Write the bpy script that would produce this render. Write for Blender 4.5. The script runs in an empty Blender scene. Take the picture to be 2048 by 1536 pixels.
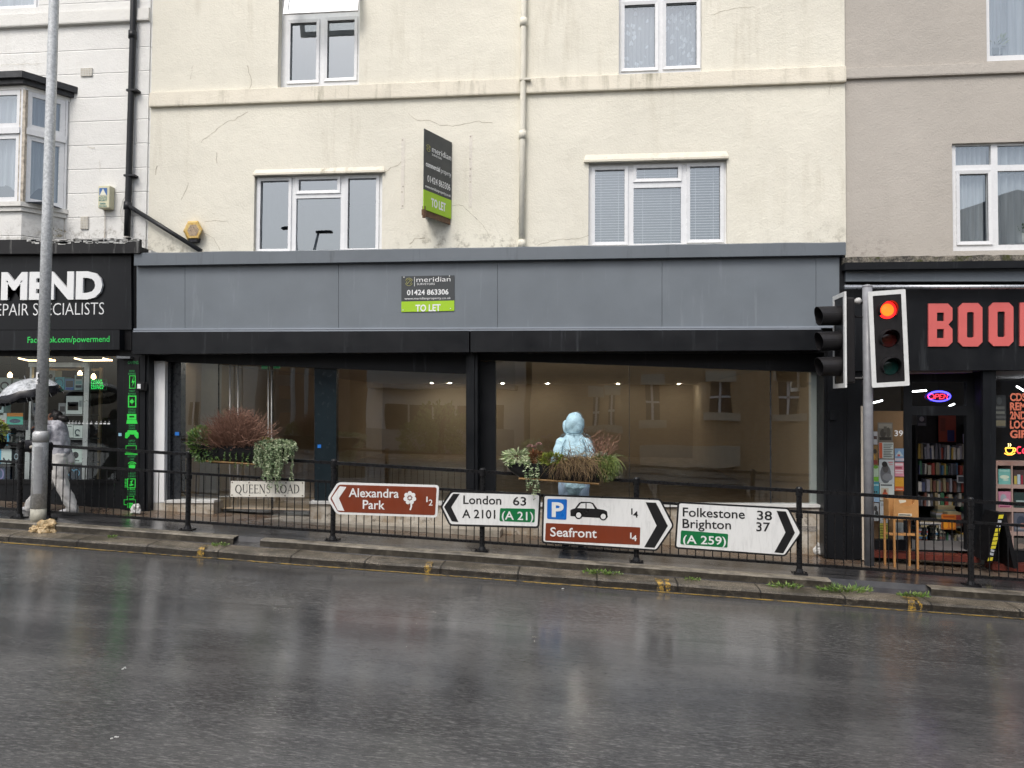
import bpy, bmesh, math, random
from mathutils import Vector, Matrix, noise
random.seed(7)
sc = bpy.context.scene
C = sc.collection
rad = math.radians

# ------------------------------------------------------------------ camera
CAMZ = 1.9
YAW, PITCH, ROLL, FPX = 0.1017932, 0.0300945, 0.0069049, 1479.0
_F = Vector((-math.sin(YAW) * math.cos(PITCH), math.cos(YAW) * math.cos(PITCH), math.sin(PITCH)))
_R = Vector((math.cos(YAW), math.sin(YAW), 0))
_U = _R.cross(_F)
_c, _s = math.cos(ROLL), math.sin(ROLL)
_Rc, _Uc = _R * _c + _U * _s, _U * _c - _R * _s
cam_d = bpy.data.cameras.new('camera')
cam_d.sensor_width = 36.0
cam_d.lens = FPX / 2048 * 36.0
cam_d.clip_start, cam_d.clip_end = 0.1, 400
cam = bpy.data.objects.new('camera', cam_d)
C.objects.link(cam)
cam.matrix_world = Matrix((( _Rc.x, _Uc.x, -_F.x, 0), (_Rc.y, _Uc.y, -_F.y, 0), (_Rc.z, _Uc.z, -_F.z, CAMZ), (0, 0, 0, 1)))
sc.camera = cam

# ------------------------------------------------------------------ sky, sun, exposure
SUN_EL, SUN_AZ = 52.0, 200.0          # azimuth clockwise from +Y: high and behind the camera
w = bpy.data.worlds.new('World')
sc.world = w
w.use_nodes = True
wn, wl = w.node_tree.nodes, w.node_tree.links
bg = wn['Background']
sky = wn.new('ShaderNodeTexSky')
sky.sky_type = 'NISHITA'
sky.sun_disc = False
sky.sun_elevation = rad(SUN_EL)
sky.sun_rotation = rad(SUN_AZ)
sky.dust_density = 4.0
sky.air_density = 1.0
hsv = wn.new('ShaderNodeHueSaturation')
hsv.inputs['Saturation'].default_value = 0.55
wl.new(sky.outputs[0], hsv.inputs['Color'])
wl.new(hsv.outputs[0], bg.inputs['Color'])
bg.inputs['Strength'].default_value = 0.15
sun_d = bpy.data.lights.new('sun', 'SUN')
sun_d.energy = 1.0
sun_d.angle = rad(25)
sun_d.color = (1.0, 0.97, 0.92)
sun = bpy.data.objects.new('sun', sun_d)
C.objects.link(sun)
a_, e_ = rad(SUN_AZ), rad(SUN_EL)
sun_dir = Vector((math.sin(a_) * math.cos(e_), math.cos(a_) * math.cos(e_), math.sin(e_)))
sun.rotation_euler = sun_dir.to_track_quat('Z', 'Y').to_euler()
sun.location = (0, -5, 30)
sc.view_settings.view_transform = 'Standard'
sc.view_settings.look = 'None'
sc.view_settings.gamma = 1.0
sc.view_settings.exposure = 0.42
sc.view_settings.use_curve_mapping = False
try:
    sc.cycles.use_denoising = True
    sc.cycles.max_bounces = 8
    sc.cycles.transparent_max_bounces = 24
    sc.cycles.caustics_reflective = False
    sc.cycles.caustics_refractive = False
    sc.cycles.sample_clamp_indirect = 4.0
except Exception:
    pass

# ------------------------------------------------------------------ measuring: a pixel of the 2048x1536 photo -> a point of a real plane
def ray(px, py):
    u, v = px - 1024, py - 768
    return _F * FPX + _R * (u * _c + v * _s) - _U * (-u * _s + v * _c)
def P(px, py, Y):
    d = ray(px, py)
    t = Y / d.y
    return Vector((t * d.x, Y, CAMZ + t * d.z))
def RC(px0, py0, px1, py1, Y):        # axis-aligned rectangle x0,x1,z0,z1
    mx, my = (px0 + px1) / 2, (py0 + py1) / 2
    return P(px0, my, Y).x, P(px1, my, Y).x, P(mx, py1, Y).z, P(mx, py0, Y).z
G = 0.0435
YR = 9.53                               # railing line
def pz(x, y=YR):                        # pavement height
    return -0.03 - G * x + 0.015 * (y - YR)
def rz(x, y):                           # road height, slightly cambered
    return -0.03 - G * x - 0.19 + 0.07 * math.sin(min(1, max(0, (8.95 - y) / 10)) * math.pi)
def GP(px, py, dz=0.0):                 # a pixel on the pavement
    d = ray(px, py)
    lo, hi = 0.001, 0.05
    for _ in range(60):
        m = (lo + hi) / 2
        p = d * m
        if CAMZ + p.z > pz(p.x, p.y) + dz: lo = m
        else: hi = m
    return Vector((p.x, p.y, CAMZ + p.z))

# ------------------------------------------------------------------ materials
MATS = {}
def lin(r, g, b, k=0.85):
    f = lambda c: ((c / 255 + 0.055) / 1.055) ** 2.4 if c > 10 else c / 255 / 12.92
    return (f(r) * k, f(g) * k, f(b) * k)
class NT:
    def __init__(s, name):
        s.m = bpy.data.materials.new(name)
        s.m.use_nodes = True
        s.t = s.m.node_tree
        s.n = s.t.nodes
        s.b = s.n['Principled BSDF']
        s.out = s.n['Material Output']
        s._pos = None
    def add(s, typ, ins=None, **props):
        n = s.n.new(typ)
        for k, v in props.items(): setattr(n, k, v)
        for k, v in (ins or {}).items(): s.put(n.inputs[k], v)
        return n
    def put(s, sock, v):
        if isinstance(v, bpy.types.NodeSocket): s.t.links.new(v, sock)
        else:
            if isinstance(v, (tuple, list)) and len(v) == 3 and sock.type == 'RGBA': v = (*v, 1)
            sock.default_value = v
    def set(s, **kw):
        for k, v in kw.items(): s.put(s.b.inputs[k.replace('_', ' ')], v)
        return s
    def pos(s):
        if not s._pos: s._pos = s.n.new('ShaderNodeNewGeometry')
        return s._pos.outputs['Position']
    def isl(s):
        s.pos()
        return s._pos.outputs['Random Per Island']
    def map(s, sx, sy, sz, vec=None):
        return s.add('ShaderNodeMapping', {'Vector': vec or s.pos(), 'Scale': (sx, sy, sz)}).outputs[0]
    def noise(s, scale, detail=4, vec=None, rough=0.6, dist=0.0):
        return s.add('ShaderNodeTexNoise', {'Vector': vec or s.pos(), 'Scale': scale, 'Detail': detail, 'Roughness': rough, 'Distortion': dist}).outputs[0]
    def vor(s, scale, feature='F1', vec=None, out=0):
        return s.add('ShaderNodeTexVoronoi', {'Vector': vec or s.pos(), 'Scale': scale}, feature=feature).outputs[out]
    def ramp(s, fac, a, b, c0=0.0, c1=1.0):
        return s.add('ShaderNodeMapRange', {'Value': fac, 'From Min': a, 'From Max': b, 'To Min': c0, 'To Max': c1}).outputs[0]
    def mix(s, f, a, b, mode='MIX'):
        n = s.add('ShaderNodeMixRGB', {'Fac': f, 'Color1': a, 'Color2': b}, blend_type=mode)
        return n.outputs[0]
    def math(s, op, a, b=0.0):
        n = s.add('ShaderNodeMath', operation=op)
        s.put(n.inputs[0], a); s.put(n.inputs[1], b)
        return n.outputs[0]
    def bump(s, h, strength=0.3, dist=0.01, normal=None):
        n = s.add('ShaderNodeBump', {'Height': h, 'Strength': strength, 'Distance': dist})
        if normal: s.put(n.inputs['Normal'], normal)
        s.put(s.b.inputs['Normal'], n.outputs[0])
        return n.outputs[0]
    def sep(s, vec=None):
        return s.add('ShaderNodeSeparateXYZ', {'Vector': vec or s.pos()}).outputs
def mat(name, col, rough=0.6, var=0.15, scale=6, metal=0.0, bump=0.0, bscale=60, emit=0.0):
    if name in MATS: return MATS[name]
    k = NT(name)
    n = k.noise(scale, 5)
    dark = tuple(c * (1 - var) for c in col); light = tuple(min(1, c * (1 + var)) for c in col)
    k.set(Base_Color=k.mix(k.ramp(n, 0.3, 0.7), dark, light), Roughness=rough, Metallic=metal)
    if var: k.set(Roughness=k.ramp(k.noise(scale * 2.3, 4), 0.3, 0.7, max(0.03, rough - 0.12), min(1, rough + 0.12)))
    if bump: k.bump(k.noise(bscale, 4), bump, 0.01)
    if max(col) < 0.03: k.b.inputs['Specular IOR Level'].default_value = 0.28
    if emit: k.set(Emission_Color=(*col, 1), Emission_Strength=emit)
    MATS[name] = k.m
    return k.m
def glass(name, refl, tint=(0.93, 0.96, 0.95), wob=0.0):
    if name in MATS: return MATS[name]
    k = NT(name)
    tr = k.add('ShaderNodeBsdfTransparent', {'Color': (*tint, 1)})
    gl = k.add('ShaderNodeBsdfGlossy', {'Roughness': 0.0, 'Color': (0.90, 0.96, 1.0, 1)})
    if wob:
        b = k.add('ShaderNodeBump', {'Height': k.noise(1.1, 1), 'Strength': wob, 'Distance': 0.02})
        k.t.links.new(b.outputs[0], gl.inputs['Normal'])
    lw = k.add('ShaderNodeLayerWeight', {'Blend': 0.25})
    f = k.math('ADD', refl, k.math('MULTIPLY', lw.outputs['Fresnel'], 0.25))
    ms = k.add('ShaderNodeMixShader')
    k.put(ms.inputs[0], f)
    k.t.links.new(tr.outputs[0], ms.inputs[1]); k.t.links.new(gl.outputs[0], ms.inputs[2])
    k.t.links.new(ms.outputs[0], k.out.inputs['Surface'])
    MATS[name] = k.m
    return k.m
def render_mat(name, col, stain, z_dirt=None, streak=0.5, lines=0.0):
    k = NT(name)
    n1 = k.noise(0.7, 6, rough=0.65)
    c = k.mix(k.ramp(n1, 0.35, 0.7), tuple(x * 0.92 for x in col), tuple(min(1, x * 1.03) for x in col))
    # vertical run marks
    n2 = k.noise(1.0, 6, vec=k.map(5.0, 5.0, 0.55), rough=0.7)
    big = k.ramp(k.noise(0.45, 3), 0.45, 0.68)
    c = k.mix(k.math('MULTIPLY', k.math('MULTIPLY', k.ramp(n2, 0.5, 0.72), big), streak), c, stain)
    # small blotches of mould
    n3 = k.noise(9.0, 7, rough=0.72)
    c = k.mix(k.math('MULTIPLY', k.ramp(n3, 0.64, 0.74), k.math('MULTIPLY', k.ramp(k.noise(0.8, 2), 0.5, 0.7), 0.55)), c, tuple(x * 0.6 for x in stain))
    if z_dirt is not None:
        z = k.sep()[2]
        near = k.ramp(z, z_dirt + 0.35, z_dirt)
        n4 = k.noise(7.0, 7, rough=0.75)
        c = k.mix(k.math('MULTIPLY', k.math('MULTIPLY', near, k.ramp(k.noise(.5, 2), .45, .6, .15, .9)), k.ramp(n4, 0.5, 0.68)), c, tuple(x * 0.5 for x in stain))
    k.set(Base_Color=c, Roughness=0.85)
    h = k.math('ADD', k.noise(2.2, 5), k.math('MULTIPLY', k.noise(38, 5), 0.35))
    if lines:
        zz = k.math('FRACT', k.math('MULTIPLY', k.sep()[2], 2.55))
        h = k.math('SUBTRACT', h, k.math('MULTIPLY', k.ramp(k.math('ABSOLUTE', k.math('SUBTRACT', zz, 0.5)), 0.03, 0.0), lines))
    k.bump(h, 0.7, 0.028)
    MATS[name] = k.m
    return k.m

# ------------------------------------------------------------------ mesh builder
ORG = {}
class MB:
    def __init__(s): s.bm = bmesh.new()
    def face(s, pts):
        vs = [s.bm.verts.new(p) for p in pts]
        try: return s.bm.faces.new(vs)
        except ValueError: return None
    def box(s, x0, x1, y0, y1, z0, z1):
        p = [(x0,y0,z0),(x1,y0,z0),(x1,y1,z0),(x0,y1,z0),(x0,y0,z1),(x1,y0,z1),(x1,y1,z1),(x0,y1,z1)]
        v = [s.bm.verts.new(q) for q in p]
        for f in ((0,3,2,1),(4,5,6,7),(0,1,5,4),(1,2,6,5),(2,3,7,6),(3,0,4,7)): s.bm.faces.new([v[i] for i in f])
        return s
    def prism(s, pts, vec):             # closed outline swept by vec
        vec = Vector(vec)
        a = [s.bm.verts.new(p) for p in pts]
        b = [s.bm.verts.new(Vector(p) + vec) for p in pts]
        n = len(a)
        s.bm.faces.new(a); s.bm.faces.new(b[::-1])
        for i in range(n): s.bm.faces.new((a[i], b[i], b[(i+1)%n], a[(i+1)%n]))
        return s
    def px(s, pts, Y, th=0.004):        # outline given in photo pixels on plane Y, thickness going back
        return s.prism([P(a, b, Y) for a, b in pts], (0, th, 0))
    def pxrect(s, x0, y0, x1, y1, Y, th=0.004):
        a, b, c, d = RC(x0, y0, x1, y1, Y)
        return s.box(a, b, Y, Y + th, c, d)
    def ring(s, outer, inner, vec):     # frame between two outlines of equal count
        vec = Vector(vec); n = len(outer)
        O = [s.bm.verts.new(p) for p in outer]; I = [s.bm.verts.new(p) for p in inner]
        O2 = [s.bm.verts.new(Vector(p) + vec) for p in outer]; I2 = [s.bm.verts.new(Vector(p) + vec) for p in inner]
        for i in range(n):
            j = (i + 1) % n
            for q in ((O[i],O[j],I[j],I[i]), (O2[j],O2[i],I2[i],I2[j]), (O[j],O[i],O2[i],O2[j]), (I[i],I[j],I2[j],I2[i])): s.bm.faces.new(q)
        return s
    def tube(s, pts, r, n=8, cap=True, sq=1.0):
        pts = [Vector(p) for p in pts]
        rs = r if isinstance(r, (list, tuple)) else [r] * len(pts)
        rows = []
        for i, p in enumerate(pts):
            t = (pts[min(i+1, len(pts)-1)] - pts[max(i-1, 0)])
            if t.length < 1e-9: t = Vector((0,0,1))
            t.normalize()
            ref = Vector((0,1,0)) if abs(t.y) < 0.9 else Vector((1,0,0))
            a = t.cross(ref).normalized(); b = t.cross(a)
            rows.append([s.bm.verts.new(p + (a*math.cos(k*2*math.pi/n) + b*math.sin(k*2*math.pi/n)*sq) * rs[i]) for k in range(n)])
        for A, B in zip(rows, rows[1:]):
            for k in range(n): s.bm.faces.new((A[k], A[(k+1)%n], B[(k+1)%n], B[k]))
        if cap and n > 2:
            s.bm.faces.new(rows[0][::-1]); s.bm.faces.new(rows[-1])
        return s
    def disc(s, c, r, axis, th, n=24):  # short cylinder starting at c along axis
        c = Vector(c); axis = Vector(axis).normalized()
        return s.tube([c, c + axis * th], r, n)
    def loft(s, rows, closed=True, cap=True):
        vs = [[s.bm.verts.new(p) for p in r] for r in rows]
        n = len(vs[0])
        for A, B in zip(vs, vs[1:]):
            for k in range(n if closed else n - 1): s.bm.faces.new((A[k], A[(k+1)%n], B[(k+1)%n], B[k]))
        if cap and closed:
            s.bm.faces.new(vs[0][::-1]); s.bm.faces.new(vs[-1])
        return s
    def build(s, name, m, parent=None, smooth=False, bevel=0.0, normals=True, split=False):
        if split:                       # every loose piece becomes a part of its own
            bm = s.bm; seen = set(); last = None
            for v in list(bm.verts):
                if v in seen: continue
                st = [v]; comp = []; seen.add(v)
                while st:
                    u = st.pop(); comp.append(u)
                    for e in u.link_edges:
                        o = e.other_vert(u)
                        if o not in seen: seen.add(o); st.append(o)
                n = MB(); mp = {u: n.bm.verts.new(u.co) for u in comp}
                for f in {f for u in comp for f in u.link_faces}: n.bm.faces.new([mp[u] for u in f.verts])
                last = n.build(name, m, parent, smooth, bevel, normals)
            bm.free()
            return last
        if normals: bmesh.ops.recalc_face_normals(s.bm, faces=s.bm.faces)
        if parent is not None: o = ORG[parent.name]
        else:
            vs = [v.co for v in s.bm.verts]
            if vs:
                xs = [v.x for v in vs]; ys = [v.y for v in vs]; zs = [v.z for v in vs]
                o = Vector(((min(xs)+max(xs))/2, (min(ys)+max(ys))/2, min(zs)))
            else: o = Vector()
        for v in s.bm.verts: v.co -= o
        me = bpy.data.meshes.new(name)
        s.bm.to_mesh(me); s.bm.free()
        if smooth:
            for p in me.polygons: p.use_smooth = True
        me.materials.append(m)
        ob = bpy.data.objects.new(name, me)
        C.objects.link(ob)
        if parent is not None: ob.parent = parent
        else: ob.location = o
        ORG[ob.name] = o
        if bevel:
            b = ob.modifiers.new('bevel', 'BEVEL'); b.width = bevel; b.segments = 2; b.limit_method = 'ANGLE'
        return ob
def tag(o, label, cat, group=None):
    o['label'] = label; o['category'] = cat
    if group: o['group'] = group
    return o
def thing(name, loc, label, cat, group=None):
    o = bpy.data.objects.new(name, None)
    o.empty_display_size = 0.1
    C.objects.link(o); o.location = loc
    ORG[o.name] = Vector(loc)
    return tag(o, label, cat, group)
def struct(mb, name, m, kind='structure', smooth=False):
    o = mb.build(name, m, smooth=smooth); o['kind'] = kind
    return o
# writing
_TC = {}
def glyphs(s, bold=0.0, shear=0.0, space=1.0):
    key = (s, bold, shear, space)
    if key in _TC: return _TC[key]
    cu = bpy.data.curves.new('t', 'FONT')
    cu.body = s; cu.size = 1.0; cu.offset = bold; cu.extrude = 0.5; cu.shear = shear; cu.space_character = space
    cu.resolution_u = 3
    ob = bpy.data.objects.new('t', cu)
    C.objects.link(ob)
    dg = bpy.context.evaluated_depsgraph_get()
    me = bpy.data.meshes.new_from_object(ob.evaluated_get(dg))
    v = [tuple(x.co) for x in me.vertices]; f = [tuple(p.vertices) for p in me.polygons]
    bpy.data.objects.remove(ob); bpy.data.curves.remove(cu); bpy.data.meshes.remove(me)
    xs = [q[0] for q in v]
    _TC[key] = (v, f, min(xs), max(xs))
    return _TC[key]
_cap = None
def cap_h():
    global _cap
    if _cap is None: _cap = max(q[1] for q in glyphs('H')[0])
    return _cap
def write(mb, s, a, b, up, nrm, th=0.003, bold=0.0, shear=0.0, space=1.0):
    """text from baseline point a to b, cap height vector up, standing th proud along nrm"""
    v, f, x0, x1 = glyphs(s, bold, shear, space)
    a, b, up, nrm = Vector(a), Vector(b), Vector(up), Vector(nrm)
    xd = (b - a) / (x1 - x0); ud = up / cap_h()
    vs = [mb.bm.verts.new(a + xd * (q[0] - x0) + ud * q[1] + nrm * (th * (q[2] + 0.5))) for q in v]
    for g in f:
        try: mb.bm.faces.new([vs[i] for i in g])
        except ValueError: pass
def wpx(mb, s, x0, y0, x1, y1, cap, Y, th=0.003, bold=0.0, shear=0.0, space=1.0):
    a, b = P(x0, y0, Y), P(x1, y1, Y)
    h = P(x0, y0 - cap, Y).z - a.z
    write(mb, s, a, b, (0, 0, h), (0, -1, 0), th, bold, shear, space)
def holes(mb, x0, x1, z0, z1, Y, hs, depth=0.12):
    """front sheet of a wall with rectangular openings and their reveals"""
    xs = sorted({x0, x1, *[h[0] for h in hs], *[h[1] for h in hs]})
    zs = sorted({z0, z1, *[h[2] for h in hs], *[h[3] for h in hs]})
    xs = [x for x in xs if x0 <= x <= x1]; zs = [z for z in zs if z0 <= z <= z1]
    for xa, xb in zip(xs, xs[1:]):
        for za, zb in zip(zs, zs[1:]):
            mx, mz = (xa+xb)/2, (za+zb)/2
            if any(h[0] < mx < h[1] and h[2] < mz < h[3] for h in hs): continue
            mb.face([(xa,Y,za),(xb,Y,za),(xb,Y,zb),(xa,Y,zb)])
    for a, b, c, d in hs:
        mb.face([(a,Y,c),(a,Y+depth,c),(a,Y+depth,d),(a,Y,d)])
        mb.face([(b,Y,c),(b,Y,d),(b,Y+depth,d),(b,Y+depth,c)])
        mb.face([(a,Y,d),(a,Y+depth,d),(b,Y+depth,d),(b,Y,d)])
        mb.face([(a,Y,c),(b,Y,c),(b,Y+depth,c),(a,Y+depth,c)])
# ------------------------------------------------------------------ ground
def mat_road():
    k = NT('wet_asphalt')
    y = k.sep()[1]
    n = k.noise(1.3, 6)
    wob = k.math('ADD', y, k.math('MULTIPLY', k.math('SUBTRACT', k.noise(.7, 5, vec=k.map(.35, 1.2, 1)), .5), 1.5))
    gut = k.ramp(wob, 7.95, 8.45)                       # water lying along the kerb
    trk = k.math('MULTIPLY', k.ramp(wob, 4.7, 5.3), k.ramp(wob, 7.2, 6.7))   # smooth wheel track
    wet = k.math('MAXIMUM', gut, k.math('MULTIPLY', trk, .62))
    pat = k.ramp(k.noise(0.9, 5, vec=k.map(.35, 1.6, 1), rough=.6), .4, .62)
    c = k.mix(k.ramp(n, 0.35, 0.7), (0.074, 0.074, 0.074), (0.118, 0.116, 0.113))
    c = k.mix(k.math('MULTIPLY', pat, .6), c, (0.03, 0.03, 0.031))
    c = k.mix(k.math('MULTIPLY', k.math('SUBTRACT', 1.0, wet), k.ramp(k.noise(66, 4, rough=.8, vec=k.map(.22, 1, 1)), .50, .66, 0, .62)), c, (0.25, 0.245, 0.235))
    c = k.mix(k.ramp(k.noise(70, 4, rough=.8, vec=k.map(.22, 1, 1)), .53, .67, 0, .6), c, (0.02, 0.02, 0.021))
    seam = k.ramp(k.math('ABSOLUTE', k.math('SUBTRACT', k.math('ADD', y, k.math('MULTIPLY', k.noise(1.5, 3), .05)), 6.95)), .012, .004)
    c = k.mix(k.math('MULTIPLY', seam, .7), c, (.012, .012, .012))
    k.set(Base_Color=c)
    k.b.inputs['IOR'].default_value = 1.42
    streak = k.noise(1.0, 5, vec=k.map(1.2, 9.0, 1.0), rough=0.65)
    k.set(Roughness=k.math('SUBTRACT', k.ramp(streak, 0.3, 0.7, 0.10, 0.20), k.math('MULTIPLY', wet, 0.05)))
    fine = k.noise(1.0, 3, vec=k.map(11.0, 52.0, 1.0), rough=.72)
    run = k.noise(1.0, 4, vec=k.map(1.8, 15.0, 1.0), rough=.6)
    amp = k.ramp(wet, 0, 1, 1.0, .22)
    h = k.math('MULTIPLY', k.math('ADD', k.math('ADD', fine, k.math('MULTIPLY', run, 1.2)), k.math('MULTIPLY', k.noise(120, 2), .3)), amp)
    k.bump(h, 1.0, 0.0017)
    return k.m
def mat_wetpave():
    k = NT('wet_paving')
    n = k.noise(2.1, 6)
    c = k.mix(k.ramp(n, 0.35, 0.68), (0.035, 0.035, 0.037), (0.085, 0.083, 0.082))
    k.set(Base_Color=c, Roughness=k.ramp(k.noise(1.6, 5), 0.35, 0.65, 0.07, 0.3))
    k.bump(k.noise(60, 4), 0.12, 0.01)
    return k.m
def mat_kerb():
    k = NT('granite_kerb')
    sp = k.noise(95, 2)
    n = k.noise(2.5, 6, rough=0.7)
    c = k.mix(k.ramp(sp, 0.42, 0.6), (0.05, 0.04, 0.03), (0.37, 0.32, 0.245))
    c = k.mix(k.ramp(n, 0.38, 0.62, 0, 0.85), c, (0.035, 0.03, 0.02))
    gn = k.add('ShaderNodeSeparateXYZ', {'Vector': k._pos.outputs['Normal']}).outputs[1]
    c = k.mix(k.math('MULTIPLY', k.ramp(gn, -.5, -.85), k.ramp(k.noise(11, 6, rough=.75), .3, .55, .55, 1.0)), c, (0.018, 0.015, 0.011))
    xx = k.math('FRACT', k.math('MULTIPLY', k.math('ADD', k.sep()[0], 0.35), 1.06))
    j = k.ramp(k.math('ABSOLUTE', k.math('SUBTRACT', xx, 0.5)), 0.012, 0.004)
    c = k.mix(j, c, (0.015, 0.013, 0.01))
    k.set(Base_Color=c, Roughness=0.42)
    k.bump(k.math('ADD', k.noise(45, 5), k.math('MULTIPLY', j, -1.5)), 0.7, 0.012)
    return k.m
M_KERB = mat_kerb()
def strip(mb, x0, x1, prof, n=60, jit=0.0):
    """profile [(y, dz)] relative to the falling pavement line, swept along the street"""
    rows = []
    for i in range(n + 1):
        x = x0 + (x1 - x0) * i / n
        rows.append([(x, y + (noise.noise((x * 3, y * 5, 1)) * jit if jit else 0), pz(x) + dz + (noise.noise((x * 2.3, y * 9, 4)) * jit if jit else 0)) for y, dz in prof])
    vs = [[mb.bm.verts.new(p) for p in r] for r in rows]
    for A, B in zip(vs, vs[1:]):
        for k in range(len(prof) - 1): mb.bm.faces.new((A[k], B[k], B[k+1], A[k+1]))
# road sheet (camber), carried on beyond the camera and far to both sides
mb = MB()
ysr = [-3.02 + 0.5 * i for i in range(24)] + [8.93]
xsr = [-40, -30, -22] + [-16 + 0.5 * i for i in range(65)] + [22, 30, 40]
g = [[mb.bm.verts.new((x, y, rz(x, y) + 0.006 * noise.noise((x * .6, y * .9, 0)))) for x in xsr] for y in ysr]
for A, B in zip(g, g[1:]):
    for i in range(len(xsr) - 1): mb.bm.faces.new((A[i], A[i+1], B[i+1], B[i]))
struct(mb, 'road', mat_road(), smooth=True)
mb = MB()
strip(mb, -40, 40, [(8.80, -0.182), (8.845, -0.182)], 160, 0.006)
k = NT('worn_yellow_paint')
k.set(Base_Color=k.mix(k.ramp(k.noise(14, 6, rough=.75), 0.44, 0.56), (0.05, 0.045, 0.035), (0.42, 0.26, 0.04)), Roughness=0.35)
struct(mb, 'road_line', k.m)
mb = MB()
strip(mb, -40, 40, [(8.90, -0.27), (8.905, -0.125), (8.93, -0.103), (9.0, -0.1), (9.26, -0.094)], 700, 0.008)
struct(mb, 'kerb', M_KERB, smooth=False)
# upper kerb strip: three lengths with a drain gap between
def mat_edging():
    k = NT('concrete_edging')
    n = k.noise(5, 6, rough=.7)
    c = k.mix(k.ramp(n, 0.35, 0.65), (0.075, 0.066, 0.052), (0.31, 0.275, 0.215))
    c = k.mix(k.ramp(k.noise(80, 3), .5, .7, 0, .6), c, (.05, .045, .035))
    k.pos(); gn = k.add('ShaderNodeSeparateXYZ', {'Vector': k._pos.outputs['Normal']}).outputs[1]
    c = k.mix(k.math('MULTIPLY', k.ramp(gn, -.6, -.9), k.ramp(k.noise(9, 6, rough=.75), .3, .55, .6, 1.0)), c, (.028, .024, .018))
    k.set(Base_Color=c, Roughness=0.4)
    k.bump(k.noise(55, 5), 0.4, 0.01)
    return k.m
ME = mat_edging()
xa, xb, xc, xd = GP(432, 1090).x, GP(497, 1090).x, GP(1660, 1160).x, GP(1842, 1165).x
mb = MB()
for x0, x1 in ((-40, xa), (xb, xc), (xd, 40)):
    strip(mb, x0, x1, [(9.245, -0.12), (9.245, -0.015), (9.26, 0.0), (9.4, 0.004), (9.4, -0.1)], 80, 0.004)
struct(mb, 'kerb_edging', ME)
mb = MB()
strip(mb, -40, 40, [(9.2, -0.105), (9.33, -0.06), (9.39, 0.0), (10.17, 0.012)], 160)
struct(mb, 'pavement', mat_wetpave(), smooth=False)
# shop forecourt, brown and leaf-littered
k = NT('forecourt_paving')
n = k.noise(3, 6)
br = k.add('ShaderNodeTexBrick', {'Vector': k.map(1, 1.6, 1), 'Scale': 4.0, 'Color1': (.17, .1, .06, 1), 'Color2': (.12, .085, .06, 1), 'Mortar': (.07, .06, .05, 1), 'Mortar Size': 0.03})
c = k.mix(k.ramp(n, .4, .65), br.outputs[0], (.16, .13, .1))
k.set(Base_Color=c, Roughness=k.ramp(n, .3, .7, .15, .45)); k.bump(k.noise(40, 4), .3, .01)
mb = MB()
strip(mb, -40, 40, [(10.17, 0.014), (10.9, 0.03)], 100)
struct(mb, 'forecourt', k.m)

# ------------------------------------------------------------------ buildings: shared pieces
YW = 11.1
TOP = 10.2
M_FRAME = mat('white_upvc', (0.74, 0.75, 0.76), 0.28, 0.03, 3)
M_PANE = glass('window_glass', 0.26, wob=0.1)
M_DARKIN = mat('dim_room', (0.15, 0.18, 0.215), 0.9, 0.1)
def mat_net(name, floral):
    k = NT(name)
    tr = k.add('ShaderNodeBsdfTransparent', {'Color': (1, 1, 1, 1)})
    di = k.add('ShaderNodeBsdfDiffuse', {'Color': (0.72, 0.77, 0.84, 1)})
    tl = k.add('ShaderNodeBsdfTranslucent', {'Color': (0.6, 0.62, 0.68, 1)})
    ad = k.add('ShaderNodeMixShader', {0: 0.35})
    k.t.links.new(di.outputs[0], ad.inputs[1]); k.t.links.new(tl.outputs[0], ad.inputs[2])
    ms = k.add('ShaderNodeMixShader')
    if floral:
        v = k.vor(10.5, 'F1', vec=k.map(1, 0.0, 0.85))
        f = k.math('MAXIMUM', k.ramp(v, 0.38, 0.3, 0.55, 1.0), 0.55)
    else:
        f = k.ramp(k.noise(7, 3, vec=k.map(1.5, 0, .06)), .35, .7, .55, .95)
    k.put(ms.inputs[0], f)
    k.t.links.new(tr.outputs[0], ms.inputs[1]); k.t.links.new(ad.outputs[0], ms.inputs[2])
    k.t.links.new(ms.outputs[0], k.out.inputs['Surface'])
    return k.m
M_NET, M_LACE = mat_net('net_curtain', False), mat_net('lace_curtain', True)
M_BLIND = mat('white_slats', (0.72, 0.74, 0.78), 0.5, 0.03)
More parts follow.
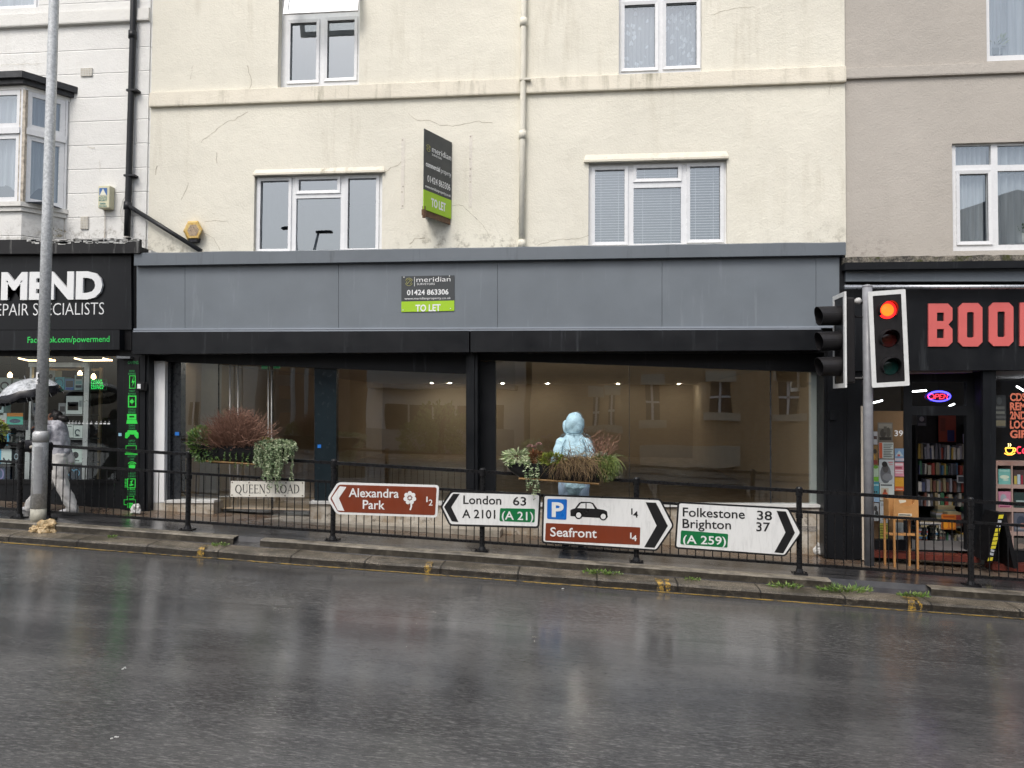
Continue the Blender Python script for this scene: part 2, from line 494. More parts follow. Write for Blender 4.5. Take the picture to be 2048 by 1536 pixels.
def window(parent, outer, panes, Y, sash=(), label=None, drop=0.07, curtain=None, blind=False, name='window'):
    """frame = the window part; panes, curtains and blinds are its sub-parts. All rectangles measured in the photo."""
    Yf = Y + drop
    x0, x1, z0, z1 = RC(*outer, Y)
    hs = [RC(*p, Yf) for p in panes]
    mb = MB()
    holes(mb, x0 - .02, x1 + .02, z0 - .02, z1 + .02, Yf, hs, 0.05)
    for i in (sash if sash != 'all' else range(len(panes))):
        a, b, c, d = hs[i]
        e = 0.05
        q = lambda e, yy: [(a-e,yy,c-e),(b+e,yy,c-e),(b+e,yy,d+e),(a-e,yy,d+e)]
        mb.ring(q(e, Yf - .022), q(0, Yf - .014), (0, .03, 0))
    fr = mb.build(name, M_FRAME, parent)
    if label: fr['label'] = label
    for a, b, c, d in hs:
        m2 = MB(); m2.face([(a, Yf+.03, c), (b, Yf+.03, c), (b, Yf+.03, d), (a, Yf+.03, d)])
        m2.build('pane', M_PANE, fr)
        if curtain:
            m2 = MB(); N = 40
            rows = [[m2.bm.verts.new((a + (b-a)*i/N, Yf+.12+.025*math.sin(i*1.15)+.012*math.sin(i*2.9+1), z)) for i in range(N+1)] for z in (c, d)]
            for i in range(N): m2.bm.faces.new((rows[0][i], rows[0][i+1], rows[1][i+1], rows[1][i]))
            m2.build('curtain', curtain, fr, smooth=True)
        if blind:
            m2 = MB(); pit = 0.040; n = int((d-c)/pit)
            for i in range(n):
                z = c + .01 + i*pit
                m2.prism([(a, Yf+.075, z+.008), (b, Yf+.075, z+.008), (b, Yf+.075, z+.012), (a, Yf+.075, z+.012)], (0, .022, .003))
            for xx in (a + (b-a)*.2, a+(b-a)*.8): m2.box(xx, xx+.003, Yf+.07, Yf+.073, c, d)
            m2.build('blind', M_BLIND, fr)
    return (x0, x1, z0, z1)
def room(parent, r, Y, depth=2.2, m=None):
    a, b, c, d = r; mb = MB()
    a -= .1; b += .1; c -= .1; d += .1; y0, y1 = Y + .16, Y + depth
    mb.face([(a,y1,c),(b,y1,c),(b,y1,d),(a,y1,d)])
    for q in (((a,y0,c),(a,y1,c),(a,y1,d),(a,y0,d)), ((b,y0,c),(b,y1,c),(b,y1,d),(b,y0,d)), ((a,y0,c),(b,y0,c),(b,y1,c),(a,y1,c)), ((a,y0,d),(b,y0,d),(b,y1,d),(a,y1,d))): mb.face(q)
    mb.build('room', m or M_DARKIN, parent, normals=False)
def shell(mb, x0, x1, z0, z1, y0, y1):
    mb.face([(x0,y0,z0),(x0,y1,z0),(x0,y1,z1),(x0,y0,z1)]); mb.face([(x1,y0,z0),(x1,y1,z0),(x1,y1,z1),(x1,y0,z1)])
    mb.face([(x0,y1,z0),(x1,y1,z0),(x1,y1,z1),(x0,y1,z1)]); mb.face([(x0,y0,z1),(x1,y0,z1),(x1,y1,z1),(x0,y1,z1)])
M_CRACK = mat('crack_tan', (0.44, 0.40, 0.32), 0.9, 0.4, 14)  # dull tan of the cracks, screw holes and vent holes
def crack(parent, pts, Y, wpx_=1.1):
    mb = MB(); rng = random.Random(int(pts[0][0]))
    q = []
    for (a, b), (c, d) in zip(pts, pts[1:]):
        n = max(2, int(math.hypot(c-a, d-b)/7))
        for i in range(n): q.append((a+(c-a)*i/n + rng.uniform(-1.6,1.6), b+(d-b)*i/n + rng.uniform(-1.6,1.6)))
    q.append(pts[-1])
    for i, ((a, b), (c, d)) in enumerate(zip(q, q[1:])):
        wd = wpx_ * rng.uniform(.35, .8)
        L = math.hypot(c-a, d-b) or 1; nx, ny = -(d-b)/L*wd/2, (c-a)/L*wd/2
        mb.face([P(a+nx,b+ny,Y-.002), P(c+nx,d+ny,Y-.002), P(c-nx,d-ny,Y-.002), P(a-nx,b-ny,Y-.002)])
    mb.build('crack', M_CRACK, parent)
def course(parent, x0, x1, ptop, pbot, Y, m, ends=(0, 0)):
    zt, zb = P(*ptop, Y).z, P(*pbot, Y - .06).z
    mb = MB()
    mb.prism([(x0, Y+.02, zb), (x0, Y-.055, zb), (x0, Y-.06, zb+.02), (x0, Y-.05, zt-.035), (x0, Y+.02, zt)], (x1-x0, 0, 0))
    mb.build('string_course', m, parent)

xL, xR = P(300, 300, YW).x, P(1691, 300, YW).x
Z_SHOPTOP = P(1000, 500, YW).z - 0.35

# ------------------------------------------------------------------ the cream building
M_CREAM = render_mat('cream_render', (0.770, 0.740, 0.636), (0.40, 0.35, 0.25), P(1000, 490, YW).z, 0.5)
M_COURSE = render_mat('cream_course', (0.765, 0.715, 0.60), (0.20, 0.185, 0.12), None, 1.6)
B = thing('cream_building', (0, YW, 0), 'cream rendered building with cracked walls over a vacant grey double shopfront', 'building')
W1, W2 = (508, 347, 764, 506), (1177, 317, 1454, 494)
W3, W4 = (558, -190, 720, 178), (1238, -190, 1404, 150)
UP = [(560, -620, 720, -330), (1240, -640, 1405, -350)]
hs = [RC(*q, YW) for q in (W1, W2, W3, W4)] + [RC(*q, YW) for q in UP]
mb = MB()
holes(mb, xL, xR, Z_SHOPTOP, TOP, YW, hs, 0.14)
shell(mb, xL, xR, Z_SHOPTOP, TOP, YW, 24.4)
mb.face([(xL, YW, Z_SHOPTOP), (xR, YW, Z_SHOPTOP), (xR, 24.4, Z_SHOPTOP), (xL, 24.4, Z_SHOPTOP)])
mb.build('wall', M_CREAM, B)
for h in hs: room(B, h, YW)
def tri_panes(x0, x1, m0, m1, t, b, s):     # the three-light pattern of the lower windows
    return [(x0+13, t+15, m0-11, b-4), (m0+12, t+14, m1-11, t+37), (m0+5, t+51, m1-5, b-2), (m1+11, t+13, x1-10, b-6)]
window(B, W1, [(521,362,577,498),(598,359,675,381),(592,396,681,502),(696,357,752,497)], YW, sash=(0,1,3), label='three-light white window with plain grey panes')
window(B, W2, [(1190,340,1249,484),(1273,336,1356,357),(1267,375,1362,487),(1380,333,1440,479)], YW, sash=(0,1,3), blind=True, label='three-light white window with slatted blinds')
window(B, W3, [(581,46,633,161),(655,41,709,156),(575,-170,707,26)], YW, sash=(0,1), drop=0.13, label='white casement window with its top light open')
window(B, W4, [(1249,10,1310,136),(1332,6,1393,132),(1249,-170,1310,-12),(1332,-172,1393,-14)], YW, sash=(0,1), curtain=M_LACE, label='white casement window with floral lace curtains')
for q in UP: window(B, q, [(q[0]+12, q[1]+12, (q[0]+q[2])/2-6, q[3]-12), ((q[0]+q[2])/2+6, q[1]+12, q[2]-12, q[3]-12)], YW, curtain=M_NET)
# open top light of the upper left casement: hinged at its head, bottom kicked out
mb = MB()
a, b, c, d = RC(567, -120, 716, 24, YW - .22)
kick = 0.28
Yt, Yb = YW + .06, YW + .06 - kick
o_ = [(a, Yb, c), (b, Yb, c), (b, Yt, d), (a, Yt, d)]
lerp = lambda t: Yb + (Yt - Yb) * t
e = .07; tt = e/(d-c)
i_ = [(a+e, lerp(tt), c+e), (b-e, lerp(tt), c+e), (b-e, lerp(1-tt), d-e), (a+e, lerp(1-tt), d-e)]
mb.ring(o_, i_, (0, .045, 0))
fl = mb.build('open_sash', M_FRAME, B)
mb = MB(); mb.face([Vector(p) + Vector((0, .02, 0)) for p in i_]); mb.build('pane', M_PANE, fl)
mb = MB()                                     # drip hoods over the two lower windows
for q in ((504, 334, 768, 346), (1168, 303, 1458, 319)):
    a, b, c, d = RC(*q, YW - .07)
    mb.prism([(a, YW+.01, c), (a, YW-.07, c), (a+.03, YW-.07, c+.045), (a+.06, YW+.01, d)], (0, 0, 0.0001)) if False else None
    mb.loft([[(a, YW+.01, c), (a, YW-.05, c), (a, YW-.05, c+.03), (a+.03, YW+.01, d+.02)], [(b, YW+.01, c), (b, YW-.05, c), (b, YW-.05, c+.03), (b-.03, YW+.01, d+.02)]])
mb.build('window_hood', M_COURSE, B, split=True)
course(B, xL, xR, (1000, 157), (1040, 186), YW, M_COURSE)
for pts, wd in (([(497,222),(470,240),(455,243),(430,262),(402,285)],1.3), ([(770,343),(795,330),(806,318),(808,290)],1.6), ([(815,228),(835,240),(860,242),(880,250),(905,252),(950,243),(985,245)],1.2),
                ([(906,410),(925,412),(955,440),(970,455),(980,475)],1.3), ([(820,487),(830,478),(850,476)],3), ([(378,364),(366,395),(362,400)],1.5), ([(1075,490),(1110,480),(1150,478),(1178,470)],1.4),
                ([(1663,160),(1658,190)],1.0), ([(408,444),(430,442),(455,442)],1.2), ([(410,465),(428,478),(440,500)],1.2), ([(493,130),(503,160),(497,185)],1.6), ([(1400,145),(1409,166)],1.6), ([(1232,152),(1226,175)],1.4),
                ([(434,305),(434,326)],2.2), ([(316,330),(311,350)],2.4), ([(1040,470),(1035,440),(1050,400),(1046,360)],.9), ([(385,130),(381,158)],1.0), ([(1420,30),(1470,16),(1510,14)],1.0)):
    crack(B, pts, YW, wd)
mb = MB()                                     # pale scars where boards were fixed
M_SCAR = render_mat('scar_plaster', (0.74, 0.70, 0.62), (0.2, 0.18, 0.14), None, 0.9)
mb.pxrect(802, 275, 809, 417, YW - .004, .01); mb.pxrect(938, 270, 944, 414, YW - .004, .01)
mb.build('fixing_scar', M_SCAR, B, split=True)
mb = MB()
for a_, y0 in ((805, 280), (806, 373), (804, 384), (805, 412), (941, 273), (940, 318), (941, 338), (940, 352), (941, 364)):
    mb.disc(P(a_, y0, YW - .005), .012, (0, -1, 0), .002, 8)
mb.build('screw_hole', M_CRACK, B, split=True)

# vacant shopfront of the cream building
def mat_paint(name, col, rough, drip, dcol):
    k = NT(name)
    n = k.noise(1.6, 5)
    c = k.mix(k.ramp(n, .35, .7), tuple(x*.93 for x in col), tuple(x*1.06 for x in col))
    s_ = k.noise(1.0, 6, vec=k.map(9, 9, .7), rough=.7)
    c = k.mix(k.ramp(s_, .58, .75, 0, drip), c, dcol)
    k.set(Base_Color=c, Roughness=k.ramp(k.noise(3, 4), .3, .7, rough-.1, rough+.12))
    k.bump(k.math('ADD', k.noise(1.2, 3), k.math('MULTIPLY', k.noise(26, 4), .2)), .12, .02)
    if max(col) < .03: k.b.inputs['Specular IOR Level'].default_value = .25
    MATS[name] = k.m
    return k.m
M_GREY = mat_paint('grey_fascia_paint', (0.155, 0.178, 0.200), .42, .55, (.26, .29, .31))
M_LEAD = mat_paint('lead_grey_flashing', (0.135, 0.155, 0.175), .4, .8, (.08, .09, .1))
M_BLACK = mat_paint('black_paint', (0.010, 0.011, 0.013), .38, .8, (.045, .05, .055))
M_BLACKM = mat('matt_black', (0.006, 0.006, 0.007), .55, .2)
YF = 10.5
mb = MB()                                     # fascia boards with open joints
xs = [273, 370, 677, 995, 1324, 1632, 1679]
zt = lambda x: 533 - (x - 273) * 0.0142
zb = lambda x: 657 - (x - 273) * 0.0035
for a_, b_ in zip(xs, xs[1:]):
    mb.px([(a_+.35, zt(a_)), (b_-.35, zt(b_)), (b_-.35, zb(b_)), (a_+.35, zb(a_))], YF, .03)
mb.build('fascia_panel', M_GREY, B, split=True)
mb = MB()
mb.px([(262, 528), (1690, 505), (1690, 705), (262, 705)], YF + .035, .5)
mb.build('fascia_carcass', M_BLACKM, B)
mb = MB()                                     # leaded head of the fascia, slumped a little along its top
N = 60; rows = []
for i in range(N + 1):
    px_ = 268 + (1692 - 268) * i / N
    wv = 1.6 * noise.noise((px_ * .01, 0, 3)) + .7 * noise.noise((px_ * .05, 2, 3))
    top = P(px_, 507 - (px_ - 268) * 0.0155 + wv, YF - .09); bot = P(px_, 531 - (px_ - 268) * 0.0150, YF - .09)
    rows.append([bot, top, Vector((top.x, YF - .04, top.z + .02)), Vector((top.x, YW + .02, top.z + .10)), Vector((top.x, YW + .02, bot.z)), Vector((top.x, YF - .03, bot.z))])
mb.loft(rows)
mb.build('fascia_head', M_LEAD, B)
mb = MB()
mb.px([(267, 657), (1681, 652), (1681, 655.5), (267, 660)], YF - .045, .07); mb.px([(266, 661), (1642, 656.5), (1642, 659.5), (266, 664.5)], YF - .07, .1)
mb.build('fascia_trim', mat_paint('pale_grey_trim', (.26, .29, .33), .4, .4, (.12, .13, .15)), B)
mb = MB()                                     # black awning box, in two lengths
mb.px([(265, 664), (938, 661.5), (938, 704), (265, 708)], YF - .13, .45)
mb.px([(941, 661.5), (1645, 659), (1645, 700), (941, 704)], YF - .128, .45)
mb.build('awning_box', M_BLACK, B, split=True)
YG = 10.82
mb = MB()                                     # raking headers over the glass
mb.px([(294, 695), (938, 695), (938, 748), (294, 722)], YG - .06, .1)
mb.px([(938, 695), (1650, 695), (1650, 745), (990, 721), (938, 721)], YG - .058, .1)
mb.px([(262, 700), (1690, 694), (1690, 700), (262, 706)], YG - .2, .5)
mb.build('shopfront_header', M_BLACK, B, split=True)
mb = MB()                                     # centre pillar and the outer pilasters
mb.px([(932, 704), (955, 704), (955, 1012), (932, 1012)], 10.56, .2)
mb.px([(937, 704), (948, 704), (948, 1010), (937, 1010)], 10.53, .03)
mb.px([(955, 722), (991, 722), (991, 1010), (955, 1010)], 10.80, .1)
mb.build('pillar', M_BLACK, B)
mb = MB()
mb.px([(1648, 694), (1693, 694), (1692, 1122), (1648, 1116)], 10.54, .4)
mb.px([(1655, 700), (1686, 700), (1686, 1119), (1655, 1116)], 10.515, .03)
mb.px([(1660, 822), (1673, 822), (1673, 840), (1660, 840)], 10.47, .05)
mb.px([(1680, 505), (1691, 505), (1693, 700), (1680, 700)], 10.52, .4)
mb.build('pilaster', M_BLACK, B)
M_WHITEIN = mat('white_plaster_in', (0.82, 0.83, 0.83), .7, .04, 2)
mb = MB()                                     # white reveal by the left pane and its return
mb.px([(294, 722), (330, 722), (328, 1006), (294, 1006)], 10.72, .3)
mb.build('white_reveal', M_WHITEIN, B)
M_DARKFR = mat('dark_grey_frame', (0.025, 0.028, 0.032), .3, .15)
mb = MB()
mb.px([(330, 722), (341, 722), (340, 1003), (329, 1003)], 10.80, .14)
mb.px([(341, 722), (362, 723), (361, 1003), (340, 1003)], 10.86, .14)
mb.px([(628.5, 735), (629.6, 735), (629.6, 1004), (628.5, 1004)], YG - .01, .03)
mb.px([(436, 724), (437.2, 724), (437.2, 1022), (436, 1022)], 11.0, .03)
mb.px([(544, 728), (545.2, 728), (545.2, 1030), (544, 1030)], 11.0, .03)
mb.px([(1258, 726), (1259, 726), (1259, 1000), (1258, 1000)], YG - .004, .02)
mb.px([(1540.4, 738), (1542.8, 738), (1542.8, 1006), (1540.4, 1006)], YG - .004, .02)
mb.build('glazing_joint', M_DARKFR, B, split=True)
M_SHOPG = glass('shop_glass', 0.28, (0.9, 0.92, 0.9), wob=0.12)
def paneq(pts, Y, name='shop_pane', m=None):
    mb = MB(); mb.face([P(a, b, Y) for a, b in pts]); return mb.build(name, m or M_SHOPG, B, normals=False)
paneq([(362, 1004), (436, 1004), (436, 724), (362, 724)], YG + .02)
paneq([(629, 1006), (934, 1006), (934, 746), (629, 734)], YG + .01)
paneq([(546, 1030), (628, 1030), (628, 734), (546, 730)], 11.0)
paneq([(991, 1012), (1258.5, 1012), (1258.5, 730), (991, 720)], YG + .01)
paneq([(1259, 1012), (1541.5, 1012), (1541.5, 740), (1259, 730)], YG + .01)
paneq([(1542, 1012), (1648, 1012), (1648, 744), (1542, 740)], YG + .01)
dr = paneq([(438, 1024), (543.5, 1026), (543.5, 728), (438, 725)], 11.0, 'door')
dr['label'] = 'frameless glass door with long steel pull bars'
M_STEEL = mat('dull_steel', (0.42, 0.42, 0.40), .45, .08, 20, metal=.3)
for xx, y0, y1 in ((460, 728, 1014), (476, 728, 1014), (536.5, 730, 1016), (543, 730, 1000)):
    mb = MB(); mb.tube([P(xx, y0, 10.93), P(xx, y1, 10.93)], .0095, 10)
    mb.build('handle', M_STEEL, dr, smooth=True)
def mat_plinth():
    k = NT('patchy_plinth')
    n = k.noise(3.0, 6, rough=.7)
    c = k.mix(k.ramp(n, .4, .62), (.30, .24, .17), (.55, .52, .46))
    c = k.mix(k.ramp(k.noise(8, 6, rough=.75), .56, .68), c, (.10, .085, .065))
    k.set(Base_Color=c, Roughness=.8); k.bump(k.noise(12, 6), .6, .02)
    return k.m
mb = MB()
mb.px([(293, 1005), (427, 1005), (427, 1040), (293, 1034)], 10.72, .3)
mb.px([(620, 1006), (991, 1010), (991, 1070), (620, 1052)], 10.73, .3)
mb.px([(988, 1012), (1650, 1012), (1650, 1120), (988, 1070)], 10.74, .3)
mb.build('plinth', mat_plinth(), B, split=True)
mb = MB()
mb.px([(329, 1001), (428, 1001), (428, 1006), (329, 1006)], 10.70, .2); mb.px([(618, 1003), (992, 1006), (992, 1012), (618, 1008)], 10.70, .2); mb.px([(990, 1008), (1649, 1010), (1649, 1015), (990, 1013)], 10.70, .2)
mb.build('window_sill', mat('white_sill', (.6, .6, .58), .5, .12, 8), B, split=True)
mb = MB(); a_ = P(430, 1036, 10.6); b_ = P(1000, 1064, 10.45)
mb.box(P(427, 1030, 10.8).x, P(621, 1030, 10.8).x, 10.6, 11.3, -.2, P(530, 1036, 10.7).z)
mb.px([(560, 1042), (1000, 1062), (1000, 1076), (560, 1054)], 10.45, .3)
mb.build('threshold', mat('pale_threshold', (.36, .33, .28), .35, .3, 7, bump=.3), B)
mb = MB(); mb.pxrect(1604, 1052, 1634, 1063, 10.735, .01)
k = NT('air_brick'); c = k.vor(70); k.set(Base_Color=k.mix(k.ramp(c, .2, .4), (.02, .02, .02), (.3, .28, .25)))
mb.build('vent', k.m, B)

# the empty shop behind the glass
ZC, ZFL = CAMZ + 0.72, 0.30
M_SHOPWALL = mat('shop_wall_paint', (0.47, 0.375, 0.265), .8, .06, .8)
M_SHOPFL = mat('shop_floor', (0.36, 0.27, 0.18), .5, .25, 3)
M_CEIL = mat('shop_ceiling', (0.42, 0.39, 0.32), .8, .05)
S = B
xl_, xr_ = P(296, 800, YG).x, P(1650, 800, YG).x
mb = MB()
mb.face([(xl_, 24, ZFL), (xr_, 24, ZFL), (xr_, 24, ZC), (xl_, 24, ZC)])
mb.face([(xl_, 11.05, ZFL), (xl_, 24, ZFL), (xl_, 24, ZC), (xl_, 11.05, ZC)])
mb.face([(xr_, 11.05, ZFL), (xr_, 24, ZFL), (xr_, 24, ZC), (xr_, 11.05, ZC)])
mb.build('inner_wall', M_SHOPWALL, S)
mb = MB(); mb.face([(xl_, 10.9, ZFL), (xr_, 10.9, ZFL), (xr_, 24, ZFL), (xl_, 24, ZFL)]); mb.build('inner_floor', M_SHOPFL, S)
mb = MB(); mb.face([(xl_, 10.88, ZC), (xr_, 10.88, ZC), (xr_, 24, ZC), (xl_, 24, ZC)]); mb.build('inner_ceiling', M_CEIL, S)
mb = MB()                                     # white return wall at the right end, partition at the left
x_, x2_ = P(1620, 800, 12.0).x, P(1648, 800, 11.0).x
mb.px([(1621, 742), (1649, 744), (1649, 1012), (1621, 1012)], YG + .05, .08)
mb.build('inner_return', mat('bright_white_wall', (.80, .86, .85), .6, .03), S)
mb = MB()
a_, b_ = P(355, 800, 12.4).x, P(437, 800, 12.4).x
mb.box(a_, b_, 12.4, 12.5, ZFL, ZC)
mb.build('inner_partition', mat('pale_partition', (.48, .48, .45), .7, .05), S)
mb = MB()
mb.px([(630, 722), (673, 722), (672, 1005), (630, 1005)], YG - .015, .1)
mb.build('door_pillar', mat('dark_teal_gloss', (.014, .022, .027), .2, .1), S)
M_SPOT = mat('spot_lamp', (1.0, .92, .78), .5, 0, emit=250.0)
M_SPOT_FILL = mat('added_fill_lamp', (1.0, .92, .78), .5, 0, emit=45.0)  # weaker lamp for the added row behind the header
for px_, py_ in ((582, 732), (1183, 727), (1005, 788), (1236, 779), (1357, 779), (1480, 778), (1486, 797), (727, 781), (863, 789), (899, 780), (913, 813), (950, 779), (1565, 785), (1095, 776)):
    d = ray(px_, py_); t = (ZC - CAMZ - .012) / d.z
    q = Vector((d.x*t, d.y*t, CAMZ + d.z*t))
    if not 11 < q.y < 23.8: q.y = min(q.y, 23); q.x = d.x * q.y / d.y
    q.z = ZC - .012
    mb = MB(); mb.disc(q, .038, (0, 0, 1), .008, 16); mb.build('downlight_or_fill', M_SPOT, S)
for px_, Y_ in ((400, 11.75), (480, 11.75), (600, 11.8), (760, 11.6), (880, 11.6), (1080, 11.6), (1230, 11.6), (1380, 11.6), (1530, 11.6)):  # unseen row of lamps, added to brighten the front of the shop
    q = Vector((P(px_, 760, Y_).x, Y_, ZC - .012)); mb = MB(); mb.disc(q, .038, (0, 0, 1), .008, 16); mb.build('downlight_or_fill', M_SPOT_FILL, S)
M_EXIT = mat('exit_green', (.02, .35, .12), .4, 0, emit=.12)
mb = MB(); mb.pxrect(523, 729, 537, 738, 11.3, .03); mb.pxrect(546, 728, 559, 737, 11.3, .03); mb.build('exit_light', M_EXIT, S)
mb = MB(); mb.pxrect(409, 851, 420, 866, 12.36, .03); mb.build('call_point', mat('call_red', (.18, .03, .025), .4, .05), S)
M_STICK = mat('blue_sticker', (.02, .16, .55), .4, .02)
mb = MB(); mb.pxrect(635, 889, 642, 896, YG - .02, .004); mb.build('sticker', M_STICK, S)
mb = MB(); mb.pxrect(350, 864, 358, 871, YG + .002, .004); mb.build('sticker', M_STICK, S)
# ------------------------------------------------------------------ the white building on the left
M_WHITE = render_mat('white_render', (0.79, 0.785, 0.755), (0.42, 0.38, 0.30), P(150, 470, YW).z, 0.45, lines=0.45)
M_WCOURSE = render_mat('white_course', (0.76, 0.75, 0.71), (0.25, 0.24, 0.2), None, 0.9)
A = thing('white_building', (-9, YW, 0), 'white rendered building with a bay window over a black repair shop', 'building')
xA = -19.0
WU = (-260, -260, 80, 22)
BAY = RC(-220, 180, 60, 412, YW)
mb = MB()
holes(mb, xA, xL, Z_SHOPTOP, TOP, YW + .012, [RC(*WU, YW), (P(-230, 290, YW).x, P(118, 290, YW).x, P(0, 408, YW).z, P(0, 190, YW).z)], .14)
shell(mb, xA, xL - .003, Z_SHOPTOP, TOP, YW + .012, 24)
mb.face([(xA, YW, Z_SHOPTOP), (xL, YW, Z_SHOPTOP), (xL, 24, Z_SHOPTOP), (xA, 24, Z_SHOPTOP)])
mb.build('wall', M_WHITE, A)
mb = MB(); a_, b_ = P(270, 200, YW).x, P(298, 200, YW).x
mb.box(a_, b_, YW - .012, YW + .02, Z_SHOPTOP, TOP); mb.build('pier', M_WHITE, A)
course(A, xA, P(301, 30, YW).x, (150, 22), (150, 46), YW, M_WCOURSE)
room(A, RC(*WU, YW), YW)
window(A, WU, [(-240, -240, -90, 12), (-80, -240, 72, 14)], YW, sash=(0, 1), curtain=M_NET, name='window')
for q in ((161, 136, 184, 152), (161, 433, 176, 458)):
    mb = MB(); x0, x1, z0, z1 = RC(*q, YW - .01)
    mb.box(x0, x1, YW - .01, YW + .02, z0, z1)
    nx, nz = (7, 5) if q[2] - q[0] > 20 else (5, 8)
    v = mb.build('air_vent', mat('vent_plaster', (.62, .61, .57), .8, .1, 12), A)
    mb = MB()
    for i in range(nx):
        for j in range(nz):
            cx, cz = x0 + (x1-x0)*(i+.5)/nx, z0 + (z1-z0)*(j+.5)/nz
            mb.box(cx-.007, cx+.007, YW-.0125, YW-.008, cz-.008, cz+.008)
    mb.build('vent_hole', M_CRACK, v)
for pts, wd in (([(0, 262/1.0*0+130), (40, 128), (90, 126)], .8), ([(200, 345), (198, 320)], 1.0), ([(130, 480), (128, 450), (131, 420)], 1.2), ([(175, 294), (190, 296)], 1.2)): crack(A, pts, YW, wd)
# angled bay
bf = 10.62                                   # front of the bay
def bx(px_, Y): return P(px_, 300, Y).x
xf0, xf1, xw1 = bx(-215, bf), bx(46, bf), bx(133, YW)
xw0 = xf0 - (xw1 - xf1)
zt_, zb_ = P(46, 178, bf).z, P(46, 404, bf).z
zt1, zt0 = P(46, 256, bf).z, P(46, 268, bf).z
out = lambda e: [(xw0 - e, YW), (xf0 - e*.5, bf - e), (xf1 + e*.5, bf - e), (xw1 + e, YW)]
def baypiece(mb, e, z0, z1):
    o = out(e) + [(xw1 + e, YW + .1), (xw0 - e, YW + .1)]
    mb.prism([(x, y, z0) for x, y in o], (0, 0, z1 - z0))
mb = MB(); baypiece(mb, .16, zt_ + .12, zt_ + .22); baypiece(mb, .10, zt_ + .05, zt_ + .118)
bay = mb.build('bay_roof', mat('bay_roof_lead', (.03, .031, .033), .5, .5, 6, bump=.4), A)
mb = MB(); baypiece(mb, .03, zt_ - .02, zt_ + .048)
mb.build('bay_head', M_WCOURSE, A)
mb = MB(); baypiece(mb, .05, zb_ - .07, zb_); baypiece(mb, .02, zb_ - .14, zb_ - .072)
mb.build('bay_sill', M_WCOURSE, A)
mb = MB(); o = out(-.02) + [(xw1 - .02, YW + .1), (xw0 + .02, YW + .1)]
mb.prism([(x, y, P(60, 478, bf).z - .1) for x, y in o], (0, 0, zb_ - .142 - P(60, 478, bf).z + .1))
mb.build('bay_apron', M_WHITE, A)
def bayface(p, q, nl):
    """one glazed face of the bay, p to q along its foot, nl lights wide"""
    p, q = Vector((*p, 0)), Vector((*q, 0)); L = (q - p).length; u = (q - p) / L; nn = Vector((u.y, -u.x, 0))
    if nn.y > 0: nn = -nn
    pt = lambda s, d, z: p + u*s + nn*d + Vector((0, 0, z))
    def bar(m, s0, s1, z0, z1, d0, d1):
        m.prism([pt(s0, d0, z0), pt(s1, d0, z0), pt(s1, d0, z1), pt(s0, d0, z1)], nn*(d1-d0))
    fr = MB(); pn = []
    for s in (0, L): bar(fr, max(0, s-.03), min(L, s+.03), zb_, zt_, -.03, .03)
    bar(fr, .031, L-.031, zt0, zt1, -.03, .05)
    for i in range(nl):
        s0, s1 = .031 + (L-.062)*i/nl, .031 + (L-.062)*(i+1)/nl
        for z0, z1 in ((zb_+.001, zt0-.001), (zt1+.001, zt_-.021)):
            bar(fr, s0+.003, s0+.075, z0, z1, -.02, .022); bar(fr, s1-.075, s1-.003, z0, z1, -.02, .022)
            bar(fr, s0+.076, s1-.076, z0, z0+.075, -.02, .022); bar(fr, s0+.076, s1-.076, z1-.075, z1, -.02, .022)
            pn.append([pt(s0+.07, 0, z0+.07), pt(s1-.07, 0, z0+.07), pt(s1-.07, 0, z1-.07), pt(s0+.07, 0, z1-.07)])
    f = fr.build('bay_window', M_FRAME, A)
    for c in pn:
        m2 = MB(); m2.face(c); m2.build('pane', M_PANE, f)
        m2 = MB(); N = 24; a, b, t = c[0], c[1], c[3].z - c[0].z
        sag = lambda i: .25*t*abs(math.sin(i/N*3.1)) if t > .7 else 0
        rows = [[m2.bm.verts.new(a + (b-a)*i/N - nn*(.12+.03*math.sin(i*1.3)) + Vector((0, 0, (sag(i) if r == 0 else t)))) for i in range(N+1)] for r in (0, 1)]
        for i in range(N): m2.bm.faces.new((rows[0][i], rows[0][i+1], rows[1][i+1], rows[1][i]))
        m2.build('curtain', M_NET, f, smooth=True)
bayface(out(0)[0], out(0)[1], 1); bayface(out(0)[1], out(0)[2], 3); bayface(out(0)[2], out(0)[3], 1)
M_RUST = mat('stained_post', (.45, .40, .33), .7, .5, 14)
mb = MB(); mb.box(xf1 - .05, xf1 + .045, bf - .03, bf + .03, zb_ + .001, zt_ - .021); mb.box(xf0 - .045, xf0 + .05, bf - .03, bf + .03, zb_ + .001, zt_ - .021)
mb.build('bay_post', M_RUST, A, split=True)
mb = MB(); mb.face([(xw0, YW + 2, zb_), (xw1, YW + 2, zb_), (xw1, YW + 2, zt_), (xw0, YW + 2, zt_)])
mb.face([(xw0, bf, zb_+.001), (xw1, bf, zb_+.001), (xw1, YW + 2, zb_+.001), (xw0, YW + 2, zb_+.001)]); mb.build('room', M_DARKIN, A)
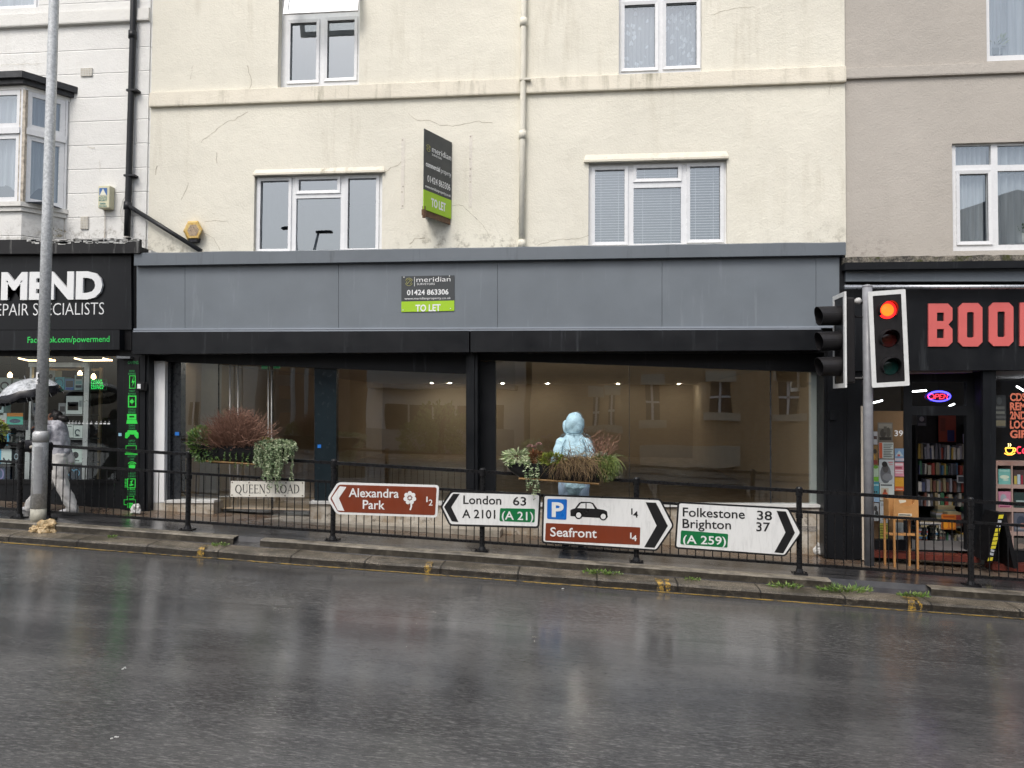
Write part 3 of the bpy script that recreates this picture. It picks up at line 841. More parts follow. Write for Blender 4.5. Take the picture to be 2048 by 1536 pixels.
# shopfront of the repair shop
mb = MB(); mb.px([(-900, 484), (279, 478), (279, 506), (-900, 512)], YF - .13, .06)
mb.px([(279, 478), (308, 486), (308, 505), (279, 506)], YF - .13, .6) if False else None
a_, b_ = P(279, 490, YF - .13), P(279, 506, YF - .13)
mb.box(-16, a_.x - .001, YF - .069, YW + .01, b_.z + .03, a_.z - .02)
mb.build('cornice', mat_paint('flaking_black', (.02, .02, .021), .6, .9, (.25, .25, .24)), A)
mb = MB(); rng = random.Random(3)
for i in range(70):                          # white flakes and moss on the cornice edge
    x = rng.uniform(-8.5, a_.x); z = P(100, 479, YF-.13).z + rng.uniform(-.05, .012) ; wd = rng.uniform(.02, .14)
    mb.box(x, min(x + wd, a_.x), YF - .1325, YF - .129, z - rng.uniform(.01, .035), z)
mb.build('paint_flake', mat('old_white_paint', (.5, .5, .48), .8, .2), A)
mb = MB(); mb.box(a_.x, a_.x + .04, YF + .1, YW + .01, b_.z, a_.z - .03); mb.build('cornice_return', M_WCOURSE, A)
mb = MB(); mb.px([(-900, 501), (263, 505), (263, 700), (-900, 700)], YF + .02, .3); mb.build('fascia_carcass', M_BLACKM, A)
mb = MB(); mb.px([(-900, 663), (239, 660), (239, 699), (-900, 706)], YF - .10, .4); mb.build('awning_box', M_BLACK, A)
mb = MB()
mb.px([(239, 690), (298, 690), (296, 1030), (240, 1022)], 10.58, .35); mb.px([(278, 712), (290, 712), (289, 1027), (277, 1026)], 10.55, .03)
mb.px([(263, 500), (271, 500), (270, 700), (263, 700)], 10.53, .1)
mb.build('pilaster', M_BLACK, A)
mb = MB(); mb.px([(-900, 965), (240, 966), (240, 1024), (-900, 1010)], 10.62, .1); mb.build('stall_riser', M_BLACK, A)
mb = MB()
mb.px([(-900, 958), (240, 960), (240, 968), (-900, 966)], 10.6, .1); mb.px([(234, 700), (240, 700), (240, 962), (234, 962)], 10.6, .1); mb.px([(-900, 695), (240, 695), (240, 712), (-900, 712)], 10.61, .12)
fr_ = mb.build('shop_window', M_BLACKM, A)
mb = MB(); x0, x1, z0, z1 = RC(-900, 706, 236, 962, 10.66); mb.face([(x0, 10.66, z0), (x1, 10.66, z0), (x1, 10.66, z1), (x0, 10.66, z1)]); mb.build('pane', glass('left_shop_glass', .06), fr_)
mb = MB(); zf = P(100, 1010, 10.7).z; zc_ = P(100, 704, 10.6).z
mb.face([(-16, 14, zf), (xL-.2, 14, zf), (xL-.2, 14, zc_), (-16, 14, zc_)]); mb.face([(-16, 10.75, zf), (xL-.2, 10.75, zf), (xL-.2, 14, zf), (-16, 14, zf)])
mb.face([(-16, 10.75, zc_), (xL-.2, 10.75, zc_), (xL-.2, 14, zc_), (-16, 14, zc_)]); mb.face([(xL-.2, 10.75, zf), (xL-.2, 14, zf), (xL-.2, 14, zc_), (xL-.2, 10.75, zc_)]); mb.face([(-16, 10.75, zf), (-16, 14, zf), (-16, 14, zc_), (-16, 10.75, zc_)])
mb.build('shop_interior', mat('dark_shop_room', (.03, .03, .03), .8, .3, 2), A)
M_LED = mat('warm_led', (1, .72, .42), .5, 0, emit=3.2)
for pts in ([(37, 717), (57, 721.5), (110, 721.5), (93, 717)], [(149, 717), (168, 721.5), (224, 721), (206, 717)]):
    mb = MB(); mb.tube([P(a, b - 0.5, 11.6) for a, b in pts], .014, 6); mb.build('strip_light', M_LED, A)
M_BULB = mat('warm_bulb', (1, .70, .36), .5, 0, emit=7.0)
for a_, b_, r_ in ((20, 750, 6), (160, 747, 5), (187, 753, 4)):
    mb = MB(); p = P(a_, b_, 11.9)
    mb.tube([p + Vector((0, 0, -.05)), p + Vector((0, 0, -.03)), p + Vector((0, 0, .01)), p + Vector((0, 0, .05))], [.012, .038, .036, .012], 10)
    bl = mb.build('pendant_bulb', M_BULB, A)
    mb = MB(); mb.tube([p + Vector((0, 0, .051)), Vector((p.x, p.y, zc_))], .004, 5); mb.build('flex', mat('flex_brown', (.15, .09, .05), .6, 0), bl)
# the aluminium display cabinet and the stock
M_ALU = mat('satin_aluminium', (.55, .57, .57), .35, .06, 5, metal=.6)
cab = thing('display_cabinet', P(115, 962, 11.2), 'tall aluminium glass display cabinet in the repair shop window', 'cabinet')
mb = MB()
for q in ((166, 727, 176, 962), (57, 727, 61, 962), (50, 860, 55, 962)): mb.pxrect(*q, 11.2, .05)
mb.pxrect(57, 725, 176, 734, 11.19, .05)
mb.build('frame', M_ALU, cab)
mb = MB()
for q in ((196, 735, 201, 962), (62, 737, 200, 741)): mb.pxrect(*q, 11.75, .04)
mb.build('back_frame', mat('pale_wood_frame', (.42, .33, .2), .5, .1), cab)
for y in (780.5, 829, 877, 926): 
    mb = MB(); mb.pxrect(61, y, 166, y + 2, 11.22, .4); mb.build('shelf', mat('grey_shelf', (.22, .24, .24), .4, .1), cab)
rk = thing('display_shelves', P(20, 962, 11.3), 'dark display shelves stocked with boxes at the far left of the shop window', 'shelves')
for y in (783, 849, 890, 927):
    mb = MB(); mb.pxrect(-420, y, 47, y + 3, 11.3, .35); mb.build('shelf', mat('black_shelf', (.02, .02, .02), .4, .1), rk)
mb = MB(); mb.pxrect(46, 735, 49, 962, 11.3, .3); mb.build('upright', M_BLACKM, rk)
def product(name, q, col, marks, label, Y=11.28, dep=.16):
    a, b, c, d = RC(*q, Y); o = thing(name, ((a+b)/2, Y, c), label, 'box', 'boxed goods in the repair shop window')
    mb = MB(); mb.box(a, b, Y, Y + dep, c, d); mb.build('carton', mat('carton_%d_%d_%d' % col, lin(*col), .5, .04), o)
    for kind, mq, mc in marks:
        mb = MB(); m0 = mat('print_%d_%d_%d' % mc, lin(*mc), .5, .03)
        X = lambda t: a + (b-a)*t
        Z = lambda t: d - (d-c)*t
        if kind == 'r': mb.box(X(mq[0]), X(mq[2]), Y - .002, Y + .001, Z(mq[3]), Z(mq[1]))
        elif kind == 'o':
            n = 20; cx, cz = X(mq[0]), Z(mq[1]); rx, rz_ = (b-a)*mq[2], (d-c)*mq[3]; t = mq[4]
            s0, s1 = (mq[5], mq[6]) if len(mq) > 5 else (0, 360)
            P1 = [(cx + rx*math.cos(rad(s0+(s1-s0)*i/n)), Y - .002, cz + rz_*math.sin(rad(s0+(s1-s0)*i/n))) for i in range(n+1)]
            P2 = [(cx + rx*(1-t)*math.cos(rad(s0+(s1-s0)*i/n)), Y - .002, cz + rz_*(1-t)*math.sin(rad(s0+(s1-s0)*i/n))) for i in range(n+1)]
            for i in range(n): mb.prism([P1[i], P1[i+1], P2[i+1], P2[i]], (0, .003, 0))
        mb.build('print', m0, o)
WHT, BLK, TEAL, BLU = (225, 236, 232), (28, 30, 34), (70, 190, 205), (60, 140, 205)
product('product_box', (94, 741, 110, 780), (200, 212, 205), [('o', (.45, .3, .25, .12, .9), BLK), ('r', (.3, .5, .5, .75), (90, 95, 95))], 'tall narrow grey box on the cabinet top shelf')
product('product_box', (107, 754, 129, 779), TEAL, [('o', (.5, .5, .4, .38, .18, -40, 220), (20, 110, 140))], 'teal headphone box on the cabinet top shelf')
product('product_box', (130, 757, 148, 780), (90, 150, 200), [('r', (.1, .2, .9, .75), (60, 70, 80)), ('r', (.1, .82, .9, .97), (40, 90, 190))], 'blue box with a grey panel on the cabinet top shelf')
product('product_box', (149, 750, 165, 780), (185, 215, 215), [('r', (.2, .1, .9, .28), (60, 66, 70)), ('r', (.15, .68, .9, .85), (50, 54, 58)), ('r', (.15, .4, .9, .6), (120, 190, 190))], 'pale teal two-tone box at the right end of the cabinet top shelf')
product('product_box', (132, 792, 165, 828), WHT, [('r', (.1, .33, .75, .8), BLK), ('r', (.16, .45, .65, .72), (90, 80, 84)), ('r', (.8, .25, .95, .6), (160, 170, 170))], 'large white box with a dark screen picture on the second cabinet shelf')
product('product_box', (117, 806, 131, 828), (150, 155, 158), [('r', (.2, .3, .9, .8), (60, 60, 64))], 'small grey box left of the large white one')
product('product_box', (63, 806, 74, 827), (180, 190, 200), [('r', (.1, .4, .8, .7), (70, 80, 120))], 'small pale box beside the lamp post on the second cabinet shelf')
product('product_box', (132, 849, 146, 875), (215, 226, 222), [('r', (.2, .1, .8, .18), (120, 126, 126))], 'plain white box on the third cabinet shelf')
product('product_box', (147, 851, 165, 876), (218, 230, 226), [('o', (.45, .55, .3, .25, .35, 20, 300), (30, 60, 70)), ('r', (.2, .8, .7, .86), BLK)], 'white box with a dark earphone picture on the third cabinet shelf')
product('product_box', (55, 852, 70, 876), (60, 60, 95), [('r', (.1, .5, .9, .8), (215, 90, 100))], 'navy and pink box on the third cabinet shelf')
product('product_box', (134, 892, 165, 925), (205, 222, 216), [('o', (.55, .55, .2, .2, .95), BLK), ('r', (.4, .85, .8, .92), (80, 90, 88))], 'white speaker box on the fourth cabinet shelf')
product('product_box', (53, 892, 66, 925), (210, 225, 220), [('o', (.8, .55, .2, .2, .95), (60, 70, 66))], 'white box at the left of the fourth cabinet shelf')
product('product_box', (133, 934, 162, 960), (18, 34, 48), [('o', (.32, .45, .23, .28, .2, 20, 230), (110, 185, 225)), ('o', (.68, .45, .23, .28, .2, -50, 160), (110, 185, 225))], 'black box with a pale blue heart on the cabinet floor')
product('product_box', (-14, 755, 22, 783), (215, 232, 226), [('o', (.65, .6, .25, .3, .35, 0, 250), (60, 60, 66))], 'white box with a headset on the top left shelf', 11.35)
product('product_box', (26, 758, 44, 783), (205, 220, 214), [('o', (.5, .55, .3, .3, .3, 0, 200), (70, 70, 70))], 'white box right of the headset box on the top left shelf', 11.35)
product('product_box', (-12, 797, 7, 830), (205, 235, 235), [('o', (.6, .5, .25, .2, .9), BLK)], 'pale cyan box at the left edge of the shop window', 11.35)
product('product_box', (-4, 826, 13, 849), WHT, [('r', (.4, .6, .8, .9), (215, 120, 120))], 'white box on the second left shelf', 11.35)
product('product_box', (14, 826, 46, 849), (80, 205, 180), [('r', (0, 0, 1, .3), (225, 145, 60)), ('o', (.5, .7, .35, .18, .9), (60, 80, 110))], 'turquoise shoe picture box with an orange top', 11.35)
product('product_box', (-10, 867, 17, 890), (90, 195, 235), [('o', (.65, .5, .28, .4, .3), (30, 40, 60))], 'sky blue headphone box on the third left shelf', 11.35)
product('product_box', (20, 868, 43, 890), (24, 28, 26), [('r', (.12, .2, .2, .9), (120, 125, 120)), ('r', (.8, .2, .85, .9), (120, 125, 120))], 'black box on the third left shelf', 11.35)
product('product_box', (-2, 898, 23, 927), (220, 236, 234), [('r', (0, 0, .18, 1), (60, 180, 225)), ('o', (.62, .6, .3, .3, .4, 180, 330), (40, 46, 60))], 'white and cyan box with a dark curved gadget', 11.35)
product('product_box', (25, 899, 40, 927), (30, 34, 40), [('o', (.5, .5, .3, .22, .35), (150, 170, 180))], 'dark box with a pale ring on the fourth left shelf', 11.35)
product('product_box', (-12, 934, 9, 962), (60, 90, 130), [('o', (.5, .5, .45, .45, .25), (150, 140, 190))], 'blue box with a mauve ring at the lower left corner', 11.35)
ng = thing('neon_sign', P(196, 781, 11.0), 'small lit green neon sign hanging in the repair shop window', 'neon sign')
M_NGREEN = mat('neon_green', (.04, .9, .16), .5, 0, emit=1.1)
mb = MB()
rng = random.Random(5)
for j, (n, y) in enumerate(((7, 761), (6, 766), (7, 771), (6, 776))):
    x = 183
    for i in range(n):
        ww = rng.uniform(2, 4)
        if x + ww > 208: break
        mb.tube([P(x, y - 2, 11.0), P(x + .4, y + 1.5, 11.0), P(x + ww, y + 1.5 - rng.choice((0, 3)), 11.0)], .0035, 5); x += ww + 1.2
mb.build('tubing', M_NGREEN, ng)
mb = MB(); mb.ring([P(178, 756, 11.02), P(213, 758, 11.02), P(213, 780, 11.02), P(178, 780, 11.02)], [P(179, 757.5, 11.02), P(212, 759, 11.02), P(212, 779, 11.02), P(179, 779, 11.02)], (0, .02, 0)); mb.build('frame', mat('dark_green_case', (.02, .09, .04), .4, 0), ng)
for i, x in enumerate((138.5, 145, 151.5, 158.5, 166.5, 174, 182, 192.5, 201.5, 209.5, 217.5)):
    y = 845.5 + i * .12; fv = MB()
    for dx in (-1.2, 1.2): fv.disc(P(x + dx, y + .6, 10.655), .0125, (0, -1, 0), .002, 10)
    fv.px([(x - .3, y - 2), (x + .3, y - 4), (x + 1.4, y - 4.4), (x + .9, y - 2.6)], 10.653, .002)
    fv.build('fruit_sticker', mat('white_vinyl', (.75, .77, .77), .4, .02), fr_)
mb = MB(); mb.pxrect(237, 866, 243, 872, 10.575, .004); mb.build('sticker', mat('pale_blue_sticker', (.3, .55, .7), .4, .02), A)

# ------------------------------------------------------------------ the taupe building on the right
M_TAUPE = render_mat('taupe_render', (0.465, 0.43, 0.385), (0.32, 0.28, 0.25), P(1800, 500, YW).z, 0.3)
D = thing('taupe_building', (8, YW, 0), 'taupe rendered building above a black bookshop front', 'building')
xD = 13.0
YT = YW + .035
W5, W6 = (1905, 283, 2190, 500), (1972, -150, 2220, 118)
mb = MB()
holes(mb, xR, xD, P(1800, 505, YW).z - .35, TOP, YT, [RC(*W5, YT), RC(*W6, YT)], .12)
shell(mb, xR + .003, xD, P(1800, 505, YW).z - .35, TOP, YT, 24)
mb.build('wall', M_TAUPE, D)
course(D, xR, xD, (1800, 131), (1800, 153), YT + .01, M_TAUPE)
for h in (W5, W6): room(D, RC(*h, YT), YT, 1.6)
window(D, W5, [(1911, 291, 1982, 330), (1995, 290, 2100, 329), (1919, 348, 1976, 483), (1996, 341, 2100, 489), (2112, 291, 2182, 329), (2112, 341, 2182, 489)], YT, sash=(2,), drop=.05, curtain=M_NET)
window(D, W6, [(1978, -140, 2090, 110), (2102, -140, 2212, 110)], YT, drop=.05, curtain=M_NET)
# bookshop front
zc0, zc1 = P(1850, 532, 10.38).z, P(1850, 512, 10.38).z
xb0 = P(1690, 540, 10.38).x
def mat_moss():
    k = NT('mossy_gutter')
    n = k.noise(14, 7, rough=.8)
    c = k.mix(k.ramp(n, .4, .6), (.05, .047, .042), (.30, .27, .22))
    c = k.mix(k.ramp(k.noise(6, 5), .52, .65), c, (.07, .075, .02))
    k.set(Base_Color=c, Roughness=.9); k.bump(n, 1.0, .03)
    return k.m
mb = MB(); N = 80; rows = []
for i in range(N + 1):
    x = xb0 + (xD - xb0) * i / N
    j = lambda s: .022 * noise.noise((x*7, s, 0)) + .01 * noise.noise((x*25, s, 0))
    rows.append([(x, 10.38, zc0 + .06), (x, 10.38 + j(1), zc1 + j(2)), (x, 10.6, zc1 + .03 + j(3)), (x, YT + .02, zc1 + .09 + j(4)), (x, YT + .02, zc0 + .03)])
mb.loft(rows); mb.build('mossy_ledge', mat_moss(), D)
mb = MB(); mb.box(xb0, xD, 10.36, YT + .03, zc0 - .04, zc0 + .055); mb.build('cornice', M_BLACK, D)
mb = MB(); mb.px([(1692, 540), (2500, 534), (2500, 562), (1692, 563)], 10.47, .1); mb.build('fascia_board', M_GREY, D)
mb = MB(); a_, b_ = P(1689, 574, 10.42), P(2500, 573, 10.42); mb.tube([a_, b_], .03, 12); mb.build('awning_rail', mat('rail_steel', (.45, .47, .5), .3, .1, 9, metal=.7), D, smooth=True)
mb = MB(); mb.px([(1692, 562), (2500, 562), (2500, 738), (1692, 742)], 10.56, .3); mb.build('fascia_carcass', M_BLACKM, D)
mb = MB(); mb.px([(1745, 742), (1945, 738), (1945, 745), (1745, 748)], 10.6, .9); mb.build('soffit', mat('pinkish_soffit', (.25, .19, .19), .7, .1), D)
mb = MB()
mb.px([(1693, 735), (1724, 735), (1722, 1118), (1693, 1122)], 10.56, .3)
mb.build('pilaster', M_BLACK, D)
mb = MB(); mb.px([(1722, 812), (1731, 812), (1733, 1120), (1723, 1120)], 10.55, .06); mb.build('cream_post', mat('cream_trim', (.66, .58, .46), .6, .08), D)
mb = MB()
for q in ([(1807, 742), (1824, 742), (1824, 1098), (1807, 1098)], [(1933, 742), (1948, 742), (1948, 1100), (1933, 1100)], [(1824, 742), (1933, 742), (1933, 764), (1824, 764)], [(1824, 812), (1933, 812), (1933, 831), (1824, 831)]): mb.px(q, 10.85, .08)
mb.px([(1732, 738), (1808, 738), (1808, 764), (1732, 764)], 10.70, .08)
dfr = mb.build('door_frame', M_BLACK, D)
mb = MB(); q = [P(a, b, 10.88) for a, b in ((1824, 764), (1933, 764), (1933, 812), (1824, 812))]; mb.face(q); mb.build('pane', glass('dim_glass', .05), dfr)
mb = MB()                                     # splayed jamb between door and window
mb.loft([[P(1945, 738, 10.87), P(1983, 736, 10.6), P(1992, 736, 10.62), P(1958, 738, 10.95)], [P(1945, 1112, 10.87), P(1983, 1122, 10.6), P(1992, 1122, 10.62), P(1958, 1112, 10.95)]])
mb.px([(1966, 740), (1983, 740), (1983, 1122), (1966, 1120)], 10.58, .06)
mb.build('door_jamb', M_BLACK, D)
mb = MB(); mb.px([(1732, 1080), (1822, 1080), (1822, 1100), (1732, 1100)], 10.68, .1); mb.px([(1983, 1100), (2500, 1110), (2500, 1150), (1983, 1128)], 10.66, .1); mb.build('stall_riser', M_BLACK, D)
mb = MB(); mb.px([(1733, 1103), (1962, 1114), (1962, 1126), (1733, 1114)], 10.50, .2); mb.px([(1985, 1128), (2500, 1150), (2500, 1172), (1985, 1140)], 10.44, .2); mb.build('red_step', mat('red_step_tile', (.12, .03, .022), .3, .3, 5, bump=.2), D)
mb = MB(); mb.face([P(a, b, 10.70) for a, b in ((1733, 764), (1807, 764), (1807, 1082), (1733, 1082))]); mb.build('side_pane', glass('side_glass', .06), D)
mb = MB(); mb.face([P(a, b, 10.64) for a, b in ((1985, 740), (2500, 740), (2500, 1108), (1985, 1104))]); mb.build('shop_pane', glass('side_glass', .06), D)
zbf, zbc = P(1880, 1100, 10.8).z, P(1880, 742, 10.7).z
x0_, x1_ = P(1700, 900, 10.9).x + .02, xD - .1
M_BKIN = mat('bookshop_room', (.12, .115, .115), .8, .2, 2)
mb = MB()
mb.face([(x0_, 14.5, zbf), (x1_, 14.5, zbf), (x1_, 14.5, zbc), (x0_, 14.5, zbc)]); mb.face([(x0_, 10.8, zbf), (x0_, 14.5, zbf), (x0_, 14.5, zbc), (x0_, 10.8, zbc)]); mb.face([(x1_, 10.8, zbf), (x1_, 14.5, zbf), (x1_, 14.5, zbc), (x1_, 10.8, zbc)])
mb.face([(x0_, 10.78, zbf), (x1_, 10.78, zbf), (x1_, 14.5, zbf), (x0_, 14.5, zbf)])
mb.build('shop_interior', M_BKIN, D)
mb = MB(); mb.face([(x0_, 10.7, zbc), (x1_, 10.7, zbc), (x1_, 14.5, zbc), (x0_, 14.5, zbc)]); mb.build('shop_ceiling', mat('bookshop_ceiling', (.30, .29, .3), .7, .1), D)
mb = MB(); a_, b_, c_, d_ = RC(1736, 822, 1808, 1082, 10.86); mb.box(a_, b_ + .05, 10.86, 10.9, c_, d_); mb.build('window_back', mat('brown_board', (.20, .11, .05), .6, .15, 3), D)
M_TUBE = mat('fluorescent', (.95, .97, 1.0), .5, 0, emit=6.0)
for p, q in (((1745, 806), (1764, 801)), ((1826, 783), (1852, 781)), ((1899, 812), (1908, 808)), ((2034, 773), (2052, 784))):
    mb = MB(); a_, b_ = P(*p, 13.2), P(*q, 12.4); mb.tube([a_, b_], .014, 8); mb.build('tube_light', M_TUBE, D, smooth=True)
# ------------------------------------------------------------------ bookshop contents
def col_mat(r, g, b): return mat('colour_%d_%d_%d' % (r, g, b), lin(r, g, b), .5, .06, 20)
BOOKCOL = [(150,150,160), (120,122,130), (90,92,100), (170,165,150), (62,64,72), (130,118,92), (185,182,175), (75,82,110), (110,70,60), (48,50,56), (150,140,110), (96,104,96), (150,60,50), (60,100,130), (180,150,70), (60,110,80), (200,196,190)]
sh = thing('bookcase', P(1880, 1098, 12.0), 'tall dark bookcase packed with books inside the bookshop doorway', 'bookcase')
rowsy = [918, 949, 983, 1012]
mb = MB()
for y in rowsy + [1090]: mb.pxrect(1836, y, 1946, y + 2.5, 11.78, .3)
mb.build('shelf', M_BLACKM, sh)
mb = MB(); mb.pxrect(1832, 850, 1836, 1096, 11.78, .3); mb.pxrect(1946, 850, 1950, 1096, 11.78, .3); mb.pxrect(1836, 820, 1946, 1096, 12.1, .02); mb.build('case', M_BLACKM, sh)
BM = {}
def book_mesh(w_, h_, d_, colr):
    key = (round(w_, 3), round(h_, 3), colr)
    if key not in BM:
        mb = MB(); mb.box(-w_/2, w_/2, 0, d_, 0, h_)
        mb.box(-w_/2 - .001, w_/2 + .001, -.0015, .003, h_*.72, h_*.8)
        bmesh.ops.recalc_face_normals(mb.bm, faces=mb.bm.faces)
        me = bpy.data.meshes.new('book'); mb.bm.to_mesh(me); mb.bm.free(); me.materials.append(col_mat(*colr)); BM[key] = me
    return BM[key]
CNAME = {(150,150,160): 'pale grey', (120,122,130): 'mid grey', (90,92,100): 'slate grey', (170,165,150): 'stone coloured', (62,64,72): 'charcoal', (130,118,92): 'tan', (185,182,175): 'off-white', (75,82,110): 'navy blue', (110,70,60): 'brown', (48,50,56): 'black', (150,140,110): 'straw coloured', (96,104,96): 'grey green', (150,60,50): 'red', (60,100,130): 'blue', (180,150,70): 'mustard', (60,110,80): 'green', (200,196,190): 'white'}
def book(loc, w_, h_, colr, where, tilt=0, flat=False, yaw=0):
    o = bpy.data.objects.new('book', book_mesh(w_, h_, .2, colr)); C.objects.link(o)
    o.location = loc; o.rotation_euler = (0, tilt if not flat else math.pi/2, yaw)
    tag(o, '%s book %s' % (CNAME[colr], where), 'book', 'books crowding the bookshop doorway')
rng = random.Random(11)
Wn = ['on the top shelf of the doorway bookcase', 'on the second shelf of the doorway bookcase', 'on the third shelf of the doorway bookcase', 'on the fourth shelf of the doorway bookcase']
for r_, y in enumerate(rowsy):
    a_ = P(1838, y, 11.76); b_ = P(1944, y, 11.76); x = a_.x
    hmax = (P(1880, y - (26 if r_ else 30), 11.76).z - a_.z)
    while x < b_.x - .05:
        ww = rng.choice((.018, .024, .03, .036, .045)); hh = round(hmax * rng.choice((.72, .8, .86, .92, 1.0)), 2)
        book((x + ww/2, 11.77 + rng.uniform(-.02, .03), a_.z + .001), ww, hh, rng.choice(BOOKCOL), Wn[r_], rng.choice((0, 0, 0, .05, -.04)))
        x += ww + rng.choice((.001, .002, .004, .02))
for cx, y0, n, wd, where in ((1862, 1101, 17, .30, 'in the tall flat stack on the doorway floor'), (1892, 1057-16, 8, .28, 'in the flat pile on the lower doorway shelf'), (1930, 1108, 9, .16, 'in the small pale stack by the door jamb'), (1846, 1101, 12, .2, 'in the leftmost stack on the doorway floor'), (1908, 1056, 7, .22, 'in the flat pile right of the orange poster'), (1872, 1103, 14, .24, 'in the second flat stack on the doorway floor'), (1940, 1040, 12, .16, 'in the stack against the right side of the bookcase')):
    p = P(cx, y0, 11.55 if y0 > 1050 else 11.7); z = p.z
    for i in range(n):
        t = rng.choice((.02, .028, .035)); c_ = rng.choice(BOOKCOL if cx != 1930 else [(185,182,175), (170,165,150), (150,150,160), (110,70,60)])
        o_w = wd * rng.choice((.85, .93, 1.0))
        book((p.x - o_w/2 + rng.uniform(-.012, .012), p.y, z + t/2), t, round(o_w, 2), c_, where, flat=True); z += t + .001
a_ = P(1884, 1102, 11.6); x = a_.x
for i in range(13):
    ww = rng.choice((.02, .028, .035)); book((x, 11.6, a_.z), ww, rng.choice((.20, .24, .27)), rng.choice(BOOKCOL), 'standing in the row on the doorway floor', rng.choice((0, .08, .04))); x += ww + .006
def poster(q, col, items, label, Y=10.72, name='poster', cat='poster', grp='posters in the bookshop side window'):
    """a sheet with printed shapes: ('r',x0,y0,x1,y1,colour) ('t',text,x0,y,x1,cap,colour) ('p',[points],colour), in fractions of the sheet"""
    a, b, c, d = RC(*q, Y); o = thing(name, ((a+b)/2, Y, c), label, cat, grp)
    mb = MB(); mb.box(a, b, Y, Y + .004, c, d); mb.build('sheet', col_mat(*col), o)
    X = lambda t: a + (b-a)*t
    Z = lambda t: d - (d-c)*t
    groups = {}
    for n, it in enumerate(items): groups.setdefault(it[-1], []).append((n, it))
    for colr, its in groups.items():
        mb = MB()
        for n, it in its:
            yy = Y - .0012 - .0006 * n
            if it[0] == 'r': mb.box(X(it[1]), X(it[3]), yy, Y, Z(it[4]), Z(it[2]))
            elif it[0] == 'p': mb.prism([(X(u), yy, Z(v)) for u, v in it[1]], (0, Y - yy, 0))
            elif it[0] == 't': write(mb, it[1], (X(it[2]), yy, Z(it[3])), (X(it[4]), yy, Z(it[3])), (0, 0, (d-c)*it[5]), (0, -1, 0), .001, .02)
            elif it[0] == 'e': mb.prism([(X(it[1] + it[3]*math.cos(k*math.pi/9)), yy, Z(it[2] + it[4]*math.sin(k*math.pi/9))) for k in range(18)], (0, Y - yy, 0))
        mb.build('print', col_mat(*colr), o)
    return o
DK, LG = (58, 54, 52), (150, 150, 150)
def lines(n, x0, x1, y0, dy, col): return [('r', x0, y0 + i*dy, x1 - (i % 3)*.08, y0 + i*dy + dy*.45, col) for i in range(n)]
poster((1755.5, 845, 1785.5, 884), (120, 112, 104), [('r', .06, .06, .94, .3, (150, 142, 132)), ('e', .35, .55, .2, .22, (66, 60, 56)), ('e', .7, .5, .15, .25, (80, 74, 68)), ('r', .1, .75, .9, .9, (52, 48, 46)), ('r', .4, .2, .6, .5, (92, 86, 80))], 'brownish black and white photo print at the top of the side window')
poster((1757.5, 885, 1787, 917), (208, 212, 208), [('r', .02, .02, .24, .98, (216, 96, 62))] + lines(8, .32, .95, .08, .11, (110, 112, 112)), 'white text notice with an orange left strip')
poster((1758.5, 919, 1788.5, 966), (206, 208, 212), [('e', .42, .62, .36, .4, (112, 112, 118)), ('e', .42, .36, .2, .2, (86, 82, 84)), ('e', .36, .2, .18, .12, (46, 44, 46)), ('e', .55, .75, .34, .16, (140, 140, 146)), ('r', .62, .1, .9, .14, (220, 130, 140)), ('r', .66, .2, .9, .23, (220, 130, 140))], 'grey poster with a dark-haired head and shoulders')
poster((1789.5, 897, 1807.5, 923), (126, 158, 192), [('p', [(.05, .6), (.5, .15), (.95, .6)], (190, 200, 205)), ('r', .3, .45, .6, .6, (200, 90, 90)), ('r', 0, .75, 1, .95, (205, 190, 200))], 'small blue picture poster beside the door frame')
poster((1789.5, 925, 1807.5, 953), (228, 150, 168), [('r', .05, .06, .9, .22, (238, 220, 224)), ('r', .05, .3, .8, .45, (170, 80, 96)), ('r', .05, .55, .95, .62, (240, 220, 225)), ('r', .05, .7, .9, .77, (240, 220, 225))], 'pink printed poster beside the door frame')
poster((1789.5, 955, 1807.5, 982), (222, 160, 52), [('r', 0, .66, 1, 1, (206, 96, 52)), ('r', .1, .84, .9, .88, (240, 225, 205))], 'orange and yellow poster beside the door frame')
poster((1744, 863, 1755, 889), (200, 196, 200), [('r', .3, .35, .9, .6, (90, 66, 66))], 'narrow pale leaflet at the upper left of the side window')
poster((1744.5, 891, 1756, 930), (150, 116, 70), [('e', .5, .3, .3, .12, (60, 50, 44)), ('e', .3, .6, .25, .14, (200, 150, 60)), ('r', .1, .75, .9, .95, (150, 60, 60))], 'narrow multicoloured poster at the left edge of the side window')
poster((1745, 931, 1757.5, 963), (196, 214, 192), [('e', .5, .1, .4, .1, (120, 180, 60)), ('r', .05, .7, .95, .96, (124, 190, 60))], 'white leaflet with bright green ends')
poster((1745, 964, 1758.5, 988), (78, 148, 168), [('r', .1, .2, .9, .3, (190, 220, 225)), ('r', .2, .75, .4, .9, (30, 50, 60)), ('r', .5, .75, .7, .9, (30, 50, 60))], 'narrow teal poster at the left edge of the side window')
poster((1760, 966.5, 1788.5, 1001), (216, 220, 220), [('r', .05, .06, .85, .16, (110, 112, 114)), ('r', .08, .28, .6, .94, (206, 190, 170)), ('e', .35, .7, .2, .22, (196, 92, 60)), ('e', .35, .45, .1, .1, (150, 80, 60))], 'white poster with an orange seated figure')
poster((1746, 989, 1759, 1004), (160, 190, 222), [], 'plain pale blue slip low in the side window')
poster((1760, 1003, 1777, 1046), (204, 208, 214), lines(4, .1, .9, .06, .04, (150, 152, 158)) + [('r', .15, .7, .6, .75, (70, 74, 110)), ('r', .3, .8, .7, .84, (70, 74, 110))], 'tall white notice behind the wooden leaflet stand')
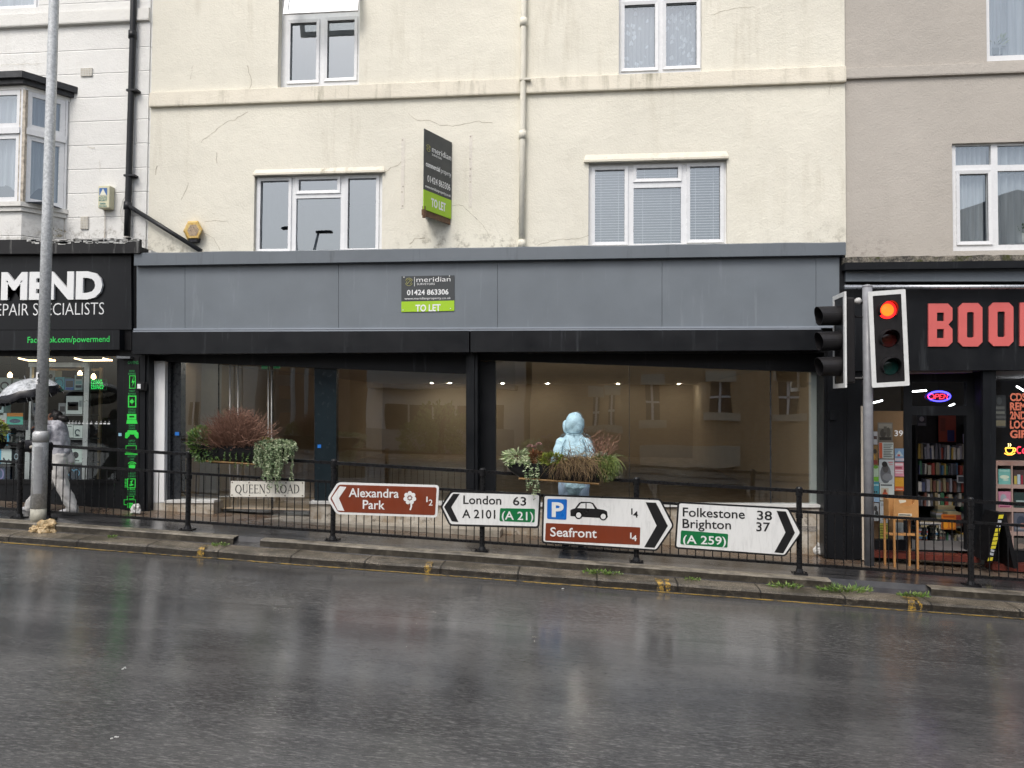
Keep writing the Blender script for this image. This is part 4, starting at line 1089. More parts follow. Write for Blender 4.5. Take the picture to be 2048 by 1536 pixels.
poster((1746.5, 1006, 1758, 1042), (172, 174, 180), [('e', .4, .3, .3, .15, (70, 70, 74)), ('e', .6, .6, .3, .18, (60, 60, 62))], 'narrow grey poster low at the left edge of the side window')
poster((1758, 1047, 1777, 1077), (198, 192, 84), lines(5, .1, .9, .1, .17, (130, 126, 50)), 'yellow text notice low in the side window')
poster((1786, 1045, 1807, 1086), (190, 192, 190), lines(4, .15, .8, .3, .06, (150, 150, 150)), 'plain white sheet low in the side window behind the stand')
n39 = MB(); wpx(n39, '39', 1789, 872, 1806, 872, 11, 10.695, .002, .01); n39.build('house_number', mat('white_vinyl', (.75, .77, .77), .4, .02), D)
poster((1883, 1029, 1912, 1059), (196, 112, 40), [('e', .28, .72, .18, .22, (226, 150, 40)), ('e', .72, .72, .18, .22, (226, 150, 40)), ('r', .1, .08, .9, .2, (150, 70, 30))], 'orange poster among the books in the doorway', 11.5, grp='sheets hung inside the doorway')
poster((1877, 831, 1912, 884), (140, 44, 20), [('r', .5, .55, .9, .98, (28, 30, 96)), ('r', .1, .1, .4, .6, (110, 34, 16))], 'dim red banner hanging inside the doorway', 12.05, grp='sheets hung inside the doorway')
poster((1834, 832, 1853, 852), (50, 52, 58), [('e', .5, .3, .25, .25, (150, 152, 158)), ('r', .1, .7, .9, .95, (96, 98, 106))], 'dark sign with a pale emblem inside the doorway', 12.05, grp='sheets hung inside the doorway')
poster((1926, 868, 1941, 886), (140, 142, 170), [('r', .2, .3, .8, .7, (80, 84, 110))], 'small mauve card on top of the doorway bookcase', 11.7, grp='sheets hung inside the doorway')
poster((1914, 951, 1930, 966), (190, 192, 196), [('r', .15, .15, .85, .85, (60, 62, 70))], 'small white-edged print in front of the doorway bookcase', 11.7, grp='sheets hung inside the doorway')
# display unit in the right-hand window
du = thing('display_unit', P(2040, 1108, 10.95), 'pinkish display shelving in the right bookshop window', 'shelving')
M_PINK = mat('dusty_pink_board', (.42, .28, .25), .6, .06)
mb = MB()
for y in (925, 971, 1018, 1066, 1104): mb.pxrect(1992, y, 2300, y + 8, 10.95, .3)
mb.build('shelf', M_PINK, du)
mb = MB()
for x in (1991, 2023.5, 2058, 2092): mb.pxrect(x, 925, x + (5 if x < 2000 else 3), 1112, 10.945, .3)
mb.build('upright', M_PINK, du)
mb = MB(); mb.pxrect(1992, 925, 2300, 1112, 11.25, .02); mb.build('back_board', mat('plum_back', (.06, .035, .04), .7, .1), du)
def cover(q, col, items, label, cat='magazine'): return poster(q, col, items, label, 10.96, 'magazine', cat, 'covers on the pink display shelving')
cover((1997, 938, 2021, 970), (128, 196, 190), [('e', .5, .5, .4, .12, (226, 236, 214)), ('r', .08, .08, .92, .16, (176, 222, 216)), ('e', .6, .68, .25, .06, (200, 224, 210))], 'teal cover with pale ripples')
cover((2027, 940, 2054, 970), (80, 60, 60), [('r', .05, .4, .25, .95, (200, 180, 90)), ('r', .28, .3, .5, .95, (190, 205, 220)), ('r', .55, .35, .7, .95, (160, 40, 60)), ('r', .75, .3, .95, .95, (60, 120, 90))], 'dark cover crowded with coloured figures')
cover((1997, 983, 2022, 1017), (214, 140, 168), [('e', .4, .4, .25, .25, (170, 176, 186)), ('e', .6, .6, .3, .2, (232, 190, 206)), ('r', .1, .85, .9, .92, (150, 70, 100))], 'pink cover with a grey shape')
cover((2028, 985, 2056, 1017), (46, 62, 60), [('r', .15, .5, .9, .58, (180, 196, 196)), ('r', .1, .65, .9, .8, (96, 130, 128))], 'dark green cover with pale lettering bars')
cover((2028, 1026, 2056, 1065), (96, 96, 110), [('e', .5, .4, .3, .25, (60, 66, 84)), ('r', .1, .75, .9, .85, (150, 150, 160)), ('e', .6, .65, .2, .15, (170, 120, 110))], 'slate coloured cover on the third shelf')
cover((1999, 1047, 2018, 1065), (150, 152, 160), [('r', .1, .3, .9, .6, (84, 86, 96))], 'small grey cover half hidden by the folding stand')
cover((1996, 1075, 2020, 1103), (204, 140, 146), [('p', [(.2, .85), (.5, .25), (.8, .85)], (156, 66, 80))], 'pink cover with a red triangle on the bottom shelf')
cover((2028, 1076, 2056, 1103), (100, 92, 88), [('e', .5, .6, .3, .2, (150, 130, 120))], 'brownish cover on the bottom shelf')
poster((1985, 790, 2012, 855), (70, 70, 72), [('r', .2, .35, .9, .44, (116, 116, 114)), ('r', .25, .5, .9, .58, (130, 130, 124)), ('r', .2, .64, .95, .72, (104, 104, 104)), ('r', .25, .78, .95, .95, (136, 128, 108)), ('e', .5, .18, .2, .12, (96, 98, 100))], 'grey picture of stacked books in the right window', 10.9, grp='sheets hung inside the right window')
M_ORANGE = mat('orange_vinyl', lin(214, 118, 92), .5, .04)
mb = MB()
for s_, y in (('CDS', 801.5), ('REM', 820), ('2ND', 838), ('LOC', 856.5), ('GIF', 875.5)): wpx(mb, s_, 2020, y, 2052, y, 14.5, 10.63, .002, .035)
mb.build('window_lettering', M_ORANGE, D)
def neon(name, label, loc): return thing(name, loc, label, 'neon sign')
M_NRED = mat('neon_red', (1, .04, .08), .5, 0, emit=1.6); M_NBLUE = mat('neon_blue', (.07, .06, 1), .5, 0, emit=3.0)
M_NOR = mat('neon_orange', (1, .42, .05), .5, 0, emit=2.4); M_NYE = mat('neon_yellow', (1, .8, .35), .5, 0, emit=2.2)
def curve_px(mb, pts, Y, r): mb.tube([P(a, b, Y) for a, b in pts], r, 6)
def ell(cx, cy, rx, ry, a0=0, a1=360, n=28): return [(cx + rx*math.cos(rad(a0+(a1-a0)*i/n)), cy + ry*math.sin(rad(a0+(a1-a0)*i/n))) for i in range(n+1)]
o = neon('neon_open_sign', 'lit neon sign reading OPEN in a blue oval above the bookshop door', P(1878, 803, 10.84))
mb = MB(); curve_px(mb, ell(1878.5, 792.5, 22.5, 10), 10.84, .009); curve_px(mb, ell(1878.5, 792.5, 20, 8.6, 190, 350), 10.84, .006); mb.build('oval_tube', M_NBLUE, o)
mb = MB()
Yn = 10.825
curve_px(mb, ell(1862, 793, 6.5, 4.6), Yn, .006); curve_px(mb, [(1870, 797.5), (1871.5, 788.5), (1877, 788.5), (1878, 791), (1876, 793.3), (1871, 793.3)], Yn, .006)
curve_px(mb, [(1887, 788.5), (1880.5, 788.5), (1879.5, 793), (1885, 793), (1879.5, 793), (1878.8, 797.5), (1885.5, 797.5)], Yn, .006); curve_px(mb, [(1887.5, 797.5), (1889, 788.5), (1894, 797.5), (1895.5, 788.5)], Yn, .006)
mb.build('letters', M_NRED, o)
mb = MB(); mb.tube([P(1878, 782, 10.86), P(1878, 764, 10.86)], .003, 5); mb.build('chain', M_BLACKM, o)
o = neon('neon_coffee_sign', 'lit neon sign with an orange coffee cup in the right bookshop window', P(2040, 910, 10.8))
mb = MB(); curve_px(mb, [(2011, 896), (2012, 903), (2016, 907), (2022, 907), (2026, 903), (2027, 896), (2011, 896)], 10.8, .008); curve_px(mb, ell(2028, 899.5, 3.4, 3.2, -90, 90, 10), 10.8, .007); curve_px(mb, [(2009, 906.5), (2015, 909.5), (2024, 909.5), (2030, 906)], 10.8, .007); mb.build('cup', M_NOR, o)
mb = MB(); curve_px(mb, [(2016, 893), (2018, 890), (2016, 887)], 10.8, .005); curve_px(mb, [(2020, 893), (2022, 890), (2020, 887)], 10.8, .005); mb.build('steam', M_NYE, o)
mb = MB(); curve_px(mb, ell(2039, 900, 5, 6.5, 60, 300, 12), 10.8, .008); curve_px(mb, ell(2049, 902, 4, 4.5), 10.8, .008); mb.build('letters', M_NRED, o)

# ------------------------------------------------------------------ shop signs
sg = thing('shop_sign', P(0, 655, 10.5), 'black shop sign with large white letters ending in MEND', 'sign')
mb = MB(); mb.px([(-560, 500), (262, 505), (263, 659), (-560, 661)], 10.48, .035); mb.build('board', M_BLACK, sg)
M_WVIN = mat('white_acrylic', (.78, .79, .79), .35, .02)
mb = MB(); wpx(mb, 'POWER', -262, 597, -8, 597, 49, 10.475, .035, .045); wpx(mb, 'MEND', 5, 597.5, 207, 596, 49, 10.475, .035, .045); mb.build('lettering', M_WVIN, sg)
mb = MB(); wpx(mb, 'REPAIR SPECIALISTS', -23, 632, 208, 629, 24, 10.478, .004, -.012); mb.build('lettering', M_WVIN, sg)
M_GVIN = mat('green_vinyl', (.03, .58, .10), .4, .02)
mb = MB(); wpx(mb, 'Facebook.com/powermend', 55, 685.5, 219, 683.5, 11.5, YF - .102, .002, .01); o = mb.build('web_lettering', M_GVIN, sg)
bk = thing('bookshop_sign', P(1950, 738, 10.52), 'black bookshop sign with large red block letters', 'sign')
mb = MB(); mb.px([(1694, 580), (2400, 578), (2400, 738), (1694, 742)], 10.53, .03); mb.build('board', M_BLACK, bk)
M_CORAL = mat('coral_letters', lin(230, 112, 108, .80), .5, .05, 4)
mb = MB()
def blk(x0, y0, x1, y1, c): return [(x0+c, y0), (x1-c, y0), (x1, y0+c), (x1, y1-c), (x1-c, y1), (x0+c, y1), (x0, y1-c), (x0, y0+c)]
def octo(x0, x1, y0, y1):
    o_ = [P(a, b, 10.505) for a, b in blk(x0, y0, x1, y1, 9)]; i_ = [P(a, b, 10.505) for a, b in blk(x0+17, y0+18, x1-17, y1-18, 2)]
    mb.ring(o_, i_, (0, .025, 0))
octo(1917, 1965, 606, 693); octo(1978, 2027, 605, 692)
E_ = 10.505
B_o = [(1857, 607), (1896, 607), (1905, 616), (1905, 640), (1898, 649), (1905, 658), (1905, 684), (1896, 693), (1857, 693)]
mb.px([(1857, 607), (1874, 607), (1874, 693), (1857, 693)], E_, .025)
mb.px([(1874.2, 607), (1896, 607), (1905, 616), (1888, 625), (1874.2, 625)], E_, .025); mb.px([(1888, 625), (1905, 616.2), (1905, 640), (1897, 649), (1888, 642)], E_, .025)
mb.px([(1874.2, 642), (1888, 642), (1897, 649), (1888, 658), (1874.2, 658)], E_, .025); mb.px([(1888, 658.2), (1897, 649.2), (1905, 658), (1905, 684), (1888, 676)], E_, .025)
mb.px([(1874.2, 676), (1888, 676), (1905, 684.2), (1896, 693), (1874.2, 693)], E_, .025)
mb.px([(2040, 605), (2057, 605), (2057, 692), (2040, 692)], E_, .025); mb.px([(2057, 640), (2075, 605), (2093, 605), (2072, 648), (2093, 692), (2075, 692), (2057, 656)], E_, .025)
mb.build('lettering', M_CORAL, bk)
# green service column on the pilaster
ic = thing('service_sign', P(264, 1022, 10.53), 'tall black strip of bright green repair service icons', 'sign')
mb = MB(); mb.px([(248, 714), (278, 714), (277, 1024), (249, 1022)], 10.54, .02); mb.build('panel', M_BLACKM, ic)
M_GICON = mat('bright_green_vinyl', (.04, .72, .08), .45, .02); M_GDIM = mat('faded_green_vinyl', (.03, .28, .08), .5, .1)
mb = MB(); Yi = 10.537
for s_, y in (('PHONE', 744), ('REPAIRS', 749.5), ('TABLET', 784), ('REPAIRS', 789.5), ('CONSOLE', 821), ('REPAIRS', 826.5), ('GAMING', 853), ('LOUNGE', 858.5), ('LAPTOP', 883.5), ('REPAIRS', 889.5), ('INTERNET', 914.5), ('CAFE', 920.5), ('CIRCUIT', 949), ('REPAIRS', 954.5), ('PRINTING', 985), ('SERVICES', 990.5)):
    hw = 1.05 * len(s_); wpx(mb, s_, 264 - hw, y, 264 + hw, y, 3.8, Yi, .002, .01)
wpx(mb, 'GAMING', 256, 728, 277, 728, 6, Yi, .002)
mb.build('lettering', M_GDIM, ic)
mb = MB()
def fr(x0, y0, x1, y1, t): mb.ring([P(a, b, Yi) for a, b in ((x0, y0), (x1, y0), (x1, y1), (x0, y1))], [P(a, b, Yi) for a, b in ((x0+t, y0+t), (x1-t, y0+t), (x1-t, y1-t), (x0+t, y1-t))], (0, .003, 0))
def ic_r(x0, y0, x1, y1): mb.pxrect(x0, y0, x1, y1, Yi, .003)
fr(258.5, 751, 271, 777, 1.3); mb.px([(267, 753), (263, 765), (266, 765), (263.5, 774), (269.5, 762), (266, 762)], Yi, .003)
fr(256, 791, 272.5, 815, 2.2); mb.disc(P(264, 803, Yi), .03, (0, -1, 0), .003, 10); ic_r(263.5, 797, 264.5, 809); ic_r(259, 802.5, 269, 803.5)
fr(254.5, 828, 272.5, 839, 4); mb.px([(254, 839.5), (273, 839.5), (275, 847.5), (252.5, 847.5)], Yi, .003)
ic_r(255, 860.5, 273, 869); mb.px([(250.5, 866), (258, 861), (259.5, 871), (254, 877), (250, 876)], Yi - .0005, .003); mb.px([(277, 866), (270, 861), (268.5, 871), (273.5, 877), (277, 876)], Yi - .0005, .003)
fr(251.5, 891, 273, 905, 1.0); ic_r(250, 907, 275, 909.2)
for r_ in (9.5, 6.2):
    o_ = [P(*q, Yi) for q in ell(264, 931, r_, r_*.85, 205, 335, 10)]; i_ = [P(*q, Yi) for q in ell(264, 931, r_-1.8, (r_-1.8)*.85, 205, 335, 10)]
    for k_ in range(10): mb.prism([o_[k_], o_[k_+1], i_[k_+1], i_[k_]], (0, .003, 0))
mb.px([(257, 931), (262, 929), (266, 929), (271, 931), (269, 939), (259, 939)], Yi, .003)
fr(254, 957, 271, 976, 1.6)
for i in range(6): ic_r(249.5, 958+i*3, 253, 959.5+i*3); ic_r(255+i*2.7, 977, 256.4+i*2.7, 979.5)
mb.px([(258, 972), (262, 966), (260, 963), (266, 960), (263, 967), (268, 970), (262, 972)], Yi, .003)
fr(254, 992, 268, 998, .9); fr(247.5, 999, 271.5, 1010, 1.0); ic_r(255, 1006, 266, 1016)
mb.build('icons', M_GICON, ic)
# boxes on the walls
ab = thing('alarm_box', P(208, 418, YW - .1), 'cream alarm box with a triangle badge on the white wall', 'alarm box')
mb = MB(); a_, b_, c_, d_ = RC(196, 371, 219, 416, YW - .12); mb.box(a_, b_, YW - .12, YW + .01, c_, d_); mb.build('case', mat('aged_cream_plastic', (.62, .60, .42), .45, .08), ab, bevel=.012)
mb = MB(); mb.pxrect(198.5, 376, 214, 391, YW - .123, .003); mb.build('badge', mat('badge_blue', (.04, .13, .35), .4, .02), ab)
mb = MB(); mb.px([(206, 377), (213, 391), (199, 391)], YW - .126, .003); mb.build('badge', mat('badge_cream', (.75, .74, .6), .4, .02), ab)
mb = MB(); wpx(mb, 'ACUTE', 197.5, 397.5, 214, 397.5, 4.2, YW - .121, .002, .01); wpx(mb, 'SECURITY', 197.5, 402, 214, 402, 3.2, YW - .121, .002, .01); wpx(mb, '0800', 199.5, 409, 211, 409, 3.4, YW - .121, .002, .01); wpx(mb, '581581', 198, 414, 213, 414, 3.4, YW - .121, .002, .01); mb.build('lettering', mat('teal_print', (.03, .2, .2), .5, .02), ab)
mb = MB(); mb.tube([P(210, 418, YW - .01), P(210, 462, YW - .01), P(209, 480, YW - .01)], [.006, .006, .012], 6); mb.build('cable', M_RUST, ab)
hb = thing('alarm_bell', P(386, 484, YW - .1), 'yellow hexagonal alarm bell box with a worn face on the cream wall', 'alarm bell')
hexo = [(366.5, 462), (376, 442.5), (396, 441.5), (405.5, 459), (397, 478), (375, 479)]
mb = MB(); mb.loft([[P(a, b, YW + .01) for a, b in hexo], [P(a, b, YW - .085) for a, b in hexo], [P(386 + (a-386)*.84, 460.5 + (b-460.5)*.84, YW - .125) for a, b in hexo]])
k = NT('faded_yellow_plastic'); n = k.noise(16, 5); k.set(Base_Color=k.mix(k.ramp(n, .4, .65), (.55, .33, .06), (.62, .48, .2)), Roughness=.5)
mb.build('case', k.m, hb)
mb = MB(); mb.px([(386 + (a-386)*.6, 460.5 + (b-460.5)*.6) for a, b in hexo], YW - .129, .006); k = NT('worn_sticker'); k.set(Base_Color=k.mix(k.ramp(k.vor(60), .2, .5), (.05, .035, .03), (.4, .3, .2)), Roughness=.6); mb.build('badge', k.m, hb)
mb = MB(); mb.px([(378, 476), (395, 475), (393, 483), (379, 484)], YW - .1, .1); mb.build('strobe', mat('dark_strobe', (.015, .015, .02), .25, .1), hb)
sb = thing('security_sensor', P(278, 780, 10.45), 'small black box with a white button beside the green icons', 'sensor')
mb = MB(); mb.pxrect(271, 764, 288, 781, 10.47, .09); mb.build('case', M_BLACKM, sb, bevel=.008)
mb = MB(); mb.pxrect(274.5, 768, 281, 777, 10.464, .008); mb.build('button', M_WVIN, sb)
mb = MB(); mb.px([(233, 712), (260, 713), (260, 717), (233, 717)], 10.45, .12); tag(mb.build('door_bracket', mat('grey_metal', (.2, .21, .22), .35, .1, metal=.6), None), 'small grey bar bracket above the green icon strip', 'bracket')
# pipes
def pipe(name, label, pts, r, m, Y, collars=(), brackets=()):
    o = thing(name, P(*pts[-1], Y), label, 'drainpipe')
    mb = MB(); mb.tube([P(a, b, Y) for a, b in pts], r, 12); mb.build('pipe', m, o, smooth=True)
    for a, b in collars:
        mb = MB(); p = P(a, b, Y); mb.tube([p + Vector((0, 0, -.06)), p + Vector((0, 0, .06))], r * 1.28, 12); mb.build('collar', m, o, smooth=True)
    for a, b in brackets:
        mb = MB(); p = P(a, b, Y); mb.box(p.x - r*1.1, p.x + r*2.6, p.y - r*1.05, YW + .01, p.z - .015, p.z + .015); mb.build('bracket', m, o)
    return o
M_PIPEB = mat('black_pipe', (.02, .021, .023), .35, .2, 9)
pipe('drainpipe', 'black vertical drainpipe between the white and cream walls', [(274, -420), (266, 60), (256, 410), (254, 472)], .048, M_PIPEB, YW - .08, [(265, 70), (255.5, 412)], [(262, 182), (257, 352)])
pipe('drainpipe', 'black waste pipe slanting down across the cream wall', [(256, 411), (402, 502)], .035, M_PIPEB, YW - .09)
pipe('drainpipe', 'cream painted drainpipe down the middle of the cream wall', [(1052, -420), (1047, 60), (1045, 272), (1043, 496)], .045, M_CREAM, YW - .07, [(1047, 45), (1045, 270), (1043.5, 488)], [(1046, 160)])
mb = MB(); mb.tube([P(a, b, YW - .02) for a, b in ((262, 362), (258, 382), (246, 400), (240, 425), (245, 445), (266, 452))], .006, 6)
tag(mb.build('loose_cable', mat('white_cable', (.6, .6, .56), .5, .05), None, smooth=True), 'loose white cable looping beside the black drainpipe', 'cable')
# ------------------------------------------------------------------ to-let boards
M_CHAR = mat('charcoal_board', lin(66, 70, 72), .45, .05, 3); M_LIME = mat('lime_board', lin(170, 214, 40), .45, .04, 3); M_GOLD = mat('pale_gold', lin(170, 168, 110), .5, .05)
fb = thing('to_let_board', P(855, 624, YF - .01), 'flat charcoal and lime TO LET board screwed to the grey fascia', 'board')
Yb_ = YF - .012
mb = MB(); mb.px([(802.7, 552.5), (908.5, 550.5), (908.5, 600.7), (802.7, 603)], Yb_, .008); mb.build('panel', M_CHAR, fb)
mb = MB(); mb.px([(802.7, 603.2), (908.5, 600.9), (908.5, 621.6), (802.7, 624)], Yb_, .008); mb.build('panel', M_LIME, fb)
mb = MB()
wpx(mb, 'meridian', 833, 564, 901, 562.7, 9.6, Yb_, .002, -.005); wpx(mb, 'SURVEYORS', 834, 570.2, 869.5, 569.8, 4, Yb_, .002, -.005)
wpx(mb, '01424 863306', 814, 590.2, 897, 588.6, 10, Yb_, .002, .02); wpx(mb, 'www.meridianproperty.co.uk', 809, 599.4, 901.5, 598, 4.4, Yb_, .002, .0); wpx(mb, 'TO LET', 831, 623, 881, 621.8, 13, Yb_, .002, .025)
mb.pxrect(828.6, 554, 829.4, 572.5, Yb_ - .002, .002)
for q in ((808, 554.3), (899, 552), (806, 620), (901, 617)): mb.disc(P(*q, Yb_), .008, (0, -1, 0), .004, 8)
mb.build('lettering', M_WVIN, fb)
def logo(mb, c, ex, ez, n_, r):
    for s_, e_, rr in ((20, 160, 1), (200, 340, 1), (60, 240, .62), (-60, 100, .62)):
        pts = [c + ex*(r*rr*math.cos(rad(s_+(e_-s_)*i/10))) + ez*(r*rr*math.sin(rad(s_+(e_-s_)*i/10))) + n_*.002 for i in range(11)]
        mb.tube(pts, r*.09, 4)
    mb.tube([c - ex*r*.5 - ez*r*.6 + n_*.002, c + ex*r*.5 + ez*r*.6 + n_*.002], r*.09, 4)
mb = MB(); logo(mb, P(818, 564, Yb_), Vector((1, 0, 0)), Vector((0, 0, 1)), Vector((0, -1, 0)), .055); mb.build('logo', M_GOLD, fb)
vb = thing('to_let_board', P(875, 440, 10.8), 'projecting V-shaped charcoal and lime TO LET board high on the cream wall', 'board')
At, Ab = P(849, 257, 10.48), P(849, 418, 10.48)
ratio = (812 - 285) / (812 - 257); Wt = P(904, 285, YW - .02); Wb = Vector((Wt.x, Wt.y, Ab.z)); Wt.z = At.z
dv = (Wt - At); nv = Vector((-dv.y, dv.x, 0)).normalized()
if nv.y > 0: nv = -nv
def V(u, v): return At + dv*u + Vector((0, 0, (Ab.z - At.z)*v))
def vquad(mb, u0, u1, v0, v1, off, th): mb.prism([V(u0, v0) + nv*off, V(u1, v0) + nv*off, V(u1, v1) + nv*off, V(u0, v1) + nv*off], -nv*th)
mb = MB(); vquad(mb, 0, 1, 0, .752, .0, .012); mb.build('panel', M_CHAR, vb)
mb = MB(); vquad(mb, 0, 1, .756, 1, .0, .012); mb.build('panel', M_LIME, vb)
mb = MB(); A2, B2 = At + Vector((-.012, .01, 0)), Vector((At.x - .10, YW - .02, At.z)); mb.prism([A2, B2, B2 + Vector((0, 0, Ab.z-At.z)), A2 + Vector((0, 0, Ab.z-At.z))], (.012, 0, 0)); mb.build('rear_panel', M_CHAR, vb)
mb = MB()
a_, b_ = V(.02, 1.03), V(.98, 1.03)
vquad(mb, .01, 1, 1.0, 1.07, -.014, .03)
for z_ in (1.03, .97): mb.tube([V(.1, z_) + Vector((-.03, .1, 0)), V(.95, z_) + Vector((-.1, -.02, 0))], .018, 4)
mb.tube([A2 + Vector((.01, .02, Ab.z-At.z-.12)), A2 + Vector((.01, .02, Ab.z-At.z+.05))], .025, 4)
mb.build('batten', mat('brown_batten', (.13, .07, .035), .7, .3, 20), vb)
mb = MB()
def vt(s_, u0, u1, v, cap, bold): write(mb, s_, V(u0, v), V(u1, v), (0, 0, cap*(At.z-Ab.z)), nv, .002, bold)
vt('meridian', .27, .97, .245, .075, -.005); vt('SURVEYORS', .27, .62, .29, .025, -.01); vt('commercial', .06, .56, .455, .06, .02); vt('property', .6, .97, .455, .06, -.012); vt('01424 863306', .12, .95, .64, .08, .0); vt('www.meridianproperty.co.uk', .04, .97, .72, .035, -.005); vt('TO LET', .26, .78, .93, .1, .03)
mb.build('lettering', M_WVIN, vb)
mb = MB(); logo(mb, V(.14, .22), dv.normalized(), Vector((0, 0, 1)), nv, .05); mb.build('logo', M_GOLD, vb)

# ------------------------------------------------------------------ pedestrian railing
M_RAIL = mat('railing_black', (.011, .011, .012), .3, .25, 14, bump=.08, bscale=90)
ra = thing('pedestrian_railing', (0, YR, pz(0)), 'black steel pedestrian guard railing along the kerb of the pavement', 'railing')
def rtop(x): return CAMZ - .891 - G*x
posts = [97, 377, 667, 965, 1273, 1598, 1940, 2300]
px_x = [P(p, 980, YR).x for p in posts]
xg = P(40, 980, YR).x
allp = [xg - 2.0, xg] + px_x
def post(x):
    z0, z1 = pz(x), rtop(x); mb = MB()
    mb.tube([(x, YR, z0), (x, YR, z1 - .36), (x, YR, z1 - .355), (x, YR, z1 - .30), (x, YR, z1 - .295), (x, YR, z1 - .08), (x, YR, z1 - .075), (x, YR, z1 + .01), (x, YR, z1 + .03)], [.034, .034, .044, .044, .034, .034, .043, .043, .028], 12)
    p = mb.build('post', M_RAIL, ra, smooth=False)
    mb = MB(); mb.box(x - .085, x + .085, YR - .07, YR + .07, z0 - .01, z0 + .018)
    mb.tube([(x, YR, z0 + .018), (x, YR, z0 + .06)], [.052, .038], 10)
    for sx in (-.065, .065): mb.disc((x + sx, YR - .045, z0 + .018), .014, (0, 0, 1), .016, 6)
    mb.build('base_plate', M_RAIL, p)
for x in allp: post(x)
def bar_(mb, x0, x1, dz, hh, ww):
    mb.prism([(x0, YR - ww, rtop(x0) + dz - hh), (x1, YR - ww, rtop(x1) + dz - hh), (x1, YR - ww, rtop(x1) + dz + hh), (x0, YR - ww, rtop(x0) + dz + hh)], (0, 2*ww, 0))
bal = 0
for x0, x1 in zip(allp, allp[1:]):
    if abs(x0 - xg) < 1e-6: continue
    mb = MB(); bar_(mb, x0 + .03, x1 - .03, -.02, .02, .02); pn = mb.build('top_rail', M_RAIL, ra)
    mb = MB(); bar_(mb, x0 + .035, x1 - .035, -.275, .016, .018); mb.build('middle_rail', M_RAIL, pn)
    mb = MB(); bar_(mb, x0 + .035, x1 - .035, -.925, .016, .018); mb.build('bottom_rail', M_RAIL, pn)
    n = round((x1 - x0) / .106)
    for i in range(1, n):
        x = x0 + (x1 - x0) * i / n
        mb = MB(); mb.tube([(x, YR, rtop(x) - .915), (x, YR, rtop(x) - .285)], .0065, 6, cap=False)
        mb.build('baluster', M_RAIL, pn)

# ------------------------------------------------------------------ road signs on the railing
YS = 9.465
def sign_mat(name, c):
    k = NT(name); n = k.noise(1.0, 6, rough=.75, vec=k.map(22, 22, 3.5))
    k.set(Base_Color=k.mix(k.ramp(n, .48, .75, 0, .42), c, tuple(x*.5 + .01 for x in c)), Roughness=k.ramp(k.noise(6, 4), .3, .7, .25, .5)); k.bump(k.noise(2.2, 2), .12, .03); MATS[name] = k.m; return k.m
M_SW, M_SB, M_SBR, M_SG, M_SBL = sign_mat('sign_white', (.74, .75, .74)), sign_mat('sign_black', (.012, .012, .013)), sign_mat('sign_brown', lin(128, 58, 34)), sign_mat('sign_green', lin(16, 118, 66)), sign_mat('sign_blue', lin(24, 112, 204))
def shrink(pts, e):
    cx = sum(p[0] for p in pts)/len(pts); cy = sum(p[1] for p in pts)/len(pts); n = len(pts); out_ = []
    for i in range(n):
        a, b, c = Vector(pts[i-1]), Vector(pts[i]), Vector(pts[(i+1) % n])
        d1, d2 = (b-a).normalized(), (c-b).normalized(); n1, n2 = Vector((-d1.y, d1.x)), Vector((-d2.y, d2.x))
        if n1.dot(Vector((cx, cy)) - b) < 0: n1 = -n1
        if n2.dot(Vector((cx, cy)) - b) < 0: n2 = -n2
        m = n1 + n2; out_.append(tuple(b + m * (e / max(.2, m.dot(n1)))))
    return out_
def rounded(pts, r):
    n = len(pts); o_ = []
    for i in range(n):
        a, b, c = Vector(pts[i-1]), Vector(pts[i]), Vector(pts[(i+1) % n])
        u, v = (a-b).normalized()*min(r, (a-b).length*.45), (c-b).normalized()*min(r, (c-b).length*.45)
        for t in (0, .25, .5, .75, 1): o_.append(tuple((b+u)*(1-t)**2 + b*2*t*(1-t) + (b+v)*t*t))
    return o_
def road_sign(label, outer, edge, m0, m1, r=7):
    c = [sum(p[i] for p in outer)/len(outer) for i in (0, 1)]
    o = thing('direction_sign', P(c[0], max(p[1] for p in outer), YS), label, 'road sign', 'direction signs fixed to the railing')
    mb = MB(); mb.px(rounded(outer, r), YS, .012); mb.build('plate', m0, o)
    mb = MB(); mb.px(rounded(shrink(outer, edge), r*.6), YS - .003, .004); mb.build('face', m1, o)
    mb = MB()
    for f in (.3, .7):
        x = P(outer[1][0] + (outer[2][0]-outer[1][0])*f, 900, YS).x
        mb.box(x - .03, x + .03, YS + .0125, YR - .01, rtop(x) - .3, rtop(x) - .26)
    mb.build('clamp', M_RAIL, o)
    return o
def part_px(o, name, m, shapes, dy):
    mb = MB()
    for s_ in shapes: mb.px(s_, YS - dy, .003)
    return mb.build(name, m, o)
z2 = lambda pts: [(a/2.926 + 260, b/2.926 + 650) for a, b in pts]
z3 = lambda pts: [(a/2.56 + 900, b/2.56 + 650) for a, b in pts]
z4 = lambda pts: [(a/2.048 + 640, b/2.048 + 940) for a, b in pts]
s1 = road_sign('brown left-pointing sign reading Alexandra Park with a white flower', z4([(30, 117), (72, 50), (488, 62), (480, 195), (68, 181)]), 4.6, M_SW, M_SBR)
part_px(s1, 'arrow', M_SW, [z2([(1180, 1012), (1228, 944), (1266, 948), (1222, 1014), (1254, 1088), (1216, 1085)])], .006)
mb = MB(); wpx(mb, 'Alexandra', 697.5, 993.6, 797.6, 995.4, 17, YS - .003, .003, .012); wpx(mb, 'Park', 725.5, 1017.2, 769.5, 1018.6, 17, YS - .003, .003, .012)
wpx(mb, '1', 852.6, 1004, 855.2, 1004, 10.5, YS - .003, .003, .012); wpx(mb, '2', 857.5, 1010.8, 865.2, 1011, 11.5, YS - .003, .003, .012)
mb.build('lettering', M_SW, s1)
mb = MB(); cc = (819.6, 995.8)
